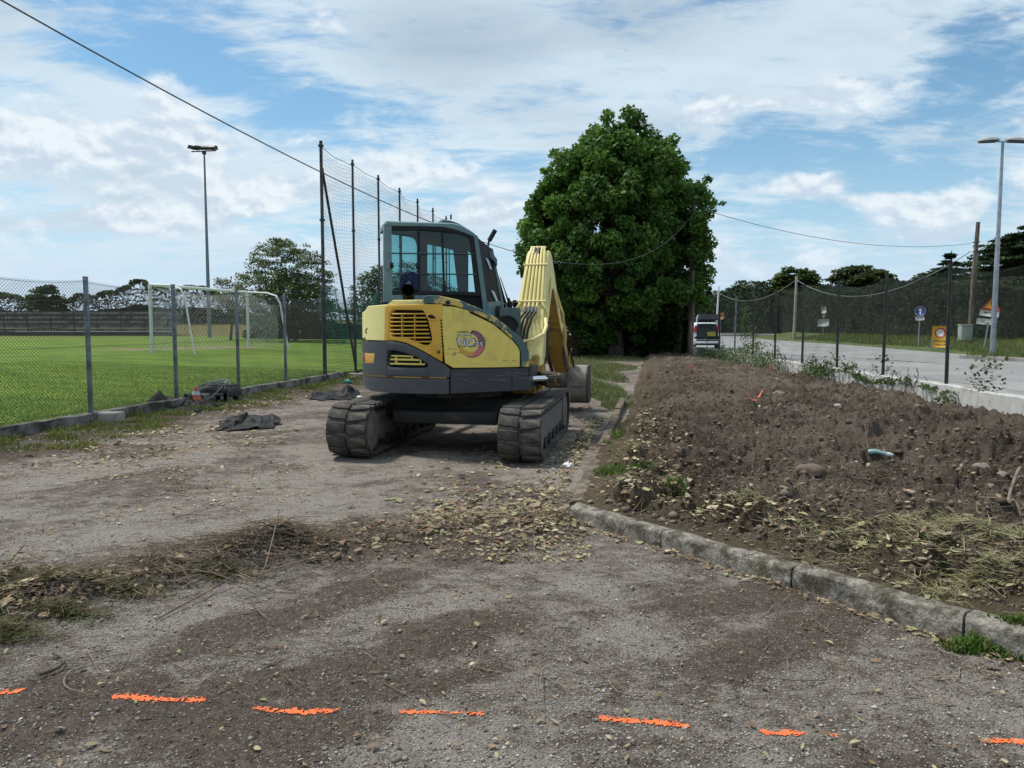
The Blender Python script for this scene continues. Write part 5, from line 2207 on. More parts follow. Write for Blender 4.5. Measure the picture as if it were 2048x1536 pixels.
mb = MB()
vx0, vx1 = vent_t[0][0], vent_t[-1][0]
bx1 = band_t[-1][0]
strip(mb, BODY, clip(band_t, 712, vx0), clip(band_b, 712, vx0), .035, .08, rnd_=.0)
strip(mb, BODY, clip(band_t, vx0, vx1), vent_t, .035, .08, rnd_=.004)
strip(mb, BODY, vent_b, clip(band_b, vx0, vx1), .035, .08, rnd_=.004)
strip(mb, BODY, clip(band_t, vx1, bx1), clip(band_b, vx1, bx1), .035, .08, rnd_=.0)
cw = mb.build('counterweight', grey, excavator, smooth=40)
mb = MB()
low_t = [(700, 751)] + c3((40, 1006), (300, 1018), (640, 1032), (1040, 1036))
low_b = [(700, 776)] + c3((60, 1080), (100, 1150), (150, 1180), (400, 1205), (700, 1216), (1000, 1218), (1040, 1216))
strip(mb, BODY, clip(low_t, 712, low_t[-1][0]), clip(low_b, 712, low_t[-1][0]), .032, .10, rnd_=.012)
mb.build('counterweight_base', grey, excavator, smooth=40)
mb = MB()
strip(mb, BODY, clip(band_b, 712, bx1 - 6), clip([(x, y + 2.6) for x, y in band_b], 712, bx1 - 6), .018, .05, rnd_=.0)
mb.build('groove_stripe', mat('stripe_yellow', (.55, .38, .06), .5, vscale=2.2, col2=(.30, .05, .03), lo=.52, hi=.58), excavator)
mb = MB()
strip(mb, BODY, c3((1052, 926), (1900, 908), (1975, 906)), c3((1052, 1215), (1400, 1200), (1900, 1176), (1975, 1168)), .022, .10, rnd_=.008)
skirt = mb.build('side_skirt', greyd, excavator, smooth=40)
mb = MB()
strip(mb, BODY, c3((1770, 940), (1776, 940)), c3((1770, 1180), (1776, 1180)), .0232, .01, rnd_=0)
mb.build('skirt_joint', black, skirt)
pale_scr = mat('pale_scratch', (.20, .19, .18), .7)
for (a, b_, m_) in (((1180, 1035), (1330, 1092), pale_scr), ((1510, 1050), (1700, 1040), pale_scr), ((1590, 1005), (1760, 985), pale_scr), ((1690, 965), (1960, 975), pale_scr), ((1730, 985), (1960, 1040), pale_scr), ((1260, 1110), (1305, 1125), pale_scr), ((1080, 985), (1230, 990), pale_scr), ((1620, 1062), (1720, 1052), pale_scr), ((815, 1120), (915, 1085), mat('rusty_scratch', (.22, .07, .04), .7)), ((150, 1060), (240, 1055), pale_scr), ((560, 1110), (640, 1100), pale_scr)):
    s_ = MB()
    strip(s_, BODY, c3((a[0], a[1] - 1.5), (b_[0], b_[1] - 1)), c3((a[0], a[1] + 2), (b_[0], b_[1] + 2.5)), .0232 if a[0] > 1040 else .0335, .0012, rnd_=0)
    s_.build('scratch', m_, skirt)
mb = MB()
strip(mb, BODY, c3((1978, 872), (2015, 876)), c3((1978, 1010), (2015, 1000)), .03, .2, rnd_=.005)
mb.build('front_corner', greyd, excavator)

# vent slats inside the dark opening
vent = MB()
strip(vent, BODY, vent_t, vent_b, -.030, .005, rnd_=0)
vent.build('vent_back', black, cw)
for (a, b_, y0, y1) in ((365, 610, 760, 778), (355, 700, 800, 822), (350, 760, 852, 872)):
    s_ = MB()
    strip(s_, BODY, c3((a, y0), (b_, y0 + 8)), c3((a, y1), (b_, y1 + 8)), .005, .03, rnd_=.002)
    s_.build('vent_slat', yel, cw)
for (x, y0, y1) in ((410, 770, 860), (600, 768, 812), (700, 815, 868)):
    s_ = MB()
    strip(s_, BODY, c3((x, y0), (x + 16, y0)), c3((x, y1), (x + 16, y1)), .0, .03, rnd_=.002)
    s_.build('vent_slat', yel, cw)

# pale rear cover
mb = MB()
strip(mb, BODY, [(712, 626), (733, 622)] + c3((80, 250), (118, 188), (330, 170)), [(712, 680)] + c3((85, 560), (105, 588), (280, 594), (330, 594)), .030, .08, rnd_=.014)
rear = mb.build('rear_cover', pale, excavator, smooth=40)
mb = MB()
for (x, y) in ((88, 470), (100, 450), (92, 495)):
    strip(mb, BODY, c3((x, y), (x + 8, y - 6), (x + 17, y)), c3((x, y + 12), (x + 8, y + 18), (x + 17, y + 10)), .0315, .002, rnd_=0)
mb.build('paint_chip', black, rear)

# orange grille panel with real openings
g_top = c3((284, 245), (350, 172), (600, 168), (940, 166), (962, 300), (985, 600))
x0, x1 = c3((284, 0), (985, 0))[0][0], c3((284, 0), (985, 0))[1][0]
g_top = c3((284, 245), (345, 174), (600, 168), (944, 166), (985, 168))
g_bot = c3((284, 592), (430, 590), (560, 620), (680, 678), (800, 745), (900, 806), (985, 852))
ho_t = c3((366, 300), (385, 250), (430, 232), (700, 236), (745, 240), (775, 300), (800, 345), (842, 545))
ho_b = c3((366, 470), (398, 546), (530, 552), (640, 592), (740, 640), (800, 652), (842, 600))
hx0, hx1 = ho_t[0][0], ho_t[-1][0]
mb = MB()
strip(mb, BODY, clip(g_top, x0, hx0), clip(g_bot, x0, hx0), .030, .08, rnd_=.006)
strip(mb, BODY, clip(g_top, hx0, hx1), ho_t, .030, .08, rnd_=.005)
strip(mb, BODY, ho_b, clip(g_bot, hx0, hx1), .030, .08, rnd_=.005)
e1 = c3((962, 0))[0][0]
strip(mb, BODY, clip(g_top, hx1, e1), clip(g_bot, hx1, e1), .030, .08, rnd_=.004)
gp = mb.build('grille_panel', ora, excavator, smooth=40)
mb = MB()
strip(mb, BODY, ho_t, ho_b, -.028, .003, rnd_=0)
mb.build('grille_back', black, gp)
for k in range(9):
    y0 = 268 + k * 46.5
    sl = MB()
    # each louvre spans the opening at its height
    a, b_ = 372, 772 + k * 8.5
    if k >= 6:
        a = 372 + (k - 5.2) * 105
    if k == 0:
        a, b_ = 392, 762
    if k >= 7:
        b_ = 836
    if a > 800:
        continue
    strip(sl, BODY, c3((a, y0 + 4), (b_, y0 + 2)), c3((a, y0 + 21), (b_, y0 + 18)), .034, .045, rnd_=.006)
    sl.build('grille_louvre', ora, gp)
for (x, ya, yb) in ((498, 290, 548), (644, 290, 590)):
    sl = MB()
    strip(sl, BODY, c3((x - 5, ya), (x + 9, ya)), c3((x - 10, yb), (x + 4, yb)), .022, .05, rnd_=.003)
    sl.build('grille_rib', ora, gp)
mb = MB()
strip(mb, BODY, c3((795, 305), (812, 290), (850, 292), (890, 325)), c3((795, 312), (820, 332), (860, 336), (890, 330)), .0312, .003, rnd_=0)
mb.build('handle_recess', black, gp)
mb = MB()
strip(mb, BODY, c3((800, 342), (850, 344), (905, 338), (930, 315)), c3((800, 352), (850, 356), (905, 350), (930, 325)), .040, .02, rnd_=.005)
mb.build('handle_lip', ora, gp)
for k in range(9):
    y = 345 + k * 37
    x = 936 + k * 2.4
    s_ = MB()
    strip(s_, BODY, c3((x, y), (x + 18, y - 2)), c3((x, y + 25), (x + 18, y + 23)), .0313, .003, rnd_=0)
    s_.build('vent_slot', black, gp)
_s, _z = BODY.hit(*c3((917, 725))[0])
_pp = BODY.pt(_s, _z, .030)
mb = MB()
mb.tube([_pp, BODY.pt(_s, _z, .044)], .019, 14)
_w = mb.build('lock_ring', steel_d, gp)
mb = MB()
mb.tube([BODY.pt(_s, _z, .0442), BODY.pt(_s, _z, .0475)], .011, 12)
mb.build('lock_barrel', steel_m, _w)

# big side panel with the round emblem
p_top = c3((958, 184), (1100, 196), (1250, 232), (1290, 262), (1390, 318), (1560, 405), (1700, 522), (1780, 590), (1840, 662), (1866, 722))
p_left = 0
p_bot = c3((958, 430), (975, 640), (992, 855), (1085, 912), (1400, 910), (1866, 902))
mb = MB()
strip(mb, BODY, p_top, p_bot, .028, .07, rnd_=.010)
sp = mb.build('side_panel', yel, excavator, smooth=40)
mb = MB()
strip(mb, BODY, c3((1275, 262), (1300, 262), (1400, 318)), c3((1275, 272), (1300, 282), (1400, 326)), .0295, .002, rnd_=0)
mb.build('panel_notch', black, sp)
# scratches and rubbed marks on the panel
for (a, b_) in (((1105, 738), (1240, 728)), ((1090, 735), (1115, 722)), ((1660, 830), (1720, 826)), ((1770, 826), (1815, 828)), ((1000, 745), (1025, 748)), ((992, 548), (1003, 551)), ((1030, 690), (1130, 688))):
    s_ = MB()
    strip(s_, BODY, c3((a[0], a[1] - 2), (b_[0], b_[1] - 2)), c3((a[0], a[1] + 2.5), (b_[0], b_[1] + 2)), .0292, .0012, rnd_=0)
    s_.build('scratch', black, sp)
s_ = MB()
strip(s_, BODY, c3((1066, 745), (1115, 740)), c3((1070, 768), (1118, 766)), .0291, .001, rnd_=0)
s_.build('worn_patch', mat('worn_pink', (.42, .30, .2), .6), sp)

# green worn edge trim
tr_t = c3((726, 112), (738, 78), (800, 62), (920, 66), (1150, 116), (1400, 216), (1600, 332), (1750, 452), (1880, 562), (1945, 650), (1975, 740))
tr_b = c3((726, 140), (760, 158), (950, 164), (1100, 182), (1300, 252), (1500, 352), (1700, 502), (1830, 632), (1874, 722), (1878, 905), (1975, 903))
mb = MB()
strip(mb, BODY, tr_t, tr_b, .032, .12, rnd_=.016, ny=5)
trim = mb.build('edge_trim', green, excavator, smooth=50)
_s, _z = BODY.hit(*c3((1022, 148))[0])
mb = MB()
mb.tube([BODY.pt(_s, _z, .025), BODY.pt(_s, _z, .046)], .028, 16)
_r = mb.build('lock_ring', steel_m, trim)
mb = MB()
mb.tube([BODY.pt(_s, _z, .0462), BODY.pt(_s, _z, .05)], .018, 14)
mb.build('lock_barrel', black, _r)

# engine hood on top
HOOD = Surf([(-.93, -.66), (-.55, -.86), (-.25, -.88)])
mb = MB()
strip(mb, HOOD, c3((318, 172), (380, 118), (762, 114)), c3((318, 182), (380, 182), (762, 182)), .0, .55, rnd_=.015)
mb.build('engine_hood', pale, excavator, smooth=40)
mb = MB()
for x in (690, 820):
    a = HOOD.pt(*HOOD.hit(*c3((x - 20, 116))[0]), .01)
    b_ = HOOD.pt(*HOOD.hit(*c3((x + 25, 148))[0]), .02)
    mb.tube([a, a.lerp(b_, .5) + Vector((0, 0, .012)), b_], .006, 6)
mb.build('hood_seam', yel, excavator)

# exhaust
EXH = Surf([(-1, -.55), (1, -.55)])
_s, _z = EXH.hit(816, 582)
_b = EXH.pt(_s, _z, 0)
tocam = (EO - _b).normalized()
mb = MB()
d_ = (tocam + Vector((0, 0, .18))).normalized()
mb.tube([_b + Vector((.03, .10, -.35)), _b + Vector((.02, .09, -.13)), _b + Vector((.01, .05, -.03)), _b + d_ * .06], [.060, .064, .074, .076], 16, caps=False)
mb.tube([_b + d_ * .06, _b + d_ * .058], [.076, .069], 16, caps=False)
pit = MB()
pit.tube([_b + d_ * .050, _b + d_ * .046], [.069, .069], 16)
ex_p = mb.build('exhaust_pipe', mat('sooty_exhaust', (.010, .010, .010), .8, spec=.1), excavator)
pit.build('exhaust_mouth', mat('mouth_darkness', (.0015, .0015, .0015), 1.0, spec=0.0), ex_p)  # black disc paints in the darkness inside the pipe

# ------------------------------------------------------------------ cab
CR = Surf([(-.90, -.12), (.9, -.12)])                # right side of the cab
CL = Surf([(-.80, .84), (.9, .84)])                  # left side
ZR = 2.77
cab = empty('cab')
cab.parent = excavator


def cab_part(mbx, name, m, smooth=40, parent=cab):
    return mbx.build(name, m, parent, smooth)


fr_t = c2((372, 120), (560, 122), (900, 135), (1150, 150), (1300, 180), (1450, 225), (1545, 268), (1590, 290))
in_t = c2((400, 182), (560, 186), (900, 196), (1100, 200), (1250, 218), (1400, 258), (1500, 300), (1560, 350))
# frame of the right side, strip by strip, around one large window
wl, wr = c2((400, 0))[0][0], 0
mb = MB()
strip(mb, CR, c2((322, 128), (345, 108), (395, 102)), c2((322, 1190), (345, 1192), (395, 1192)), .0, .08, rnd_=.012)
mb_post = cab_part(mb, 'rear_post', teal)
mb = MB()
strip(mb, CR, c2((345, 104), (395, 98), (900, 104), (1130, 112), (1300, 150), (1450, 205), (1560, 255), (1605, 290)), c2((345, 165), (395, 152), (900, 160), (1130, 168), (1290, 200), (1440, 250), (1540, 295), (1605, 330)), .006, .085, rnd_=.02)
cab_part(mb, 'roof_rail', teal, 60)
# black seal round the window: top, left, bottom
mb = MB()
strip(mb, CR, c2((385, 148), (900, 158), (1130, 168), (1290, 200), (1440, 250), (1545, 300)), c2((385, 215), (900, 205), (1130, 216), (1290, 240), (1440, 290), (1545, 350)), -.006, .05, rnd_=.004)
strip(mb, CR, c2((385, 150), (428, 150)), c2((405, 1090), (448, 1090))[:1] + c2((428, 1090)), -.008, .05, rnd_=.004)
strip(mb, CR, c2((412, 1030), (1300, 1040), (1640, 1052)), c2((412, 1092), (1300, 1100), (1660, 1108)), -.006, .05, rnd_=.004)
cab_part(mb, 'window_seal', rub_seal)


def slanted(name, S, tl, tr, bl, br, m, off=0.0, depth=.06, parent=cab):
    """four-cornered board on a wall, corners in photograph pixels"""
    q_ = [S.hit(*p) for p in (tl, tr, br, bl)]
    V = [S.pt(s, z, off)[:] for s, z in q_] + [S.pt(s, z, off - depth)[:] for s, z in q_]
    mb_ = MB()
    mb_.add(V, [(0, 1, 2, 3), (7, 6, 5, 4), (0, 4, 5, 1), (1, 5, 6, 2), (2, 6, 7, 3), (3, 7, 4, 0)])
    return mb_.build(name, m, parent)


P2 = lambda x, y: c2((x, y))[0]
slanted('window_seal', CR, P2(1500, 285), P2(1558, 285), P2(1590, 1105), P2(1660, 1105), rub_seal, -.004)
slanted('front_pillar', CR, P2(1552, 262), P2(1606, 282), P2(1672, 1200), P2(1735, 1200), teal, .004, .08)
slanted('window_mullion', CR, P2(786, 205), P2(822, 205), P2(798, 1040), P2(830, 1040), rub_seal, -.012, .03)
slanted('window_mullion', CR, P2(1112, 205), P2(1140, 205), P2(1140, 1040), P2(1166, 1040), rub_seal, -.012, .03)
# lower dark recess and teal sill under the window
slanted('lower_panel', CR, P2(400, 1090), P2(900, 1096), P2(400, 1215), P2(900, 1215), teal, -.002, .05)
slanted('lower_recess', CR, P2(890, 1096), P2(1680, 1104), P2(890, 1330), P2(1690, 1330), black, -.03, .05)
slanted('lower_front_panel', CR, P2(1672, 1195), P2(1755, 1200), P2(1690, 1345), P2(1800, 1345), teal, .0, .08)
slanted('handle_box', CR, P2(345, 615), P2(402, 618), P2(345, 740), P2(402, 740), teal, .03, .03)
# glass and guard bars
slanted('window_glass', CR, P2(410, 170), P2(1530, 280), P2(430, 1045), P2(1620, 1050), glass, -.022, .004)
for y in (524, 800):
    a, b_ = CR.hit(*P2(432, y)), CR.hit(*P2(1590 if y > 600 else 1555, y + 12))
    mb = MB()
    mb.tube([CR.pt(*a, .012), CR.pt(*b_, .012)], .0085, 8)
    mb.build('guard_bar', mat('bar_green_grey', (.05, .075, .075), .5), cab)
for (x, y) in ((435, 690), (788, 690), (1160, 990)):
    s, z = CR.hit(*P2(x, y))
    mb = MB()
    p = CR.pt(s, z, .0)
    mb.box((p.x - .02, p.y - .02, p.z - .035), (p.x + .02, p.y + .01, p.z + .035), bev=.006)
    mb.build('window_latch', rub_seal, cab)

# rear face
RX = [(-.90, -.12), (-.80, .84)]
REAR = Surf([RX[1], RX[0]])
zc0, zc1 = 1.70, ZR - .02
mb = MB()
n_ = Vector((-.995, .104, 0))
V = []
for off in (0, .06):
    for (x, y, z) in ((-.90, -.115, 1.0), (-.80, .84, 1.0), (-.80, .84, zc1 - .06), (-.90, -.115, zc1)):
        V.append((x - n_.x * off - .0, y, z))
mb.add(V, [(0, 1, 2, 3), (7, 6, 5, 4), (0, 4, 5, 1), (1, 5, 6, 2), (2, 6, 7, 3), (3, 7, 4, 0)])
cab_part(mb, 'rear_panel', teal)

def on_vert(x, y, px, py):
    """height on the upright through (x, y) that the photograph shows at row py"""
    w_ = EXC @ Vector((x, y, 0))
    dr = ray(px, py)
    return H + dr.z * w_.y / dr.y


def foot(px, y):
    """local x where the line of sight of column px crosses local y"""
    d = EXI.to_3x3() @ ray(px, 640)
    t = (y - EO.y) / d.y
    return EO.x + d.x * t


# chamfer corners, top and bottom (front pillar leans)
tA = (foot(955, -.12), -.12)
tB = (foot(983, .30), .30)
bA = (foot(973, -.12), -.12)
bB = (foot(1004, .30), .30)
zt, zb = on_vert(*tA, 955, 475), on_vert(*bA, 973, 608)
zt2, zb2 = on_vert(*tB, 983, 497), on_vert(*bB, 1004, 606)


# roof: curved slab over the plan, dropping at the front, with the raised hatch
def roof_z(x):
    return ZR - .01 - (ZR - .045 - zt) * (max(0, x + .10) / (tA[0] + .10)) ** 1.75


mb = MB()
V, Fc = [], []
XF = tB[0] + .03
xs = np.linspace(-.90, XF, 22)
for x in xs:
    y0 = -.12 if x < tA[0] else -.12 + (x - tA[0]) / (tB[0] - tA[0]) * .42
    y1 = .84
    z = roof_z(x)
    V += [(x, y0, z - .05), (x, y0 + .005, z - .012), (x, y0 + .05, z + .004), (x, (y0 + y1) / 2, z + .012), (x, y1 - .05, z), (x, y1, z - .05)]
for i in range(21):
    for j in range(5):
        Fc.append((i * 6 + j, i * 6 + j + 1, (i + 1) * 6 + j + 1, (i + 1) * 6 + j))
    Fc.append((i * 6, (i + 1) * 6, (i + 1) * 6 + 5, i * 6 + 5))
Fc.append(tuple(range(6)))
Fc.append(tuple(range(126, 132))[::-1])
mb.add(V, Fc)
cab_part(mb, 'roof', teal, 50)
mb = MB()
V, Fc = [], []
xs = np.linspace(-.16, XF + .03, 16)
for x in xs:
    z = roof_z(x)
    V += [(x, .22, z - .01), (x, .23, z + .075), (x, .28, z + .09), (x, .74, z + .085), (x, .78, z - .01)]
for i in range(15):
    for j in range(4):
        Fc.append((i * 5 + j, i * 5 + j + 1, (i + 1) * 5 + j + 1, (i + 1) * 5 + j))
    Fc.append((i * 5, (i + 1) * 5, (i + 1) * 5 + 4, i * 5 + 4))
Fc.append(tuple(range(5)))
Fc.append(tuple(range(75, 80))[::-1])
mb.add(V, Fc)
cab_part(mb, 'roof_hatch', mat('hatch_teal', (.075, .13, .15), .4), 40)
mb = MB()
mb.tube([(-.05, .2, roof_z(-.05) + .09), (-.05, .2, roof_z(-.05) + .15)], .012, 6)
cab_part(mb, 'hatch_knob', rub_seal)
# work lamp on the front of the roof
lp = CR.pt(*CR.hit(*P2(1745, 300)), -.45)
lp = Vector((XF - .02, .34, 0))
w_ = EXC @ lp
dr = ray(978, 474)
lp.z = H + dr.z * w_.y / dr.y
mb = MB()
mb.tube([lp + Vector((-.03, 0, -.05)), lp + Vector((.05, -.01, .09))], .032, 10)
mb.tube([lp + Vector((-.05, .02, -.16)), lp + Vector((-.03, 0, -.04))], .014, 6)
cab_part(mb, 'work_lamp', rub_seal)

# chamfered front right glass and front
def cab_quad(name, pts, m, th=.02, parent=cab):
    a, b_, c_ = (Vector(p) for p in pts[:3])
    nn = (b_ - a).cross(c_ - a).normalized()
    V = [tuple(p) for p in pts] + [tuple(Vector(p) - nn * th) for p in pts]
    k = len(pts)
    mb_ = MB()
    mb_.add(V, [tuple(range(k)), tuple(range(2 * k - 1, k - 1, -1))] + [(i, (i + 1) % k + 0, (i + 1) % k + k, i + k) for i in range(k)])
    return mb_.build(name, m, parent)


cab_quad('chamfer_glass', [(*bA, zb), (*bB, zb2), (*tB, zt2), (*tA, zt)], mat('dark_tinted_glass', (.022, .028, .034), .6, spec=.1), .01)
cab_quad('chamfer_frame', [(bA[0], bA[1] - .006, zb - .25), (bB[0], bB[1] - .006, zb2 - .25), (bB[0], bB[1] - .006, zb2 + .03), (bA[0], bA[1] - .006, zb + .02)], teal, .05)
mb = MB()
mb.tube([Vector((*tB, zt2)), Vector((*bB, zb2)), Vector((*bB, zb2 - .25))], .022, 8)
cab_part(mb, 'front_pillar', teal)
mb = MB()
k_ = lambda f, g_: (Vector((*tA, zt)).lerp(Vector((*tB, zt2)), f)).lerp(Vector((*bA, zb)).lerp(Vector((*bB, zb2)), f), g_) + Vector((.005, -.012, 0))
for (f0, g0, f1, g1) in ((.35, .25, .55, .42), (.38, .78, .6, .97)):
    pa, pb = k_(f0, g0), k_(f1, g1)
    mb.add([pa[:], k_(f0 + .22, g0 + .02)[:], k_(f1 + .15, g1)[:], pb[:]], [(0, 1, 2, 3)])
cab_part(mb, 'glass_reflection_strip', mat('painted_reflection', (.40, .52, .56), .5))  # pale strips paint a reflection onto the dark glass
# wiper at the windscreen
mb = MB()
wa = Vector((*bB, 0)) + Vector((.10, .05, 0))
wz = lambda py: on_vert(wa.x, wa.y, 1000, py)
mb.tube([Vector((wa.x - .11, wa.y, wz(555))), Vector((wa.x - .05, wa.y, wz(580))), Vector((wa.x, wa.y, wz(603)))], [.005, .007, .014], 6)
mb.tube([Vector((wa.x, wa.y, wz(596))), Vector((wa.x + .02, wa.y, wz(612)))], .02, 6)
cab_part(mb, 'wiper', rub_seal)
# windscreen
mb = MB()
bL = (.86, .84)
tL = (.62, .84)
cab_quad('windscreen', [(*bB, zb2), (*bL, zb2), (*tL, zt2 - .03), (*tB, zt2)], glass, .006)
# teal box ahead of the cab with a round hose guide
mb = MB()
xa, xb = .55, foot(1030, .35)
za, zc_ = on_vert(.8, .3, 1015, 652), on_vert(.8, .3, 1015, 616)
mb.box((xa, .05, za - .3), (xb, .75, zc_), bev=.02)
cab_part(mb, 'front_cover', mat('front_cover_teal', (.06, .105, .10), .55, vscale=5, col2=(.09, .13, .12)))
mb = MB()
pc = Vector((foot(1014, -.05), -.05, on_vert(.75, -.05, 1014, 655)))
mb.tube([pc + Vector((.14 * math.cos(a), 0, .14 * math.sin(a))) for a in np.linspace(0, math.pi, 12)], .022, 8)
mb.tube([pc + Vector((0, -.01, 0)), pc + Vector((0, .05, 0))], .13, 20)
cab_part(mb, 'hose_guide', rub_seal)

# left wall of the cab with its two window openings, seen through the right window
mb = MB()
lt = c2((330, 110), (1000, 130), (1300, 190), (1560, 300))
lb = c2((330, 1330), (1000, 1330), (1560, 1330))
o1t = c2((425, 262), (560, 278), (680, 295), (730, 312), (765, 350), (783, 410))
o1b = c2((425, 1036), (600, 1040), (783, 1040))
o2t = c2((920, 395), (1130, 438), (1280, 478), (1340, 980))
o2b = c2((920, 1040), (1340, 1042))
strip(mb, CL, clip(lt, P2(330, 0)[0], P2(425, 0)[0]), clip(lb, P2(330, 0)[0], P2(425, 0)[0]), .0, .05, rnd_=0)
strip(mb, CL, clip(lt, P2(425, 0)[0], P2(783, 0)[0]), o1t, .0, .05, rnd_=0)
strip(mb, CL, o1b, clip(lb, P2(425, 0)[0], P2(783, 0)[0]), .0, .05, rnd_=0)
strip(mb, CL, clip(lt, P2(783, 0)[0], P2(920, 0)[0]), clip(lb, P2(783, 0)[0], P2(920, 0)[0]), .0, .05, rnd_=0)
strip(mb, CL, clip(lt, P2(920, 0)[0], P2(1340, 0)[0]), o2t, .0, .05, rnd_=0)
strip(mb, CL, o2b, clip(lb, P2(920, 0)[0], P2(1340, 0)[0]), .0, .05, rnd_=0)
strip(mb, CL, clip(lt, P2(1340, 0)[0], P2(1480, 0)[0]), clip(lb, P2(1340, 0)[0], P2(1480, 0)[0]), .0, .05, rnd_=0)
lw = cab_part(mb, 'left_wall', mat('cab_interior', (.022, .030, .032), .7), 0)
slanted('window_glass', CL, P2(425, 262), P2(783, 262), P2(425, 1040), P2(783, 1040), glass, -.02, .004, lw)
slanted('window_glass', CL, P2(920, 380), P2(1345, 380), P2(920, 1042), P2(1345, 1042), glass, -.02, .004, lw)
for (x, a, b_) in ((565, 270, 1040), (1025, 420, 1040), (1215, 460, 1040)):
    mb = MB()
    mb.tube([CL.pt(*CL.hit(*P2(x, a)), .01), CL.pt(*CL.hit(*P2(x + 5, b_)), .01)], .008, 6)
    cab_part(mb, 'guard_bar', rub_seal, parent=lw)
# seat and levers
mb = MB()
mb.box((-.30, .22, 1.2), (.22, .68, 1.55), bev=.04)
M_ = Matrix.Translation((-.26, .45, 1.5)) @ Matrix.Rotation(R(-10), 4, 'Y')
mb.box((-.10, -.24, 0), (.05, .24, .52), M_, bev=.04)
cab_part(mb, 'seat', mat('dark_seat_cloth', (.02, .022, .024), .9))
mb = MB()
for y in (.14, .74):
    mb.tube([(.30, y, 1.35), (.32, y, 1.62), (.34, y - .01, 1.80)], [.018, .016, .03], 8)
mb.box((.05, .06, 1.2), (.42, .18, 1.5), bev=.03)
mb.box((.40, .1, 1.2), (.62, .5, 1.75), bev=.04)
cab_part(mb, 'control_levers', rub_seal)
# deck of the cab
mb = MB()
mb.box((-.86, -.10, 1.0), (.6, .82, 1.14))
cab_part(mb, 'cab_floor', black)

# ------------------------------------------------------------------ tracks
TR = Matrix.Translation((-0.62, 9.83, 0)) @ Matrix.Rotation(R(90 - 10), 4, 'Z')   # local +X runs along the tracks
TE = EXI @ TR
LEN, RAD, WID = 3.10, .312, .47
half = LEN / 2 - RAD


def stadium(s, r):
    """position and heading on the belt path at arc length s (path radius r)"""
    st = 2 * half
    ar = math.pi * r
    per = 2 * (st + ar)
    s = s % per
    if s < st:
        return (-half + s, RAD + r - .0 - .014 * math.sin(math.pi * s / st)), 0.0
    s -= st
    if s < ar:
        a = s / r
        return (half + r * math.sin(a), RAD + r * math.cos(a)), -a
    s -= ar
    if s < st:
        return (half - s, RAD - r), -math.pi
    s -= st
    a = s / r
    return (-half - r * math.sin(a), RAD - r * math.cos(a)), -math.pi - a


lug_mesh = None
ro, ri = RAD - .030, RAD - .060
per_o = 2 * (2 * half + math.pi * ro)
NL = 46
mb = MB()
for side in (0, 1):
    y0, y1 = ((-.225, -.012), (.012, .225))[side]
    sh = (-.022, .022)[side]
    # a slanted block with a raised ridge
    prof = [(-.058, 0), (-.050, .017), (-.014, .021), (.016, .021), (.050, .016), (.058, 0)]
    V = []
    n = len(prof)
    for (y, dx, sc) in ((y0, -sh * .4, .72 if side == 0 else 1.0), (y0 + (y1 - y0) * .35, 0, 1.0), (y0 + (y1 - y0) * .7, sh * .2, 1.0), (y1, sh * .6, 1.0 if side == 0 else .72)):
        V += [(x * sc + dx + sh * .5, y, z) for x, z in prof]
    Fc = []
    for i in range(3):
        for j in range(n - 1):
            Fc.append((i * n + j, i * n + j + 1, (i + 1) * n + j + 1, (i + 1) * n + j))
    Fc.append(tuple(range(n))[::-1])
    Fc.append(tuple(range(3 * n, 4 * n)))
    mb.add(V, Fc)
lug_mesh = mb.mesh('tread_lug', rubber, 25)

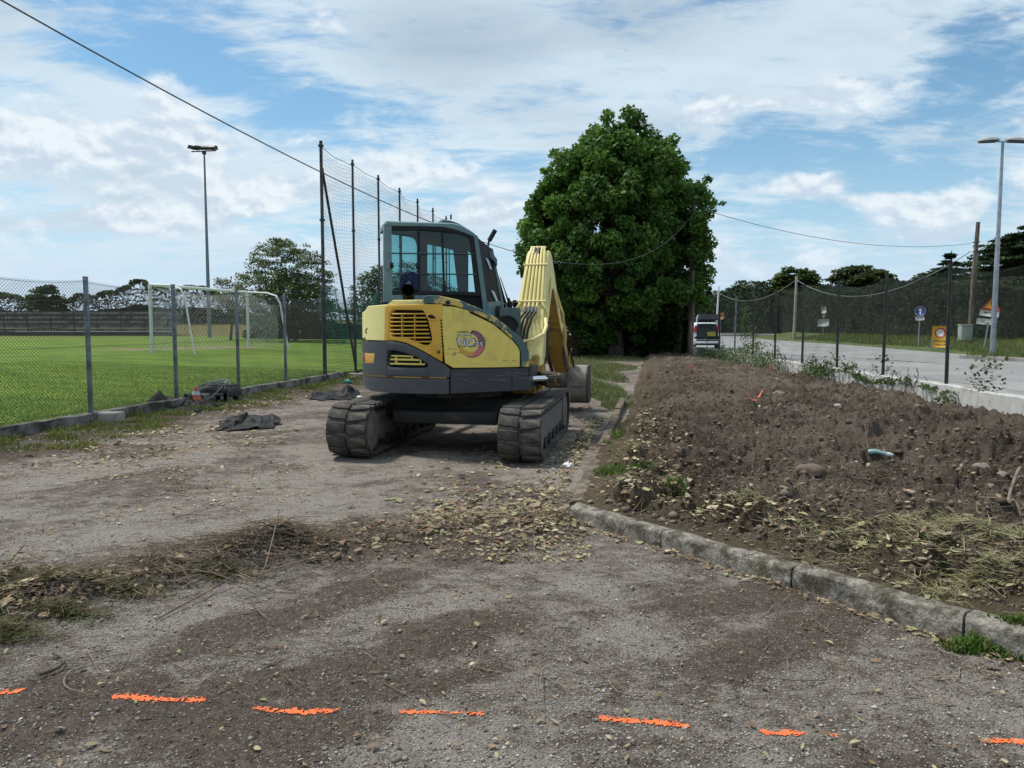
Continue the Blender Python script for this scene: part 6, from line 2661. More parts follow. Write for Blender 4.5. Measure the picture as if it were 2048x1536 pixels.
for ysgn in (-1, 1):
    yc = ysgn * .97
    MT = TE @ Matrix.Translation((0, yc, 0))
    mb = MB()
    V, Fc = [], []
    n = 96
    pl = 2 * (2 * half + math.pi * ro)
    for i in range(n):
        s = pl * i / n
        (x, z), a = stadium(s, ro)
        nx, nz = -math.sin(a) * 1.0, math.cos(a)
        nx, nz = math.sin(-a), math.cos(a)
        th = .030
        for (y, o) in ((-WID / 2, -.004), (-WID / 2 + .02, 0), (-.02, 0), (-.006, -.012), (.006, -.012), (.02, 0), (WID / 2 - .02, 0), (WID / 2, -.004), (WID / 2, -th), (-WID / 2, -th)):
            V.append((x + nx * o, y, z + nz * o))
    for i in range(n):
        j = (i + 1) % n
        for k in range(10):
            l = (k + 1) % 10
            Fc.append((i * 10 + k, i * 10 + l, j * 10 + l, j * 10 + k))
    mb.add(V, Fc)
    belt = mb.build('track', rubber, excavator, smooth=25, M=MT)
    for k in range(NL):
        (x, z), a = stadium(pl * (k + .3 * (ysgn > 0)) / NL, ro)
        lg = bpy.data.objects.new('tread_lug', lug_mesh)
        COL.objects.link(lg)
        lg.parent = belt
        lg.matrix_local = Matrix.Translation((x, 0, z)) @ Matrix.Rotation(-a, 4, 'Y')
    # frame and wheels
    mb = MB()
    mb.prism([(-half - .06, .15), (half + .06, .15), (half + .10, .22), (half + .06, .46), (half - .10, .49), (-half + .10, .49), (-half - .06, .46), (-half - .10, .22)], lambda a, b_, d: Vector((a, d, b_)), -.155, .155)
    fr = mb.build('track_frame', steel_m, excavator, M=MT)
    for sd in (-1, 1):
        pm_ = MB()
        y_ = sd * .160
        pm_.prism([(-half + .16, .21), (half - .30, .21), (half - .22, .30), (half - .22, .46), (half - .3, .475), (-half + .1, .475), (-half + .1, .26)], lambda a, b_, d: Vector((a, y_ + d * sd, b_)), 0, .02)
        pm_.build('side_plate', steel_m, fr)
    for sd in (-1, 1):
        for xw in (-half, half):
            wb = MB()
            Mw = Matrix.Translation((xw, sd * .145, RAD)) @ Matrix.Rotation(R(-90 * sd), 4, 'X')
            wb.lathe([(.02, 0), (.215, 0), (.240, .012), (.240, .05), (.20, .062), (.12, .05), (.08, .07), (.02, .07)], 24, Mw)
            wb.build('end_wheel', steel_m, fr)
        for k in range(6):
            xw = -half + .24 + k * (2 * half - .48) / 5
            wb = MB()
            Mw = Matrix.Translation((xw, sd * .12, .145)) @ Matrix.Rotation(R(-90 * sd), 4, 'X')
            wb.lathe([(.02, 0), (.082, 0), (.09, .01), (.09, .05), (.05, .062), (.02, .07)], 14, Mw)
            wb.build('roller', steel_d, fr)

# undercarriage body and slewing ring
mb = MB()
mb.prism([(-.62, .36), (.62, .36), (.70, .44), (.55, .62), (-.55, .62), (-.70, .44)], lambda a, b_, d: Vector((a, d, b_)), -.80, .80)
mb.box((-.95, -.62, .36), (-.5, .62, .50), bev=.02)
mb.build('carriage', mat('shade_black_frame', (.012, .012, .012), .7, vscale=4, col2=(.03, .026, .022)), excavator, M=TE)  # near-black: the shade under the body is put into the frame's colour
mb = MB()
mb.lathe([(.50, .60), (.56, .62), (.56, .70), (.50, .76)], 32)
mb.build('slewing_ring', steel_d, excavator)

# ------------------------------------------------------------------ dozer blade
mb = MB()
bx = 1.92
V, Fc = [], []
ys = np.linspace(-1.13, 1.13, 9)
pr = [(.06, .33), (-.02, .36), (-.06, .46), (-.055, .60), (-.02, .72), (.03, .79), (.055, .78), (.03, .70), (0, .58), (.0, .46), (.05, .38), (.09, .33)]
for y in ys:
    V += [(bx + a, y, z) for a, z in pr]
k = len(pr)
for i in range(8):
    for j in range(k):
        l = (j + 1) % k
        Fc.append((i * k + j, i * k + l, (i + 1) * k + l, (i + 1) * k + j))
Fc.append(tuple(range(k)))
Fc.append(tuple(range(8 * k, 9 * k))[::-1])
mb.add(V, Fc)
blade = mb.build('dozer_blade', steel_d, excavator, M=TE)
for y in (-1.145, 1.145):
    e_ = MB()
    e_.prism([(-.10, .30), (.12, .30), (.10, .45), (.07, .80), (-.05, .80), (-.08, .55)], lambda a, b_, d: Vector((bx + a, y + d, b_)), -.016, .016)
    e_.build('blade_end', steel_m, blade)
for y in (-.5, .5):
    a_ = MB()
    a_.tube([(.55, y, .42), (1.2, y, .46), (bx - .03, y, .50)], [.07, .07, .06], 8)
    a_.build('blade_arm', steel_d, blade)
a_ = MB()
a_.tube([(bx - .04, -.35, .80), (bx - .02, -.1, .82), (bx - .03, .25, .80)], .02, 6)
a_.build('blade_rib', steel_d, blade)

# ------------------------------------------------------------------ boom, arm, bucket
B0 = Vector((.865, -.06, 0))
b0w = EXC @ B0
HB = 11.7
BM = EXI @ (Matrix.Translation((b0w.x, b0w.y, 0)) @ Matrix.Rotation(R(90 - HB), 4, 'Z'))    # +X out along the boom, -Y is its right side
# swing bracket
mb = MB()
mb.lathe([(.11, .62), (.15, .66), (.15, 1.02), (.11, 1.06)], 18)
mb.box((-.10, -.15, .62), (.22, .15, .74), bev=.02)
mb.box((-.06, -.18, .74), (.20, -.10, 1.12), bev=.02)
mb.box((-.06, .10, .74), (.20, .18, 1.12), bev=.02)
mb.build('swing_bracket', boomd, excavator, M=BM)


def plate(poly, ya, yb, name, m, parent=None, M=None):
    mb_ = MB()
    mb_.prism(poly, lambda a, b_, d: Vector((a, d, b_)), ya, yb)
    return mb_.build(name, m, parent, M=M, smooth=25)


OUT = [(-.02, .80), (-.03, .98), (.16, 1.35), (.52, 2.00), (.80, 2.48), (.90, 2.62), (1.02, 2.69), (1.14, 2.68), (1.26, 2.60), (1.75, 2.16), (2.30, 1.72), (2.66, 1.45)]
INN = [(2.60, 1.30), (2.25, 1.52), (1.72, 1.86), (1.34, 2.10), (1.20, 2.14), (1.10, 2.10), (.92, 1.86), (.62, 1.38), (.36, .98), (.14, .78)]
boom = empty('boom')
boom.parent = excavator
BMZ = BM @ Matrix.Translation((0, 0, .8)) @ Matrix.Diagonal((1, 1, .925, 1)) @ Matrix.Translation((0, 0, -.8))
boom.matrix_local = BMZ


def wid(x):
    return .155 + (.060 * (1 - sstep(x, .0, .9))) - .02 * sstep(x, 1.1, 2.4)


# box section: lofted ribs between outer and inner edges
def boom_section(u):
    o = OUT
    i_ = list(reversed(INN))
    def along(P, u):
        ln = [0]
        for a, b_ in zip(P[:-1], P[1:]):
            ln.append(ln[-1] + math.hypot(b_[0] - a[0], b_[1] - a[1]))
        s = u * ln[-1]
        for k in range(len(P) - 1):
            if s <= ln[k + 1] + 1e-9:
                f = (s - ln[k]) / (ln[k + 1] - ln[k])
                return P[k][0] + (P[k + 1][0] - P[k][0]) * f, P[k][1] + (P[k + 1][1] - P[k][1]) * f
        return P[-1]
    return along(o, u), along(i_, u)


us = np.linspace(0, 1, 44)
V_out, V_r, V_l, V_in = [], [], [], []
rings = []
for u in us:
    (xo, zo), (xi, zi) = boom_section(u)
    w = float(wid(xo))
    rings.append(((xo, zo), (xi, zi), w))
mb = MB()
V, Fc = [], []
for (xo, zo), (xi, zi), w in rings:
    dx, dz = xi - xo, zi - zo
    L_ = math.hypot(dx, dz)
    dx, dz = dx / L_, dz / L_
    c = .018
    V += [(xo, w - c, zo), (xo + dx * c, w, zo + dz * c), (xi, w, zi), (xi, -w, zi), (xo + dx * c, -w, zo + dz * c), (xo, -w + c, zo)]
for i in range(len(rings) - 1):
    for j in range(6):
        l = (j + 1) % 6
        if j == 2:
            continue
        Fc.append((i * 6 + j, i * 6 + l, (i + 1) * 6 + l, (i + 1) * 6 + j))
Fc.append(tuple(range(6)))
Fc.append(tuple(range((len(rings) - 1) * 6, len(rings) * 6))[::-1])
mb.add(V, Fc)
mb.build('boom_shell', boomy, boom, smooth=20)
# the underside: its shade is put into a darker, dirty yellow
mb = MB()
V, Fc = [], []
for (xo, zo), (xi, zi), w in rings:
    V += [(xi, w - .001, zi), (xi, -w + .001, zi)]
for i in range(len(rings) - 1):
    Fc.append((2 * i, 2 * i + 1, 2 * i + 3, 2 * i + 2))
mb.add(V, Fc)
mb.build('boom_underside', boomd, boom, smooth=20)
# scalloped reinforcing plate at the inside of the bend, both sides
for sg in (-1, 1):
    y_ = sg * .172
    plate([(.62, 1.36), (.66, 1.52), (.86, 1.88), (1.02, 2.20), (1.10, 2.30), (1.16, 2.28), (1.17, 2.20), (1.22, 2.26), (1.27, 2.24), (1.42, 2.10), (1.75, 1.86), (1.72, 1.83), (1.34, 2.09), (1.20, 2.13), (1.10, 2.09), (.92, 1.85)], y_ - .006, y_ + .006, 'boom_stiffener', boomy, boom)
# hard lines along the back of the boom
nrmv = Vector((-.872, 0, .489))
def back_pt(f, y, off):
    a = Vector((-.02, y, 1.0)).lerp(Vector((.90, y, 2.62)), f)
    return a + nrmv * off


pipe = mat('pipe_yellow', (.84, .72, .30), .45, vscale=5, col2=(.70, .57, .2), lo=.5, hi=.7)
lineys = [-.125, -.075, -.025, .025, .075, .125]
for i, y in enumerate(lineys):
    pts = [back_pt(.47, y * 1.12, .05), back_pt(.56, y * 1.1, .045), back_pt(.75, y * 1.0, .045), back_pt(.95, y * .88, .045), Vector((.98, y * .7, 2.735)), Vector((1.12, y * .6, 2.745))]
    if i in (0, 5):
        sg = 1 if y > 0 else -1
        pts = [back_pt(.43, sg * .235, -.02), back_pt(.47, sg * .215, .03), back_pt(.51, sg * .16, .05)] + pts[1:]
    mb = MB()
    mb.tube(pts, .017, 8)
    mb.build('hydraulic_pipe', pipe, boom)
for f in (.54, .88):
    mb = MB()
    w = .17 if f > .6 else .20
    mb.tube([back_pt(f, -w, .052), back_pt(f, w, .052)], .017, 8)
    mb.build('pipe_clamp', pipe, boom)
for i, y in enumerate((.09, .03, -.03, -.09)):
    mb = MB()
    p0 = back_pt(.47, y * .8, .055)
    dz = -.02 * i
    pts = [p0, p0 + Vector((-.03, 0, -.05)), back_pt(.37, y * .9 + .03, .11 + .01 * i), back_pt(.27, y * .8 + .06, .11), back_pt(.18, y * .7 + .07, .07), back_pt(.10, y * .6 + .07, .02)]
    mb.tube(pts, .0165, 8)
    mb.build('hydraulic_hose', hose, boom)
    mb = MB()
    mb.tube([p0 + Vector((.01, 0, .03)), p0 + Vector((-.025, 0, -.045))], .021, 6)
    mb.build('hose_fitting', mat('zinc_fitting', (.25, .25, .25), .4, .6), boom)
# two black hoses over the crown of the boom
for y in (-.02, .03):
    mb = MB()
    mb.tube([(.86, y, 2.60), (.93, y, 2.70), (1.03, y, 2.745), (1.14, y, 2.72), (1.24, y, 2.64)], .020, 8)
    mb.build('hydraulic_hose', hose, boom)
# curved pipe at the foot and the foot knuckle
mb = MB()
mb.tube([back_pt(.40, -.21, .0), back_pt(.32, -.235, .04), back_pt(.24, -.22, .09), back_pt(.18, -.10, .13), back_pt(.16, .08, .12)], .024, 8)
mb.build('hydraulic_pipe', pipe, boom)
plate([(-.03, .66), (.26, .66), (.30, .90), (.16, 1.02), (-.03, 1.0)], -.225, -.19, 'boom_foot', boomd, boom)
plate([(-.03, .66), (.26, .66), (.30, .90), (.16, 1.02), (-.03, 1.0)], .19, .225, 'boom_foot', boomd, boom)
# boom lift cylinder under the near limb
mb = MB()
mb.tube([(.30, 0, .74), (.72, 0, 1.25)], .065, 12)
mb.build('lift_cylinder', steel_d, boom)
mb = MB()
mb.tube([(.70, 0, 1.22), (1.02, 0, 1.72)], .035, 10)
mb.build('cylinder_rod', chrome, boom)
# cable and small valve on the right side near the foot
mb = MB()
mb.tube([(.36, -.235, 1.6), (.30, -.24, 1.35), (.27, -.24, 1.12), (.20, -.2, .95)], .017, 8)
mb.build('hydraulic_hose', hose, boom)
# lines along the right side of the outer limb
for k in range(3):
    mb = MB()
    mb.tube([(1.55 + .1 * k, -.165, 2.10 - .09 * k), (1.95, -.20 - .01 * k, 1.80 - .03 * k), (2.3, -.195, 1.50 - .04 * k), (2.55, -.17, 1.30)], .017, 8)
    mb.build('hydraulic_pipe', pipe, boom)

# arm
arm = empty('arm')
arm.parent = excavator
arm.matrix_local = BMZ
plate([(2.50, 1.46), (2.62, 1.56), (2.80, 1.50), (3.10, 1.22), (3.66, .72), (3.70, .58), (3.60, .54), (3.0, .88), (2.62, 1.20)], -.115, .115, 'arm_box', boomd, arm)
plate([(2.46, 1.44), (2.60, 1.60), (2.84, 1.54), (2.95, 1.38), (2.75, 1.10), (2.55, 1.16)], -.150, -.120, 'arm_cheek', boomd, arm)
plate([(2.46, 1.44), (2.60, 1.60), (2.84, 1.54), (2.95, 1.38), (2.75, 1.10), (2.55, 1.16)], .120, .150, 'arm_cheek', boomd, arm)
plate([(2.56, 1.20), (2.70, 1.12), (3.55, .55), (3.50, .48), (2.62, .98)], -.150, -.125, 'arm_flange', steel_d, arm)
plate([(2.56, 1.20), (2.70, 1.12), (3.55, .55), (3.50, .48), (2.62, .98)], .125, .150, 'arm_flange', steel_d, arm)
mb = MB()
mb.tube([(2.45, -.22, 1.46), (2.7, -.235, 1.10), (3.2, -.22, .84), (3.45, -.2, .78)], .018, 8)
mb.build('hydraulic_hose', hose, arm)
mb = MB()
mb.tube([(2.70, 0, 1.66), (3.2, 0, 1.34)], .06, 12)
mb.build('bucket_cylinder', boomd, arm)
mb = MB()
mb.tube([(3.2, 0, 1.34), (3.58, 0, 1.06)], .033, 10)
mb.build('cylinder_rod', chrome, arm)
plate([(3.50, 1.10), (3.62, 1.12), (3.72, .80), (3.66, .70), (3.58, .78)], -.14, -.11, 'bucket_link', boomd, arm)
plate([(3.50, 1.10), (3.62, 1.12), (3.72, .80), (3.66, .70), (3.58, .78)], .11, .14, 'bucket_link', boomd, arm)

# bucket: curved shell with cheeks, its back to us
bk = empty('bucket')
bk.parent = excavator
bk.matrix_local = BM
yb0, yb1 = -.41, .43
prof = [(3.98, .74), (3.78, .80), (3.60, .78), (3.46, .66), (3.42, .50), (3.46, .32), (3.60, .18), (3.82, .12), (4.10, .16)]
mb = MB()
V, Fc = [], []
n = len(prof)
for th in (0, .02):
    for k_i, (x, z) in enumerate(prof):
        cx_, cz_ = 3.85, .5
        d = math.hypot(x - cx_, z - cz_)
        xx, zz = x + (cx_ - x) / d * th, z + (cz_ - z) / d * th
        V += [(xx, yb0, zz), (xx, yb1, zz)]
for i in range(n - 1):
    Fc.append((2 * i, 2 * i + 1, 2 * i + 3, 2 * i + 2))
    o_ = 2 * n
    Fc.append((o_ + 2 * i + 2, o_ + 2 * i + 3, o_ + 2 * i + 1, o_ + 2 * i))
    for s_ in (0, 1):
        Fc.append((2 * i + s_, 2 * i + 2 + s_, o_ + 2 * i + 2 + s_, o_ + 2 * i + s_))
mb.add(V, Fc)
mb.build('bucket_shell', bucket_m, bk, smooth=50)
for y in (yb0 - .012, yb1 + .012):
    plate(prof, y - .012, y + .012, 'bucket_cheek', bucket_m if y > 0 else steel_d, bk)
for y in (-.13, .13):
    plate([(3.55, .76), (3.60, .92), (3.78, .94), (3.86, .80), (3.70, .78)], y - .016, y + .016, 'bucket_ear', boomd, bk)
mb = MB()
mb.box((3.43, yb0 + .01, .43), (3.438, yb1 - .01, .445))
mb.build('weld_seam', steel_d, bk)
for k in range(5):
    mb = MB()
    y = yb0 + .08 + k * (yb1 - yb0 - .16) / 4
    mb.prism([(4.05, .13), (4.05, .20), (4.26, .19)], lambda a, b_, d: Vector((a, y + d, b_)), -.035, .035)
    mb.build('bucket_tooth', steel_m, bk)

# swing cylinder between the body and the bracket
mb = MB()
SWC = Surf([(.5, -.62), (1.6, -.62)])
a_, b_ = SWC.pt(*SWC.hit(1050, 759)), SWC.pt(*SWC.hit(1098, 757))
mb.tube([a_ - (b_ - a_) * 1.0, a_ + (b_ - a_) * .02], .06, 12)
mb.build('swing_cylinder', steel_d, excavator)
mb = MB()
mb.tube([a_, b_], .038, 12)
mb.build('swing_rod', chrome, excavator)
mb = MB()
c_ = SWC.pt(*SWC.hit(1106, 757))
mb.tube([b_ - (b_ - a_) * .08, b_ + (b_ - a_) * .45], [.055, .07], 10)
bx_ = Matrix.Translation(c_)
mb.box((-.10, -.03, -.10), (.08, .35, .07), bx_, bev=.02)
mb.build('swing_knuckle', mat('greasy_knuckle', (.06, .045, .03), .6, vscale=6, col2=(.3, .2, .05), lo=.55, hi=.65), excavator)

# ------------------------------------------------------------------ lettering
def wall_text(S, body, px, py, h_px, m, off, parent, shear=0.0, bold=0.0, wpx=None, rot=0.0):
    s, z = S.hit(px, py)
    s2, _ = S.hit(px + 1, py)
    _, z2 = S.hit(px, py + 1)
    ux, uz = s2 - s, z - z2
    me = text_mesh(body, 1.0, shear, bold)
    co = np.zeros(len(me.vertices) * 3)
    me.vertices.foreach_get('co', co)
    co = co.reshape(-1, 3)
    w = co[:, 0].max() - co[:, 0].min()
    hh = co[:, 1].max() - co[:, 1].min()
    cx_, cy_ = (co[:, 0].max() + co[:, 0].min()) / 2, (co[:, 1].max() + co[:, 1].min()) / 2
    sy = h_px * uz / hh
    sx = (wpx * ux / w) if wpx else sy
    for v in co:
        a, b_ = (v[0] - cx_) * sx, (v[1] - cy_) * sy
        a, b_ = a * math.cos(rot) - b_ * math.sin(rot), a * math.sin(rot) + b_ * math.cos(rot)
        q_ = S.pt(s + a, z + b_, off + (0.0008 if v[2] > 0 else 0))
        v[:] = q_
    me.vertices.foreach_set('co', co.ravel())
    me.materials.append(m)
    me.update()
    o = bpy.data.objects.new('lettering', me)
    COL.objects.link(o)
    o.parent = parent
    return o


def disc(S, px, py, r_px, off, m, name, parent, a0=0, a1=360, r_in=0.0, cx_in=0, cy_in=0, n=40):
    """flat printed disc, ring or crescent on a wall (radii in photograph pixels)"""
    V, Fc = [], []
    for k in range(n + 1):
        a = R(a0 + (a1 - a0) * k / n)
        p = S.hit(px + r_px * math.cos(a), py - r_px * math.sin(a))
        q_ = S.hit(px + cx_in + r_in * math.cos(a), py + cy_in - r_in * math.sin(a))
        V += [S.pt(*p, off)[:], S.pt(*q_, off)[:]]
    for k in range(n):
        Fc.append((2 * k, 2 * k + 2, 2 * k + 3, 2 * k + 1))
    mb_ = MB()
    mb_.add(V, Fc)
    return mb_.build(name, m, parent, smooth=0)


navy = mat('decal_navy', (.018, .016, .035), .5)
white_d = mat('decal_white', (.62, .62, .60), .5)
pink = mat('decal_pink', (.58, .17, .17), .5, vscale=4, col2=(.62, .25, .1), lo=.45, hi=.6)
plum = mat('decal_plum', (.23, .10, .15), .5)
ec = c3((1300, 630))[0]
em = disc(BODY, ec[0] - .2, ec[1], 27.6, .0290, navy, 'emblem', sp, -108, 84, 21, -6.5, -.5)
disc(BODY, ec[0] - .2, ec[1], 26.4, .0296, pink, 'emblem_crescent', em, -128, -8, 20.0, -5.2, -1.0)
disc(BODY, ec[0] - .2, ec[1], 26.4, .0296, plum, 'emblem_crescent', em, -8, 78, 20.0, -5.2, -1.0)
disc(BODY, ec[0] - 4, ec[1] + .3, 23, .0297, mat('decal_gold', (.62, .36, .05), .5), 'emblem_crescent', em, 195, 285, 17.5, .6, -2.2)
disc(BODY, ec[0] - 3, ec[1], 24.5, .0293, navy, 'emblem', em, 190, 262, 22.2, .4, -.6)
wall_text(BODY, 'YANMAR', *c3((1195, 491))[0], 2.9, navy, .0295, sp, wpx=24, bold=.03)
wall_text(BODY, 'GLOBAL', *c3((1216, 527))[0], 4.9, navy, .0296, sp, .25, .05, wpx=30.4)
wall_text(BODY, 'GLOBAL', *c3((1215, 526))[0], 4.1, white_d, .0304, sp, .25, .005, wpx=29.2)
wall_text(BODY, 'ViO', *c3((1238, 612))[0], 19.6, navy, .0306, sp, .20, .055, wpx=40.5)
wall_text(BODY, 'ViO', *c3((1236, 610))[0], 16.4, white_d, .0314, sp, .20, .022, wpx=36.5)
wall_text(BODY, '75', *c3((1384, 634))[0], 11.4, navy, .0308, sp, .25, .05, wpx=23)
wall_text(BODY, '75', *c3((1383, 633))[0], 8.9, white_d, .0316, sp, .25, .012, wpx=20.5)
# maker's plate on the counterweight
mb = MB()
strip(mb, BODY, [(712, 704), (730, 705)] + c3((205, 738)), [(712, 727), (730, 727)] + c3((187, 860), (205, 745)), .0355, .008, rnd_=.002)
pl = mb.build('name_plate', mat('plate_orange', (.66, .36, .08), .5), cw)
mb = MB()
strip(mb, BODY, [(712, 704), (730, 704)] + c3((110, 735)), [(712, 727), (730, 727)] + c3((110, 852)), .0357, .008, rnd_=.002)
wall_text(BODY, 'YANMAR', 718.5, 716.6, 8.2, mat('plate_red', (.36, .05, .04), .5), .0364, pl, wpx=41, bold=.02)
# =================================================================== signs, car, things lying about
zinc = mat('zinc_post', (.34, .37, .40), .5, .4)
red_p = mat('sign_red', (.50, .03, .025), .45)
blue_p = mat('sign_blue', (.022, .065, .30), .45)
white_p = mat('sign_white', (.70, .70, .69), .5)
yel_p = mat('sign_yellow', (.72, .40, .02), .5)
black_p = mat('sign_black', (.012, .012, .012), .6)
sign_back = mat('sign_back', (.25, .26, .27), .6)


def sign_frame(root, px, py, D, tilt=0.0):
    """a board square to the line of sight's heading; returns the matrix of its face (x right, y up, z to the viewer)"""
    p = dp(px, py, D)
    yaw = math.atan2(p.x, p.y) * .8
    X = Vector((math.cos(yaw), -math.sin(yaw), 0))
    Z = Vector((-math.sin(yaw), -math.cos(yaw), 0))
    M = Matrix(((X.x, 0, Z.x, p.x), (X.y, 0, Z.y, p.y), (0, 1, 0, p.z), (0, 0, 0, 1)))
    return Matrix.Translation(-root.location) @ M @ Matrix.Rotation(tilt, 4, 'Z')


def board(name, poly, m, M, d0, d1, parent):
    mb_ = MB()
    mb_.prism(poly, lambda a, b_, d: M @ Vector((a, b_, d)), d0, d1)
    return mb_.build(name, m, parent, smooth=0)


def circ(r, n=28, cx=0, cy=0):
    return [(cx + r * math.cos(2 * math.pi * k / n), cy + r * math.sin(2 * math.pi * k / n)) for k in range(n)]


def rect(w, h, cx=0, cy=0):
    return [(cx - w / 2, cy - h / 2), (cx + w / 2, cy - h / 2), (cx + w / 2, cy + h / 2), (cx - w / 2, cy + h / 2)]


def sign_text(body, size, M, x, y, z, m, parent, bold=0.0, wfit=None):
    me = text_mesh(body, size, 0, bold)
    if wfit:
        co = np.zeros(len(me.vertices) * 3)
        me.vertices.foreach_get('co', co)
        co = co.reshape(-1, 3)
        co[:, 0] *= wfit / (co[:, 0].max() - co[:, 0].min())
        me.vertices.foreach_set('co', co.ravel())
    me.materials.append(m)
    o = bpy.data.objects.new('lettering', me)
    COL.objects.link(o)
    o.parent = parent
    o.matrix_local = M @ Matrix.Translation((x, y, z))
    return o


def post_for(root, px, py_top, py_base, D, r=.03, lean_px=0):
    a, b_ = dp(px + lean_px, py_top, D + .05), dp(px, py_base, D + .05)
    mb_ = MB()
    mb_.tube([b_ - root.location - Vector((0, 0, .2)), a - root.location], r, 10)
    return mb_.build('sign_post', zinc, root)


# road closed board
D = 36.5
rt = empty('road_closed_sign', tuple(dp(1882, 706, D)))
tag(rt, 'yellow road closed board with a red ringed white disc at the edge of the road', 'sign')
M = sign_frame(rt, 1880, 673.5, D, R(-2.0))
w, h = 29 / F * D, 43 / F * D
b_ = board('sign_board', rect(w, h), yel_p, M, -.015, 0, rt)
board('red_ring', circ(.235, 32, .0, .18), red_p, M, .001, .004, b_)
board('white_disc', circ(.172, 32, .0, .18), white_p, M, .0042, .007, b_)
for (cx_, wd) in ((-.05, .035), (.045, .03)):
    board('faded_mark', rect(wd, .16, cx_, .18), mat('faded_grey', (.5, .5, .5), .6), M, .0072, .009, b_)
sign_text('STRADA', .135, M, 0.02, -.22, .004, black_p, b_, .004, .50)
sign_text('CHIUSA', .135, M, 0.02, -.375, .004, black_p, b_, .004, .50)
mb = MB()
for sx in (-.3, .3):
    mb.tube([M @ Vector((sx, .5, -.05)), M @ Vector((sx * .95, -.62, .02))], .018, 6)
    mb.tube([M @ Vector((sx, .4, -.06)), M @ Vector((sx * 1.1, -.62, -.45))], .018, 6)
mb.tube([M @ Vector((-.3, -.60, .02)), M @ Vector((.3, -.60, .02))], .018, 6)
mb.tube([M @ Vector((0, .5, -.03)), M @ Vector((0, .60, -.03))], .015, 6)
mb.build('stand', mat('stand_green', (.16, .2, .18), .6), rt)

# blue arrow sign
D = 44
rt = empty('arrow_sign', tuple(dp(1837, 682, D)))
tag(rt, 'round blue sign with a white arrow above a small plate', 'sign')
M = sign_frame(rt, 1840.5, 622.5, D)
b_ = board('sign_disc', circ(.285), white_p, M, -.012, 0, rt)
board('blue_face', circ(.265), blue_p, M, .001, .004, b_)
board('arrow', [(-.03, -.20), (.03, -.20), (.03, .06), (.10, .03), (.10, .09), (0, .20), (-.10, .09), (-.10, .03), (-.03, .06)], white_p, M, .0045, .007, b_)
pm_ = board('small_plate', rect(.46, .20, .0, -.41), white_p, M, -.010, 0, rt)
board('plate_line', rect(.34, .035, 0, -.38), sign_back, M, .001, .003, pm_)
board('plate_line', rect(.30, .03, 0, -.44), sign_back, M, .001, .003, pm_)
post_for(rt, 1837, 614, 682, D, .03, 3)

# parking sign with white panel
D = 72
rt = empty('parking_sign', tuple(dp(1646, 668, D)))
tag(rt, 'small white sign over a wide white panel on one post', 'sign')
M = sign_frame(rt, 1647.5, 620, D)
b_ = board('sign_board', rect(.44, .60), white_p, M, -.015, 0, rt)
board('sign_symbol', circ(.13, 20, 0, .08), mat('dim_blue', (.10, .12, .16), .6), M, .001, .004, b_)
board('sign_symbol', [(-.12, .02), (.10, .2), (.13, .16), (-.09, -.02)], white_p, M, .0045, .006, b_)
board('small_plate', rect(.26, .24, .02, -.52), mat('dull_plate', (.45, .47, .48), .6), M, -.012, -.001, rt)
p2 = board('wide_panel', rect(.98, .68, .0, -1.17), white_p, M, -.015, 0, rt)
for i, (wd, cx_, cy_) in enumerate(((.30, .26, -.98), (.42, -.08, -1.14), (.5, -.1, -1.24), (.30, .28, -1.38))):
    board('panel_print', rect(wd, .04, cx_, cy_), mat('faded_print', (.42, .45, .48), .6), M, .001, .003, p2)
post_for(rt, 1646, 613, 668, D, .03, 1)

# orange sign near the car
D = 66
rt = empty('works_sign', tuple(dp(1441, 664, D)))
tag(rt, 'small orange works sign on a thin post right of the white car', 'sign')
M = sign_frame(rt, 1443, 632, D)
b_ = board('sign_board', rect(.40, .58), mat('sign_orange', (.68, .24, .02), .5), M, -.012, 0, rt)
board('sign_symbol', [(-.10, -.02), (.12, -.02), (.06, .14), (-.05, .10)], mat('dark_red', (.28, .04, .02), .6), M, .001, .004, b_)
board('sign_symbol', rect(.24, .12, 0, -.16), white_p, M, .001, .004, b_)
post_for(rt, 1441, 628, 668, D, .022)

# leaning roadworks triangle with plates
D = 40
rt = empty('roadworks_sign', tuple(dp(1968, 690, D)))
tag(rt, 'tilted red edged warning triangle over white plates half hidden by the street lamp', 'sign')
M = sign_frame(rt, 1983, 610, D, R(-8))
tri = lambda s: [(-s, -s * .577), (s, -s * .577), (0, s * 1.155)]
b_ = board('triangle', tri(.44), red_p, M, -.012, 0, rt)
board('triangle_face', tri(.29), yel_p, M, .001, .004, b_)
board('warning_mark', [(-.025, -.02), (.025, -.02), (.035, .17), (-.035, .17)], black_p, M, .0045, .007, b_)
board('warning_mark', circ(.03, 12, 0, -.085), black_p, M, .0045, .007, b_)
p1 = board('upper_plate', rect(.86, .30, -.02, -.44), white_p, M, -.012, -.001, rt)
board('plate_symbol', [(-.30, -.44), (-.18, -.36), (-.06, -.44)], black_p, M, .0, .003, p1)
board('plate_symbol', rect(.22, .035, .08, -.40), black_p, M, .0, .003, p1)
board('plate_symbol', [(.02, -.50), (.12, -.58), (.22, -.50)], black_p, M, .0, .003, p1)
board('dark_bar', rect(.86, .11, -.05, -.65), black_p, M, -.012, .001, rt)
p2 = board('lower_plate', rect(.86, .30, -.08, -.88), white_p, M, -.012, -.001, rt)
sign_text('280', .22, M, -.16, -.88, .001, sign_back, p2, .004)
post_for(rt, 1968, 643, 692, D, .035, 9)
mb = MB()
mb.box((-.12, -.05, 0), (.12, .05, .09), Matrix.Translation(dp(1975, 646, D) - rt.location), bev=.02)
mb.build('bracket', white_p, rt)

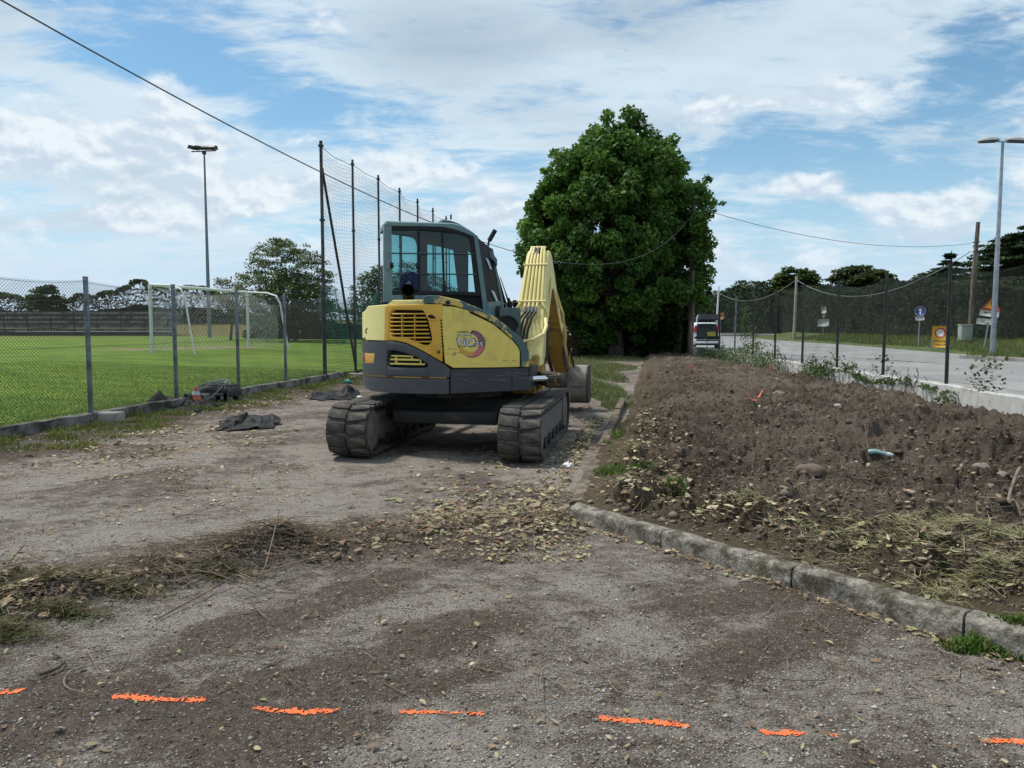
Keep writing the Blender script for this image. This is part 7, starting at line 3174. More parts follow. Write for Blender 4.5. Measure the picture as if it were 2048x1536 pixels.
# cabinet by the brown pole
D = 45.5
cb = empty('utility_cabinet', tuple(dp(1931, 677, D)))
tag(cb, 'pale green grey electricity cabinet at the foot of the brown pole', 'cabinet')
h = (677 - 651) / F * D
mb = MB()
mb.box((-.36, -.2, -.1), (.30, .2, h), bev=.02)
mb.build('cabinet_body', mat('cabinet_grey', (.46, .50, .46), .6, vscale=3, col2=(.36, .38, .34)), cb)
mb = MB()
mb.box((-.40, -.24, h), (.34, .24, h + .06), bev=.02)
mb.build('cabinet_lid', mat('cabinet_grey', (.46, .5, .46)), cb)
mb = MB()
mb.box((-.02, -.207, .1), (.0, -.2, h - .06))
mb.build('door_gap', sign_back, cb)
for x in (-.12, .1):
    mb = MB()
    mb.box((x - .02, -.212, h * .5), (x + .02, -.2, h * .6))
    mb.build('door_lock', sign_back, cb)


# ------------------------------------------------------------------ white car seen from behind, boot open
def car():
    D = 49
    p = dp(1414, 700, D)
    p.z = 0
    root = empty('parked_car', tuple(p), R(-4))
    tag(root, 'white car parked beyond the plot with its rear hatch open', 'car')
    wp = mat('car_white', (.70, .72, .75), .35, spec=.6)
    dk = mat('car_dark_trim', (.02, .022, .026), .5)
    gl = mat('car_window', (.02, .028, .035), .1, spec=.7)
    # local: x across, y forward (away), z up; rear end at y=0
    secs = [(-.02, .80, .42, .80, .78, .80), (.05, .86, .30, 1.02, .80, 1.05), (.30, .875, .26, 1.04, .70, 1.56), (.9, .88, .24, 1.04, .67, 1.66), (1.9, .88, .24, 1.02, .66, 1.66), (2.6, .88, .24, 1.0, .60, 1.50), (3.1, .87, .25, .96, .72, 1.02), (3.85, .82, .30, .82, .6, .86)]
    mb = MB()
    V, Fc = [], []
    for (y, w, z0, zw, wr, zr) in secs:
        V += [(-w * .92, y, z0), (-w, y, z0 + .2), (-w, y, zw - .05), (-w * .97, y, zw), (-wr, y, zr - .06), (-wr * .85, y, zr), (wr * .85, y, zr), (wr, y, zr - .06), (w * .97, y, zw), (w, y, zw - .05), (w, y, z0 + .2), (w * .92, y, z0)]
    n = 12
    for i in range(len(secs) - 1):
        for j in range(n):
            l = (j + 1) % n
            if i in (0, 1) and j == 5:
                continue
            Fc.append((i * n + j, i * n + l, (i + 1) * n + l, (i + 1) * n + j))
    Fc.append(tuple(range((len(secs) - 1) * n, len(secs) * n))[::-1])
    mb.add(V, Fc)
    mb.build('car_body', wp, root, smooth=35)
    # open load bay: a solid dark panel paints in the unlit opening
    mb = MB()
    mb.prism([(-.60, .72), (.60, .72), (.66, 1.0), (.58, 1.52), (.40, 1.58), (-.40, 1.58), (-.58, 1.52), (-.66, 1.0)], lambda a, b_, d: Vector((a, .10 - .04 + d + (b_ - .72) * .28, b_)), -.10, .12)
    mb.build('load_bay', dk, root)
    mb = MB()
    mb.box((-.02, .06, .80), (.50, .12, 1.08), Matrix.Translation((0, -.12, 0)), bev=.02)
    o_ = mb.build('yellow_box', mat('yellow_box', (.30, .30, .04), .6), None)
    o_.location = root.location
    o_.rotation_euler = root.rotation_euler
    tag(o_, 'dull yellow box inside the open boot of the white car', 'box')
    # tail lamps, bumper, number plate
    for s in (-1, 1):
        mb = MB()
        mb.prism([(s * .70, 1.02), (s * .86, 1.04), (s * .80, 1.34), (s * .70, 1.50), (s * .64, 1.42), (s * .68, 1.2)][::s], lambda a, b_, d: Vector((a, .0 + d + (b_ - 1.0) * .40, b_)), -.04, .10)
        mb.build('tail_lamp', mat('tail_lamp_red', (.34, .02, .025), .25), root)
        mb = MB()
        mb.tube([(s * .80, .62, .31), (s * .62, .62, .31)], .31, 20)
        w_ = mb.build('wheel', mat('tyre', (.018, .018, .018), .85), root)
        mb = MB()
        mb.tube([(s * .81, .62, .31), (s * .76, .62, .31)], .19, 16)
        mb.build('rim', mat('rim_grey', (.35, .35, .36), .4, .5), w_)
        mb = MB()
        mb.prism([(.45, 1.06), (1.7, 1.06), (1.7, 1.52), (.75, 1.52)], lambda a, b_, d: Vector((s * (.885 - (b_ - 1.04) * .36 + d), a, b_)), -.01, .012)
        mb.build('side_window', gl, root)
        mb = MB()
        mb.box((s * 1.0 - .1, 2.35, 1.0), (s * 1.0 + .1, 2.5, 1.16), bev=.04)
        mb.build('door_mirror', dk, root)
    mb = MB()
    mb.box((-.86, -.10, .32), (.86, .10, .62), bev=.06)
    mb.build('bumper', wp, root)
    mb = MB()
    mb.box((-.70, -.115, .50), (.70, -.09, .60), bev=.01)
    mb.box((-.75, -.10, .22), (.75, .1, .36), bev=.03)
    mb.build('bumper_trim', dk, root)
    # hatch swung up
    M_ = Matrix.Translation((0, .55, 1.64)) @ Matrix.Rotation(R(-27), 4, 'X')
    mb = MB()
    mb.prism([(-.62, 0), (.62, 0), (.70, -.55), (.66, -1.0), (.50, -1.06), (-.50, -1.06), (-.66, -1.0), (-.70, -.55)], lambda a, b_, d: M_ @ Vector((a, b_, d + .04 * math.cos(b_ * 2))), 0, .07)
    ht = mb.build('hatch', wp, root)
    mb = MB()
    mb.prism([(-.55, -.08), (.55, -.08), (.60, -.52), (-.60, -.52)], lambda a, b_, d: M_ @ Vector((a, b_, d + .04)), -.05, -.03)
    mb.prism([(-.62, -.58), (.62, -.58), (.60, -1.0), (-.60, -1.0)], lambda a, b_, d: M_ @ Vector((a, b_, d)), -.04, -.01)
    mb.build('hatch_lining', dk, ht)
    mb = MB()
    mb.prism([(-.66, -.98), (.66, -.98), (.58, -1.09), (-.58, -1.09)], lambda a, b_, d: M_ @ Vector((a, b_, d)), -.30, .06)
    mb.build('hatch_edge', dk, ht)
    for s in (-1, 1):
        mb = MB()
        mb.tube([(s * .58, .25, 1.25), M_ @ Vector((s * .60, -.6, 0))], .014, 6)
        mb.build('gas_strut', dk, root)


car()


# ------------------------------------------------------------------ crumpled sheeting
def tarp(name, label, pts, hgt, n, seed, m, peaks, group=None, th=.006, thick=0.25):
    """a sheet thrown on the ground: outline given as ground points, with peaks (x, y, radius, height)"""
    g = np.random.default_rng(seed)
    P = np.array([(p[0], p[1]) for p in pts])
    c = P.mean(0)
    root_xy = c
    nu, nv = n, n
    # polar sheet from the middle to the outline
    ang = np.linspace(0, 2 * np.pi, nu, endpoint=False)
    per = np.concatenate([P, P[:1]])
    ln = np.concatenate([[0], np.cumsum(np.linalg.norm(np.diff(per, axis=0), axis=1))])
    t = np.linspace(0, ln[-1], nu, endpoint=False)
    ox, oy = np.interp(t, ln, per[:, 0]), np.interp(t, ln, per[:, 1])
    jag = 1 + .05 * g.normal(0, 1, nu)
    ox, oy = c[0] + (ox - c[0]) * jag, c[1] + (oy - c[1]) * jag
    V, Fc = [], []
    rs = np.linspace(0, 1, nv) ** .8
    for r_ in rs:
        x, y = c[0] + (ox - c[0]) * r_, c[1] + (oy - c[1]) * r_
        z = ground_h(x, y) + .012
        fold = np.abs(fbm(x, y, .30, 3, seed)) * .85 + .15 * np.abs(fbm(x + 9, y, .09, 2, seed + 3))
        z = z + hgt * (1 - fold * 1.9).clip(0, 1) * (1 - r_ ** 4 * .6)
        ridge = np.zeros_like(x)
        for (qx, qy, qr, qh) in peaks:
            ridge = np.maximum(ridge, qh * np.clip(1 - np.hypot(x - qx, (y - qy)) / qr, 0, 1) ** 1.1)
        z = z + ridge * (.8 + .5 * fbm(x, y, .15, 2, seed + 5)).clip(.3, 1.4)
        xx = x + .05 * fbm(x, y, .2, 2, seed + 6)
        yy = y + .05 * fbm(x, y, .2, 2, seed + 7)
        V += [(a - c[0], b_ - c[1], z_) for a, b_, z_ in zip(xx, yy, z)]
    for i in range(nv - 1):
        for k in range(nu):
            l = (k + 1) % nu
            Fc.append((i * nu + k, i * nu + l, (i + 1) * nu + l, (i + 1) * nu + k))
    mb_ = MB()
    mb_.add(V, Fc)
    o = mb_.build(name, m, smooth=32)
    o.location = (c[0], c[1], 0)
    s = o.modifiers.new('thickness', 'SOLIDIFY')
    s.thickness = .004
    tag(o, label, 'tarpaulin', group)
    return o


tm = mat('black_sheeting', (.013, .013, .014), .62, vscale=3, col2=(.040, .038, .035), lo=.52, hi=.75, var=.2, spec=.2)
gpt = lambda px, py: at(px, py).xy
tarp('tarpaulin', 'crumpled black plastic sheet lying alone on the bare lot', [gpt(*p) for p in ((430, 861), (442, 848), (452, 838), (486, 832), (520, 834), (548, 836), (556, 848), (545, 856), (505, 858), (460, 865))], .05, 60, 3, tm,
     [(*gpt(502, 850), .55, .16), (*gpt(545, 846), .25, .12), (*gpt(445, 850), .2, .08)])
tarp('tarpaulin', 'crumpled black plastic sheet heaped against the low wall beside the cone', [gpt(*p) for p in ((284, 829), (300, 820), (350, 811), (400, 803), (432, 803), (452, 812), (420, 822), (400, 829), (350, 828), (320, 828))], .05, 60, 5, tm,
     [(*gpt(316, 822), .28, .36), (*gpt(345, 819), .35, .18), (*gpt(372, 817), .4, .22), (*gpt(404, 819), .3, .10)])
tarp('tarpaulin', 'torn black plastic sheet lying near the left rear track', [gpt(*p) for p in ((620, 797), (632, 787), (670, 786), (700, 782), (716, 784), (719, 794), (700, 800), (665, 799), (640, 802))], .05, 56, 8, tm,
     [(*gpt(700, 793), .35, .22), (*gpt(715, 792), .2, .2), (*gpt(626, 795), .25, .10), (*gpt(655, 796), .3, .06)])


# plastic crate with cut-outs, upside down by the wall
def crate():
    p = at(440, 806)
    root = empty('plastic_crate', (p.x, p.y, 0), R(-14))
    tag(root, 'dark grey upturned plastic crate against the low wall', 'crate')
    m = mat('crate_grey', (.045, .047, .052), .55, vscale=4, col2=(.075, .07, .065))
    w0, w1, d0, d1, h = .36, .31, .24, .20, .34
    mb_ = MB()

    def wallq(a, b_, c_, d_, holes):
        """tapered wall with openings: corners bottom-left, bottom-right, top-right, top-left"""
        A, B, C_, D_ = (Vector(q_) for q_ in (a, b_, c_, d_))
        nn = (B - A).cross(D_ - A).normalized() * .012
        pt = lambda u, v: (A.lerp(B, u)).lerp(D_.lerp(C_, u), v)
        us_ = sorted({0, 1} | {x for hq in holes for x in hq[:2]})
        vs_ = sorted({0, 1} | {x for hq in holes for x in hq[2:]})
        for i in range(len(us_) - 1):
            for j in range(len(vs_) - 1):
                um, vm = (us_[i] + us_[i + 1]) / 2, (vs_[j] + vs_[j + 1]) / 2
                if any(hq[0] < um < hq[1] and hq[2] < vm < hq[3] for hq in holes):
                    continue
                q4 = [pt(us_[i], vs_[j]), pt(us_[i + 1], vs_[j]), pt(us_[i + 1], vs_[j + 1]), pt(us_[i], vs_[j + 1])]
                mb_.add([tuple(q_) for q_ in q4] + [tuple(q_ - nn) for q_ in q4], [(0, 1, 2, 3), (7, 6, 5, 4), (0, 4, 5, 1), (1, 5, 6, 2), (2, 6, 7, 3), (3, 7, 4, 0)])
    hf = [(.60, .74, .02, .45), (.84, .96, .02, .62)]
    wallq((-w0, -d0, 0), (w0, -d0, 0), (w1, -d1, h), (-w1, -d1, h), hf)
    wallq((w0, -d0, 0), (w0, d0, 0), (w1, d1, h), (w1, -d1, h), [(.3, .7, .02, .4)])
    wallq((w0, d0, 0), (-w0, d0, 0), (-w1, d1, h), (w1, d1, h), [])
    wallq((-w0, d0, 0), (-w0, -d0, 0), (-w1, -d1, h), (-w1, d1, h), [])
    mb_.build('crate_walls', m, root, smooth=0)
    mb_ = MB()
    mb_.box((-w1 - .004, -d1 - .004, h), (w1 + .004, d1 + .004, h + .025), bev=.01)
    mb_.build('crate_bottom', m, root)
    for x in (-.2, 0, .2):
        mb_ = MB()
        mb_.box((x - .012, -d1 * 1.02, h + .026), (x + .012, d1, h + .034))
        mb_.build('crate_rib', m, root)
    # loose loops of pale hose over it
    hm_ = mat('pale_hose', (.22, .27, .25), .5)
    mb_ = MB()
    pts_ = []
    q_ = random.Random(4)
    for i in range(80):
        a = i / 80 * 2 * math.pi * 3.2
        rr = .33 + .07 * math.sin(a * .7) + .03 * math.sin(a * 3.1)
        pts_.append((p.x - .22 + rr * math.cos(a) * 1.05, p.y - .02 + rr * .62 * math.sin(a), .14 + .20 * max(0, min(1, (rr * math.cos(a) + .25) / .4)) + .05 * math.sin(a * 1.3) + .06))
    pts_ += [(p.x + .20, p.y - .20, .40), (p.x + .02, p.y - .36, .18), (p.x - .18, p.y - .44, .04), (p.x - .36, p.y - .46, .03)]
    mb_.tube(pts_, .011, 6)
    o = mb_.build('garden_hose', hm_)
    tag(o, 'pale green hose looped loosely over the upturned crate', 'hose')


crate()


def cone():
    p = at(393, 816)
    root = empty('traffic_cone', (p.x, p.y, .02))
    tag(root, 'small faded orange traffic cone with a white band by the crate', 'traffic cone')
    oc = mat('cone_orange', (.50, .13, .06), .6, vscale=6, col2=(.36, .13, .08))
    mb_ = MB()
    mb_.lathe([(.13, .012), (.125, .03), (.085, .16), (.062, .24), (.03, .36), (.022, .362)], 16)
    mb_.build('cone_body', oc, root)
    mb_ = MB()
    mb_.lathe([(.0722, .222), (.0538, .288)], 16)
    mb_.build('white_band', mat('cone_white', (.5, .5, .5), .6), root)
    mb_ = MB()
    mb_.box((-.15, -.15, -.01), (.15, .15, .015), bev=.01)
    mb_.build('cone_base', mat('cone_foot', (.03, .03, .03), .8), root)


cone()

# concrete block by the wall
p = at(220, 849)
mb = MB()
mb.box((-.20, -.13, -.05), (.17, .13, .19), bev=.02)
o = mb.build('concrete_block', mat('weathered_block', (.34, .33, .28), .95, vscale=4, col2=(.17, .16, .11), lo=.48, hi=.62, bump=.006))
o.location = (p.x, p.y, 0)
o.rotation_euler = (0, 0, R(-8))
tag(o, 'pale squared concrete block at the foot of the low wall', 'block')

# cloth on the cab guard bars, behind the exhaust
clp = [CR.hit(*P2(x, y)) for x, y in ((565, 830), (690, 775), (770, 800), (815, 1030), (730, 1040), (640, 870), (600, 960), (545, 1000))]
mb = MB()
g = np.random.default_rng(3)
outl = [(570, 830), (600, 815), (650, 790), (700, 772), (750, 785), (780, 830), (800, 940), (808, 1030), (730, 1040), (700, 960), (650, 860), (630, 870), (610, 940), (580, 1010), (545, 1005), (538, 960), (560, 890)]
V = []
cen_ = CR.hit(*P2(690, 880))
nn = len(outl)
rings_ = 6
for r_ in range(rings_ + 1):
    for k, (x, y) in enumerate(outl):
        f = r_ / rings_
        xx, yy = 690 + (x - 690) * f, 850 + (y - 850) * f
        s, z = CR.hit(*P2(xx, yy))
        V.append(CR.pt(s, z, .035 + .03 * math.sin(xx * .06 + yy * .02) * f + .01 * math.sin(yy * .09))[:])
Fc = []
for r_ in range(rings_):
    for k in range(nn):
        l = (k + 1) % nn
        Fc.append((r_ * nn + k, r_ * nn + l, (r_ + 1) * nn + l, (r_ + 1) * nn + k))
mb.add(V, Fc)
o = mb.build('blue_cloth', mat('navy_cloth', (.018, .026, .075), .9), smooth=60)
o.matrix_world = EXC
s_ = o.modifiers.new('thickness', 'SOLIDIFY')
s_.thickness = .006
tag(o, 'dark blue cloth hung over the cab guard bars behind the exhaust', 'cloth')


# ------------------------------------------------------------------ orange paint dashes
orange = mat('orange_spray', (.80, .160, .042), .8, vscale=14, col2=(.60, .12, .04), lo=.5, hi=.7)
dashes = [((0, 1387), (46, 1391), 'leftmost short orange paint dash, cut by the picture edge'), ((222, 1400), (412, 1409), 'long orange paint dash with a dry white leaf at its lower edge'), ((505, 1417), (678, 1420), 'thick curved orange paint dash between the leaf dash and the thin central dash'), ((796, 1420), (968, 1424), 'thin sparse orange paint dash below the dark dirt heap'),
          ((1193, 1436), (1382, 1447), 'orange paint dash with a faint white smear at its right end'), ((1520, 1455), (1696, 1463), 'orange paint dash that fades out to specks on the right'), ((1966, 1474), (2060, 1476), 'orange paint dash at the lower right picture edge')]
for i, (a, b_, lab) in enumerate(dashes):
    A, B = at(*a), at(*b_)
    d = (B - A)
    L_ = d.length
    d.normalize()
    s = Vector((-d.y, d.x, 0))
    cell = .0034
    nu, nv = int(L_ / cell), 13
    uu, vv = np.meshgrid(np.arange(nu + 1), np.arange(nv + 1), indexing='ij')
    bow = (-.012 if i == 2 else .004) * 4 * (uu / nu) * (1 - uu / nu)
    wv = (vv - nv / 2) * cell * 1.15
    x = A.x + d.x * uu * cell + s.x * (wv + bow)
    y = A.y + d.y * uu * cell + s.y * (wv + bow)
    z = lot_h(x, y) + .004
    V = np.stack([x.ravel(), y.ravel(), z.ravel()], 1)
    t = uu / nu
    cx_, cy_ = x[:-1, :-1], y[:-1, :-1]
    tt = t[:-1, :-1]
    ww = np.abs(wv[:-1, :-1]) / (nv / 2 * cell * 1.15)
    dens = .90 - 1.1 * ww ** 1.8 + .7 * fbm(cx_, cy_, .008, 2, 200 + i) + .35 * fbm(tt * 6, tt * 0, 1.0, 2, 210 + i)
    if i == 5:
        dens = dens - 1.1 * sstep(tt, .5, .62) + .35 * (tt > .75)
    if i in (3,):
        dens = dens - .30
    endf = sstep(tt, 0, .05) * (1 - sstep(tt, .93, 1.0))
    keep = (dens * (.4 + .6 * endf) > .42).ravel()
    f = grid_faces(nu + 1, nv + 1)[keep]
    V2, f2, _ = compact(V, f)
    me = bpy.data.meshes.new('paint_dash')
    c0 = V2.mean(0)
    build_mesh(me, V2 - c0, f2)
    me.materials.append(orange)
    o = bpy.data.objects.new('paint_dash', me)
    COL.objects.link(o)
    o.location = c0
    tag(o, lab, 'paint mark', 'orange marking dashes across the lot')

# ------------------------------------------------------------------ stakes and tape on the dug soil
stake = mat('stake_orange', (.60, .13, .06), .7)
for (px, py, hpx, lab) in ((1384.5, 741, 10, 'short orange marker stake in the dug soil below the utility pole'), (1541, 742, 14, 'pink orange marker stake against the pale wall')):
    p = at(px, py, .16)
    hh = hpx / F * p.y + .05
    mb = MB()
    mb.box((-.028, -.016, -.25), (.028, .016, hh - .05), bev=.006)
    o = mb.build('marker_stake', stake)
    o.location = (p.x, p.y, float(soil_h(p.x, p.y)) - .02)
    o.rotation_euler = (R(4), R(-3), R(12))
    tag(o, lab, 'stake')
tp = [at(px, py, .2) for px, py in ((1492, 787), (1500, 792), (1510, 793), (1520, 789), (1526, 786))]
mb = MB()
V = []
for i, p in enumerate(tp):
    z = float(soil_h(p.x, p.y)) + .01 + .02 * (i % 2)
    V += [(p.x - tp[0].x, p.y - tp[0].y - .03, z), (p.x - tp[0].x, p.y - tp[0].y + .04, z + .025)]
mb.add(V, [(2 * i, 2 * i + 2, 2 * i + 3, 2 * i + 1) for i in range(len(tp) - 1)])
o = mb.build('plastic_tape', mat('tape_orange', (.70, .13, .07), .6))
o.location = (tp[0].x, tp[0].y, 0)
s_ = o.modifiers.new('thickness', 'SOLIDIFY')
s_.thickness = .004
tag(o, 'crumpled orange tape lying on the dug soil', 'tape')


# ------------------------------------------------------------------ litter
def crumple(name, label, px, py, r, m, seed, z=None, sq=.7, cat='litter', dx=1.0):
    p = at(px, py, z if z is not None else 0.0)
    g = np.random.default_rng(seed)
    mb_ = MB()
    nu, nv = 14, 9
    V, Fc = [], []
    for j in range(nv):
        for i in range(nu):
            a, b_ = 2 * math.pi * i / nu, math.pi * j / (nv - 1)
            k = r * (1 + .38 * g.normal())
            k = max(r * .45, k)
            V.append((k * math.sin(b_) * math.cos(a) * dx, k * math.sin(b_) * math.sin(a), r * .6 + k * math.cos(b_) * sq * .8))
    for j in range(nv - 1):
        for i in range(nu):
            l = (i + 1) % nu
            Fc.append((j * nu + i, j * nu + l, (j + 1) * nu + l, (j + 1) * nu + i))
    mb_.add(V, Fc)
    o = mb_.build(name, m, smooth=0)
    o.location = (p.x, p.y, float(ground_h(p.x, p.y)) - r * .1)
    tag(o, label, cat)
    return o


wpl = mat('white_plastic', (.72, .74, .75), .45)
crumple('plastic_bag', 'crumpled white plastic bag on the lot just behind the right track', 1137, 936, .045, wpl, 3, dx=1.2)
crumple('paper_scrap', 'white crumpled scrap on the dug soil before the pale wall', 1552, 766, .075, wpl, 5, .15)
crumple('plastic_bag', 'small white scrap beside the torn black sheet', 718, 796, .05, wpl, 7)
crumple('plastic_bag', 'green plastic scrap on the earth behind the torn sheet', 695, 768, .08, mat('green_plastic', (.07, .30, .20), .5), 9, dx=1.3)
crumple('plastic_scrap', 'small blue plastic scrap left of the crushed pale bottle', 1686, 901, .032, mat('blue_plastic', (.045, .06, .22), .5), 11, .2)
# crushed bottle or can
p = at(1758, 914, .2)
zb_ = float(soil_h(p.x, p.y)) + .035
bt = empty('crushed_bottle', (p.x, p.y, zb_), R(-22))
tag(bt, 'crushed pale turquoise bottle lying on the dug soil', 'bottle')
mb = MB()
mb.tube([(-.10, 0, 0), (-.085, 0, 0), (-.03, .01, .008), (.02, -.005, .0), (.06, 0, -.012)], [.02, .027, .025, .018, .023], 10)
mb.build('bottle_body', mat('pale_turquoise', (.24, .38, .36), .4), bt)
mb = MB()
mb.tube([(.055, 0, -.012), (.10, .01, -.015), (.125, .01, -.02)], [.021, .02, .01], 10)
mb.build('bottle_neck', wpl, bt)


def stone(label, px, py, r, seed, z=.15, m=None, sink=.35, sx=1.2):
    p = at(px, py, z)
    g = random.Random(seed)
    mb_ = MB()
    V, Fc = [], []
    nu, nv = 18, 11
    off = Vector((g.uniform(0, 50), g.uniform(0, 50), g.uniform(0, 50)))
    for j in range(nv):
        for i in range(nu):
            a, b_ = 2 * math.pi * i / nu, math.pi * j / (nv - 1)
            d = Vector((math.sin(b_) * math.cos(a), math.sin(b_) * math.sin(a), math.cos(b_)))
            k = r * (1 + .30 * mnoise.noise(d * 1.4 + off) + .10 * mnoise.noise(d * 4 + off))
            V.append((d.x * k * sx, d.y * k, d.z * k * .72))
    for j in range(nv - 1):
        for i in range(nu):
            l = (i + 1) % nu
            Fc.append((j * nu + i, (j + 1) * nu + i, (j + 1) * nu + l, j * nu + l))
    mb_.add(V, Fc)
    o = mb_.build('stone', m or mat('soil_stone', (.21, .18, .145), .9, vscale=9, col2=(.13, .10, .08), lo=.5, hi=.7, bump=.004, bscale=50), smooth=60)
    o.location = (p.x, p.y, float(ground_h(p.x, p.y)) + r * (.72 - sink))
    o.rotation_euler = (0, 0, g.uniform(0, 3))
    tag(o, label, 'stone', 'loose stones in the dug soil')


pale_stone = mat('pale_stone', (.40, .36, .30), .9, vscale=12, col2=(.28, .24, .19), lo=.5, hi=.7, bump=.003, bscale=60)
stone('pale rounded stone right of the big earthy stone', 1648, 999, .058, 4, m=pale_stone, sx=1.15)
stone('big earth covered stone beside the pale rounded stone', 1618, 983, .085, 5, m=mat('earthy_stone', (.165, .125, .098), 1, vscale=9, col2=(.11, .08, .06), bump=.008, bscale=40), sx=1.35)
stone('small whitish stone alone in the middle of the dug soil', 1676, 826, .05, 6, m=pale_stone)
stone('low earthy stone under the curved root at the right edge', 2003, 990, .07, 7)
stone('earthy stone left of the curved root, half sunk', 1960, 968, .06, 8)
stone('brown stone in front of the pale wall bend', 1558, 794, .10, 9)
stone('small earthy stone left of the big earthy stone', 1583, 1002, .035, 10)


def stick(label, pts, r, m, name='stick', lift=.015, group=None):
    P_ = []
    for (px, py, up) in pts:
        p = at(px, py, .03)
        p = at(px, py, float(ground_h(p.x, p.y)) + up)
        p.z = float(ground_h(p.x, p.y)) + up + lift
        P_.append(p)
    mb_ = MB()
    # smooth
    Q = []
    for i in range(len(P_) - 1):
        for k in range(5):
            t = k / 5
            p0, p1, p2, p3 = P_[max(0, i - 1)], P_[i], P_[i + 1], P_[min(len(P_) - 1, i + 2)]
            Q.append(.5 * ((2 * p1) + (p2 - p0) * t + (2 * p0 - 5 * p1 + 4 * p2 - p3) * t * t + (3 * p1 - p0 - 3 * p2 + p3) * t ** 3))
    Q.append(P_[-1])
    n = len(Q)
    c0 = Q[0].copy()
    mb_.tube([q_ - c0 for q_ in Q], [r * (1 - .55 * i / n) for i in range(n)], 7)
    o = mb_.build(name, m)
    o.location = c0
    tag(o, label, name.replace('_', ' '), group)
    return o


wood_l = mat('dry_stick', (.22, .17, .125), .9, vscale=8, col2=(.13, .095, .07))
wood_d = mat('dark_stick', (.07, .05, .038), .9, vscale=8, col2=(.12, .09, .07))
stick('long thin dry stick slanting over the heap of cuttings', [(318, 1243, 0), (365, 1215, .01), (430, 1180, .02), (470, 1146, .05), (520, 1105, .08), (560, 1078, .10)], .0065, wood_l)
stick('forked grey twig crossing the long dry stick', [(407, 1203, 0), (418, 1178, .03), (428, 1150, .05), (455, 1125, .07)], .005, wood_l)
stick('short pale stick poking right out of the heap of cuttings', [(510, 1130, .06), (560, 1124, .06), (615, 1112, .06)], .007, wood_l)
stick('thin twig bending along the front of the heap of cuttings', [(480, 1143, .04), (520, 1168, .02), (560, 1182, .01), (592, 1184, 0)], .005, wood_l)
stick('dark twig standing up at the left picture edge', [(5, 1152, .02), (22, 1128, .07), (52, 1090, .12)], .0055, wood_d)
stick('curled dark root on the lot below the heap at left', [(82, 1355, 0), (118, 1338, .005), (128, 1325, .01), (105, 1315, .005)], .008, wood_d, 'root')
stick('thin curled vine stem lying above the orange dashes', [(172, 1336, 0), (140, 1350, .005), (128, 1368, .005), (136, 1384, .0), (165, 1390, 0), (190, 1395, 0)], .0045, wood_l, 'stem')
stick('short twig below the heap of cuttings', [(505, 1205, 0), (515, 1225, .004), (538, 1245, 0)], .004, wood_l)
stick('curved pale root at the right picture edge', [(2052, 972, .05), (2038, 985, .07), (2020, 995, .06), (2018, 1008, .03), (2030, 1020, .02), (2055, 1024, .01)], .013, wood_l, 'root')
stick('short thick stick lying on the dug soil right of the bottle', [(1768, 938, .01), (1790, 925, .03), (1810, 915, .03)], .017, wood_d)
stick('thin root arching from the blue scrap to the bottle', [(1692, 898, .01), (1712, 890, .06), (1728, 893, .05), (1740, 908, .0)], .006, wood_d, 'root')
stick('thin upright root above the crushed bottle', [(1736, 900, .02), (1728, 882, .08), (1712, 864, .12)], .004, wood_d, 'root')
stick('dark bent stick on the soil in front of the grass', [(1424, 836, 0), (1436, 826, .02), (1450, 820, .03)], .013, wood_d)
stick('small dark twig sticking out of the soil mid plot', [(1731, 830, .0), (1732, 816, .08), (1732, 806, .12)], .005, wood_d)
stick('thin bent twig lying across the leaves by the kerb corner', [(1205, 1010, .01), (1270, 1000, .03), (1310, 985, .05), (1352, 965, .09)], .0045, wood_d)
stick('root curling at the foot of the pale wall', [(1948, 800, .0), (1955, 798, .10), (1968, 806, .08), (1972, 812, .0)], .009, wood_d, 'root')
stick('dark root stub near the right end of the pale wall', [(2006, 815, .08), (2012, 820, .06), (2016, 828, .0)], .011, wood_d, 'root')
stick('leaning pale pole propped in the thicket under the big tree', [(1277, 708, .0), (1286, 680, .5), (1292, 655, 1.2)], .03, mat('grey_pole', (.22, .23, .24), .8), 'pole')
stick('bare pale branch rising from the edge of the dug soil', [(1275, 716, 0), (1262, 706, .2), (1255, 694, .45)], .018, wood_l, 'branch')


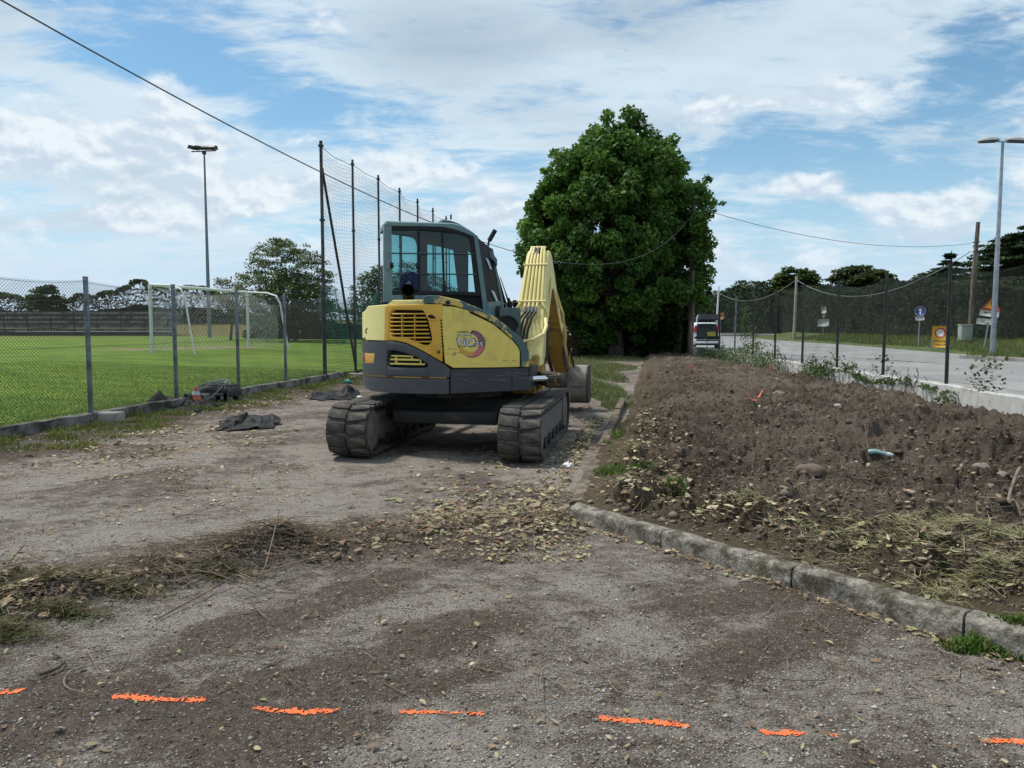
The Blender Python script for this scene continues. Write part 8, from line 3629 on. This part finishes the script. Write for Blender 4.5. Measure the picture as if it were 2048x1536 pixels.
# ------------------------------------------------------------------ scattered leaves, twigs, grit
def dead_leaves(P, size, cols, seed, flat=.35, aspect=.45, lift=.012):
    g = np.random.default_rng(seed)
    n = len(P)
    th = g.uniform(0, 2 * np.pi, n)
    d = np.stack([np.cos(th), np.sin(th), g.normal(0, flat * .6, n)], 1)
    d /= np.linalg.norm(d, axis=1, keepdims=True)
    up = np.stack([g.normal(0, flat, n), g.normal(0, flat, n), np.ones(n)], 1)
    s = np.cross(d, up)
    s /= np.linalg.norm(s, axis=1, keepdims=True)
    nn = np.cross(s, d)
    L_ = (size * np.exp(g.normal(-.12, .45, n)).clip(.3, 1.9))[:, None]
    W = L_ * aspect * .5 * g.uniform(.6, 1.3, n)[:, None]
    cup = W * g.uniform(-.1, .9, n)[:, None]
    cr = L_ * g.uniform(-.05, .22, n)[:, None]
    base = P - d * L_ * .5 + np.array([0, 0, lift])
    V = np.zeros((n, 9, 3))
    for i, (t, w) in enumerate(((.22, .75), (.55, 1.0), (.82, .55))):
        c = base + d * L_ * t - nn * cr * 4 * t * (1 - t) * .5
        V[:, 1 + i * 2] = c + s * W * w + nn * cup * w
        V[:, 2 + i * 2] = c - s * W * w + nn * cup * w
    V[:, 0] = base
    V[:, 7] = base + d * L_ + nn * cr * .5
    V[:, 8] = base - d * L_ * .25
    b_ = np.arange(n)[:, None] * 9
    f = [np.array(t) for t in ((0, 2, 1), (1, 2, 4), (1, 4, 3), (3, 4, 6), (3, 6, 5), (5, 6, 7))]
    F_ = np.concatenate([b_ + t[None, :] for t in f])
    return V.reshape(-1, 3), F_, np.repeat(cols, 9, 0)


LEAFD = mat('dead_leaf', (1, 1, 1), .7, attr='col', transl=.12, spec=.3)
PAL = 1.35 * np.array([(.31, .26, .155), (.27, .22, .125), (.20, .145, .085), (.145, .095, .055), (.25, .185, .115), (.36, .31, .20), (.20, .20, .10), (.105, .075, .05), (.24, .15, .09), (.25, .24, .12)])


def pick(n, seed, w=None):
    g = np.random.default_rng(seed)
    c = PAL[g.choice(len(PAL), n, p=w)]
    return c * g.uniform(.65, 1.2, (n, 1))


def scatter_px(n, seed, box, z=0.0, gauss=False):
    """points spread evenly over the picture area of a region"""
    g = np.random.default_rng(seed)
    x0, y0, x1, y1 = box
    px, py = g.uniform(x0, x1, n), g.uniform(y0, y1, n)
    cx_, cy_ = (px - CX) / F, (CY - py) / F
    c, s = math.cos(PITCH), math.sin(PITCH)
    dy, dz = c + cy_ * s, -s + cy_ * c
    t = (z - H) / dz
    return cx_ * t, dy * t


def litter():
    P, S, Cc = [], [], []
    g = np.random.default_rng(70)
    # all over the lot, denser in drifts
    x, y = scatter_px(20000, 71, (-60, 840, 1180, 1130))
    keep = (fbm(x, y, 1.3, 4, 72) + .25 * g.normal(0, 1, len(x)) > .18) & (x > left_x(y) + .1)
    d1, d2 = kerb_in(x, y)
    keep &= ~((d1 > 0) & (d2 > 0))
    keep &= (g.random(len(x)) > .35)
    x, y = x[keep], y[keep]
    P.append(np.stack([x, y, lot_h(x, y)], 1))
    S.append(np.full(len(x), .031))
    Cc.append(pick(len(x), 73))
    n = 1500
    a, b_ = at(860, 1030), at(1120, 1045)
    t = g.random(n)
    x, y = a.x + (b_.x - a.x) * t + g.normal(0, .1, n), a.y + (b_.y - a.y) * t + g.normal(0, .28, n)
    d1, d2 = kerb_in(x, y)
    k = ~((d1 > 0) & (d2 > 0))
    x, y = x[k], y[k]
    P.append(np.stack([x, y, lot_h(x, y)], 1))
    S.append(np.full(len(x), .046))
    Cc.append(pick(len(x), 79))
    # sparse everywhere in front
    x, y = scatter_px(500, 74, (0, 1150, 2048, 1536))
    d1, d2 = kerb_in(x, y)
    k = ~((d1 > 0) & (d2 > 0))
    x, y = x[k], y[k]
    P.append(np.stack([x, y, lot_h(x, y)], 1))
    S.append(np.full(len(x), .024))
    Cc.append(pick(len(x), 75))
    # the windrow of cuttings
    n = 1900
    t = g.random(n) ** 1.35
    W = np.array(WINDROW)
    px, py = np.interp(t, np.linspace(0, 1, len(W)), W[:, 0]), np.interp(t, np.linspace(0, 1, len(W)), W[:, 1])
    x, y = px + g.normal(0, .16, n), py + g.normal(0, .19, n)
    P.append(np.stack([x, y, lot_h(x, y) + .01], 1))
    S.append(np.full(n, .048))
    Cc.append(pick(n, 76, np.array([.5, .8, 1.4, 2.2, .6, .3, .8, 2.6, .5, .4]) / 10.1))
    # drift along both kerbs, lot side and plot side
    for (A, B, n, off, sd, sz, seed) in ((K_C, K_R2, 520, -.03, .05, .036, 80), (K_C, K_F, 1300, -.14, .16, .05, 82), (K_C, K_R2, 1900, .36, .24, .047, 84), (K_C, K_F, 1300, .40, .26, .050, 86), (K_C, K_F2, 900, -.5, .7, .055, 88)):
        t = g.random(n)
        if n == 520:
            t = (np.round(t * 9 + .2) / 9 + g.normal(0, .03, n)).clip(0, 1)
        nn = _n1 if B is K_R2 else _n2
        o_ = off + np.abs(g.normal(0, sd, n)) * np.sign(off)
        x, y = A.x + (B.x - A.x) * t + nn.x * o_, A.y + (B.y - A.y) * t + nn.y * o_
        P.append(np.stack([x, y, ground_h(x, y)], 1))
        S.append(np.full(n, sz))
        Cc.append(pick(n, seed + 1, None if off < 0 else np.array([1.6, 1.2, 1, .8, 1.2, 1.8, 1.0, .6, .9, 1.2]) / 11.3))
    # sparse leaves over the soil
    x, y = scatter_px(1500, 90, (1180, 730, 2048, 1200), .15)
    d1, d2 = kerb_in(x, y)
    k = (d1 > .1) & (d2 > .1) & (x < right_x(y) - .15)
    x, y = x[k], y[k]
    P.append(np.stack([x, y, soil_h(x, y)], 1))
    S.append(np.full(len(x), .045))
    Cc.append(pick(len(x), 91))
    # left strip by the wall
    for (px0, py0, px1, py1, n, sd, seed) in ((200, 882, 470, 852, 420, .55, 92), (60, 935, 520, 880, 420, .65, 94), (430, 828, 620, 790, 420, .45, 96), (600, 770, 740, 752, 500, .5, 98)):
        t = g.random(n)
        a, b_ = at(px0, py0), at(px1, py1)
        x, y = a.x + (b_.x - a.x) * t + g.normal(0, sd * .5, n), a.y + (b_.y - a.y) * t + g.normal(0, sd, n)
        P.append(np.stack([x, y, lot_h(x, y)], 1))
        S.append(np.full(n, .062))
        Cc.append(pick(n, seed + 1))
    P, S, Cc = np.concatenate(P), np.concatenate(S), np.concatenate(Cc)
    V, f, C = dead_leaves(P, S, Cc, 99)
    o = raw('leaf_litter', V, f, LEAFD, None, C, kind='stuff')
    # twigs and straw
    segP, segQ, rr = [], [], []
    x, y = scatter_px(900, 101, (0, 850, 2048, 1400))
    z = ground_h(x, y)
    n2 = 3000
    t = np.where(g.random(n2) < .6, g.normal(.50, .085, n2), g.random(n2)).clip(0, 1)
    xw, yw = np.interp(t, np.linspace(0, 1, len(W)), W[:, 0]) + g.normal(0, .22, n2), np.interp(t, np.linspace(0, 1, len(W)), W[:, 1]) + g.normal(0, .15, n2)
    x, y = np.concatenate([x, xw]), np.concatenate([y, yw])
    z = np.concatenate([z, lot_h(xw, yw) + g.uniform(.0, .05, n2)])
    x3, y3 = scatter_px(3800, 103, (1180, 740, 2048, 1150), .15)
    d1, d2 = kerb_in(x3, y3)
    k = (d1 > .1) & (d2 > .1) & (x3 < right_x(y3) - .15)
    x, y, z = np.concatenate([x, x3[k]]), np.concatenate([y, y3[k]]), np.concatenate([z, soil_h(x3[k], y3[k])])
    n = len(x)
    a = g.uniform(0, 2 * np.pi, n)
    ln = g.gamma(2.0, .026, n) + .012
    wr_ = np.zeros(n, bool)
    wr_[len(x) - int(k.sum()) - n2:len(x) - int(k.sum())] = True
    A = np.stack([x, y, z + .008], 1)
    d = np.stack([np.cos(a), np.sin(a), np.where(wr_, g.normal(.0, .10, n), g.normal(.06, .14, n))], 1)
    mid = A + d * ln[:, None]
    d2_ = d + g.normal(0, .35, (n, 3)) * np.array([1, 1, .4])
    end = mid + d2_ * ln[:, None]
    r_ = g.uniform(.0010, .0030, n)
    mb_ = MB()
    mb_.segs(np.concatenate([A, mid]), np.concatenate([mid, end]), np.concatenate([r_, r_ * .8]))
    mb_.build('twig_litter', mat('twig', (.15, .115, .085), .9, vscale=.9, col2=(.26, .21, .15)), smooth=0, kind='stuff')
    # grit
    x, y = scatter_px(30000, 105, (-40, 1000, 2090, 1560))
    d1, d2 = kerb_in(x, y)
    k = ~((d1 > -.02) & (d2 > -.02))
    x, y = x[k], y[k]
    wr, dark, pale, e = lot_masks(x, y)
    k = g.random(len(x)) > .55 * dark
    x, y, dark = x[k], y[k], dark[k]
    n = len(x)
    rad = g.gamma(2.0, .0013, n) + .0011
    c = np.where(g.random((n, 1)) < .55, np.array([[.36, .335, .30]]), np.array([[.17, .145, .12]])) * g.uniform(.6, 1.35, (n, 1)) * (1 - .5 * dark[:, None])
    oct_ = np.array([(1, 0, 0), (0, 1, 0), (-1, 0, 0), (0, -1, 0), (0, 0, 1), (0, 0, -1)], float)
    V = oct_[None] * g.uniform(.55, 1.25, (n, 6, 1)) * rad[:, None, None] * np.array([1.2, 1, .7])
    th = g.uniform(0, 6.28, n)
    cs, sn = np.cos(th)[:, None], np.sin(th)[:, None]
    vx, vy = V[..., 0] * cs - V[..., 1] * sn, V[..., 0] * sn + V[..., 1] * cs
    V = np.stack([vx + x[:, None], vy + y[:, None], V[..., 2] + (lot_h(x, y) + rad * .25)[:, None]], -1)
    b_ = np.arange(n)[:, None] * 6
    f = np.concatenate([b_ + np.array([t]) for t in ((0, 1, 4), (1, 2, 4), (2, 3, 4), (3, 0, 4), (1, 0, 5), (2, 1, 5), (3, 2, 5), (0, 3, 5))])
    raw('gravel', V.reshape(-1, 3), f, mat('grit', (1, 1, 1), .95, attr='col', spec=.2), None, np.repeat(c, 6, 0), kind='stuff')
    # clods on the dug soil
    x, y = scatter_px(13000, 107, (1160, 725, 2090, 1230), .15)
    d1, d2 = kerb_in(x, y)
    k = (d1 > .22) & (d2 > .22) & (x < right_x(y) - .16) & (y < 36)
    x, y = x[k], y[k]
    n = len(x)
    rad = np.minimum(.05, (g.gamma(1.3, .0065, n) + .003) * (.6 + y / 14))
    c = np.array([[.155, .122, .094]]) * g.uniform(.55, 1.5, (n, 1))
    V = oct_[None] * g.uniform(.6, 1.3, (n, 6, 1)) * rad[:, None, None] * np.array([1.2, 1, .75])
    th = g.uniform(0, 6.28, n)
    cs, sn = np.cos(th)[:, None], np.sin(th)[:, None]
    vx, vy = V[..., 0] * cs - V[..., 1] * sn, V[..., 0] * sn + V[..., 1] * cs
    V = np.stack([vx + x[:, None], vy + y[:, None], V[..., 2] + (soil_h(x, y) + rad * .2)[:, None]], -1)
    b_ = np.arange(n)[:, None] * 6
    f = np.concatenate([b_ + np.array([t]) for t in ((0, 1, 4), (1, 2, 4), (2, 3, 4), (3, 0, 4), (1, 0, 5), (2, 1, 5), (3, 2, 5), (0, 3, 5))])
    raw('soil_clods', V.reshape(-1, 3), f, mat('grit', (1, 1, 1), .95), None, np.repeat(c, 6, 0), kind='stuff')
    # dry cut grass: by the kerb on the right and over the heap at left
    gg = np.random.default_rng(110)
    pts_, hs_, cs_ = [], [], []
    for (px, py, rx, ry, n) in ((1780, 1130, .5, .28, 2300), (1960, 1190, .45, .22, 1900), (1880, 1110, .6, .3, 1500), (1640, 1085, .3, .16, 700), (1500, 1050, .2, .15, 350), (1350, 985, .16, .2, 350), (1260, 930, .2, .35, 500), (2000, 1130, .5, .3, 1300),
                                (60, 1200, .36, .18, 1800), (130, 1238, .26, .09, 800), (250, 1195, .3, .14, 700), (440, 1160, .35, .12, 700), (20, 1280, .2, .12, 600), (560, 1110, .4, .14, 500)):
        c_ = at(px, py, .1 if px > 1150 else 0)
        a = gg.uniform(0, 6.28, n)
        r_ = np.abs(gg.normal(0, .55, n))
        x, y = c_.x + rx * r_ * np.cos(a), c_.y + ry * r_ * np.sin(a)
        d1, d2 = kerb_in(x, y)
        k = (np.minimum(d1, d2) > .10) if px > 1150 else (d1 < .0) | (d2 < .0)
        x, y = x[k], y[k]
        pts_.append(np.stack([x, y, ground_h(x, y) + gg.uniform(0, .03, len(x))], 1))
        if px < 700:
            cs_.append(cols_between(len(x), (.085, .070, .040), (.24, .21, .11), int(px) + 1, (.08, .14, .03), .12))
        else:
            cs_.append(cols_between(len(x), (.22, .19, .105), (.50, .46, .28), int(px) + 1, (.20, .24, .08), .15))
    P, C0 = np.concatenate(pts_), np.concatenate(cs_)
    n = len(P)
    a = gg.uniform(0, 6.28, n)
    ln = gg.uniform(.03, .11, n)[:, None]
    d = np.stack([np.cos(a), np.sin(a), gg.normal(.10, .22, n)], 1)
    sdv = np.stack([-np.sin(a), np.cos(a), gg.normal(0, .5, n)], 1) * gg.uniform(.0011, .0026, n)[:, None]
    bend = gg.normal(0, .3, (n, 3)) * np.array([1, 1, .3])
    m1, m2 = P + d * ln * .5, P + (d + bend * .5) * ln
    V = np.stack([P - sdv, P + sdv, m1 - sdv, m1 + sdv, m2], 1)
    b_ = np.arange(n)[:, None] * 5
    f = np.concatenate([b_ + np.array([t]) for t in ((0, 1, 3), (0, 3, 2), (2, 3, 4))])
    raw('cut_grass', V.reshape(-1, 3), f, GRASS, None, np.repeat(C0, 5, 0), kind='stuff')


litter()

# final pass: cheap defaults for every stuff object that has no words yet
for nm, lab, ct in (('field_grass', 'short green grass of the playing field behind the low wall', 'grass'), ('verge_grass', 'rough grass growing on the verge beyond the road', 'grass'), ('wall_weeds', 'weeds and grass along the foot of the low dark wall', 'weeds'), ('rough_grass', 'long rough grass around the bucket and under the net', 'grass'),
                    ('kerb_grass', 'small green grass tufts along the plot kerb', 'grass'), ('leaf_litter', 'dry leaves scattered over the lot, kerb and dug soil', 'leaves'), ('twig_litter', 'fine twigs and straw strewn over the ground', 'twigs'), ('gravel', 'loose grit covering the lot', 'gravel'), ('soil_clods', 'small loose clods on the dug soil', 'soil'), ('cut_grass', 'dry cut grass by the kerb and over the heap of cuttings', 'cut grass')):
    o = bpy.data.objects.get(nm)
    if o:
        tag(o, lab, ct)
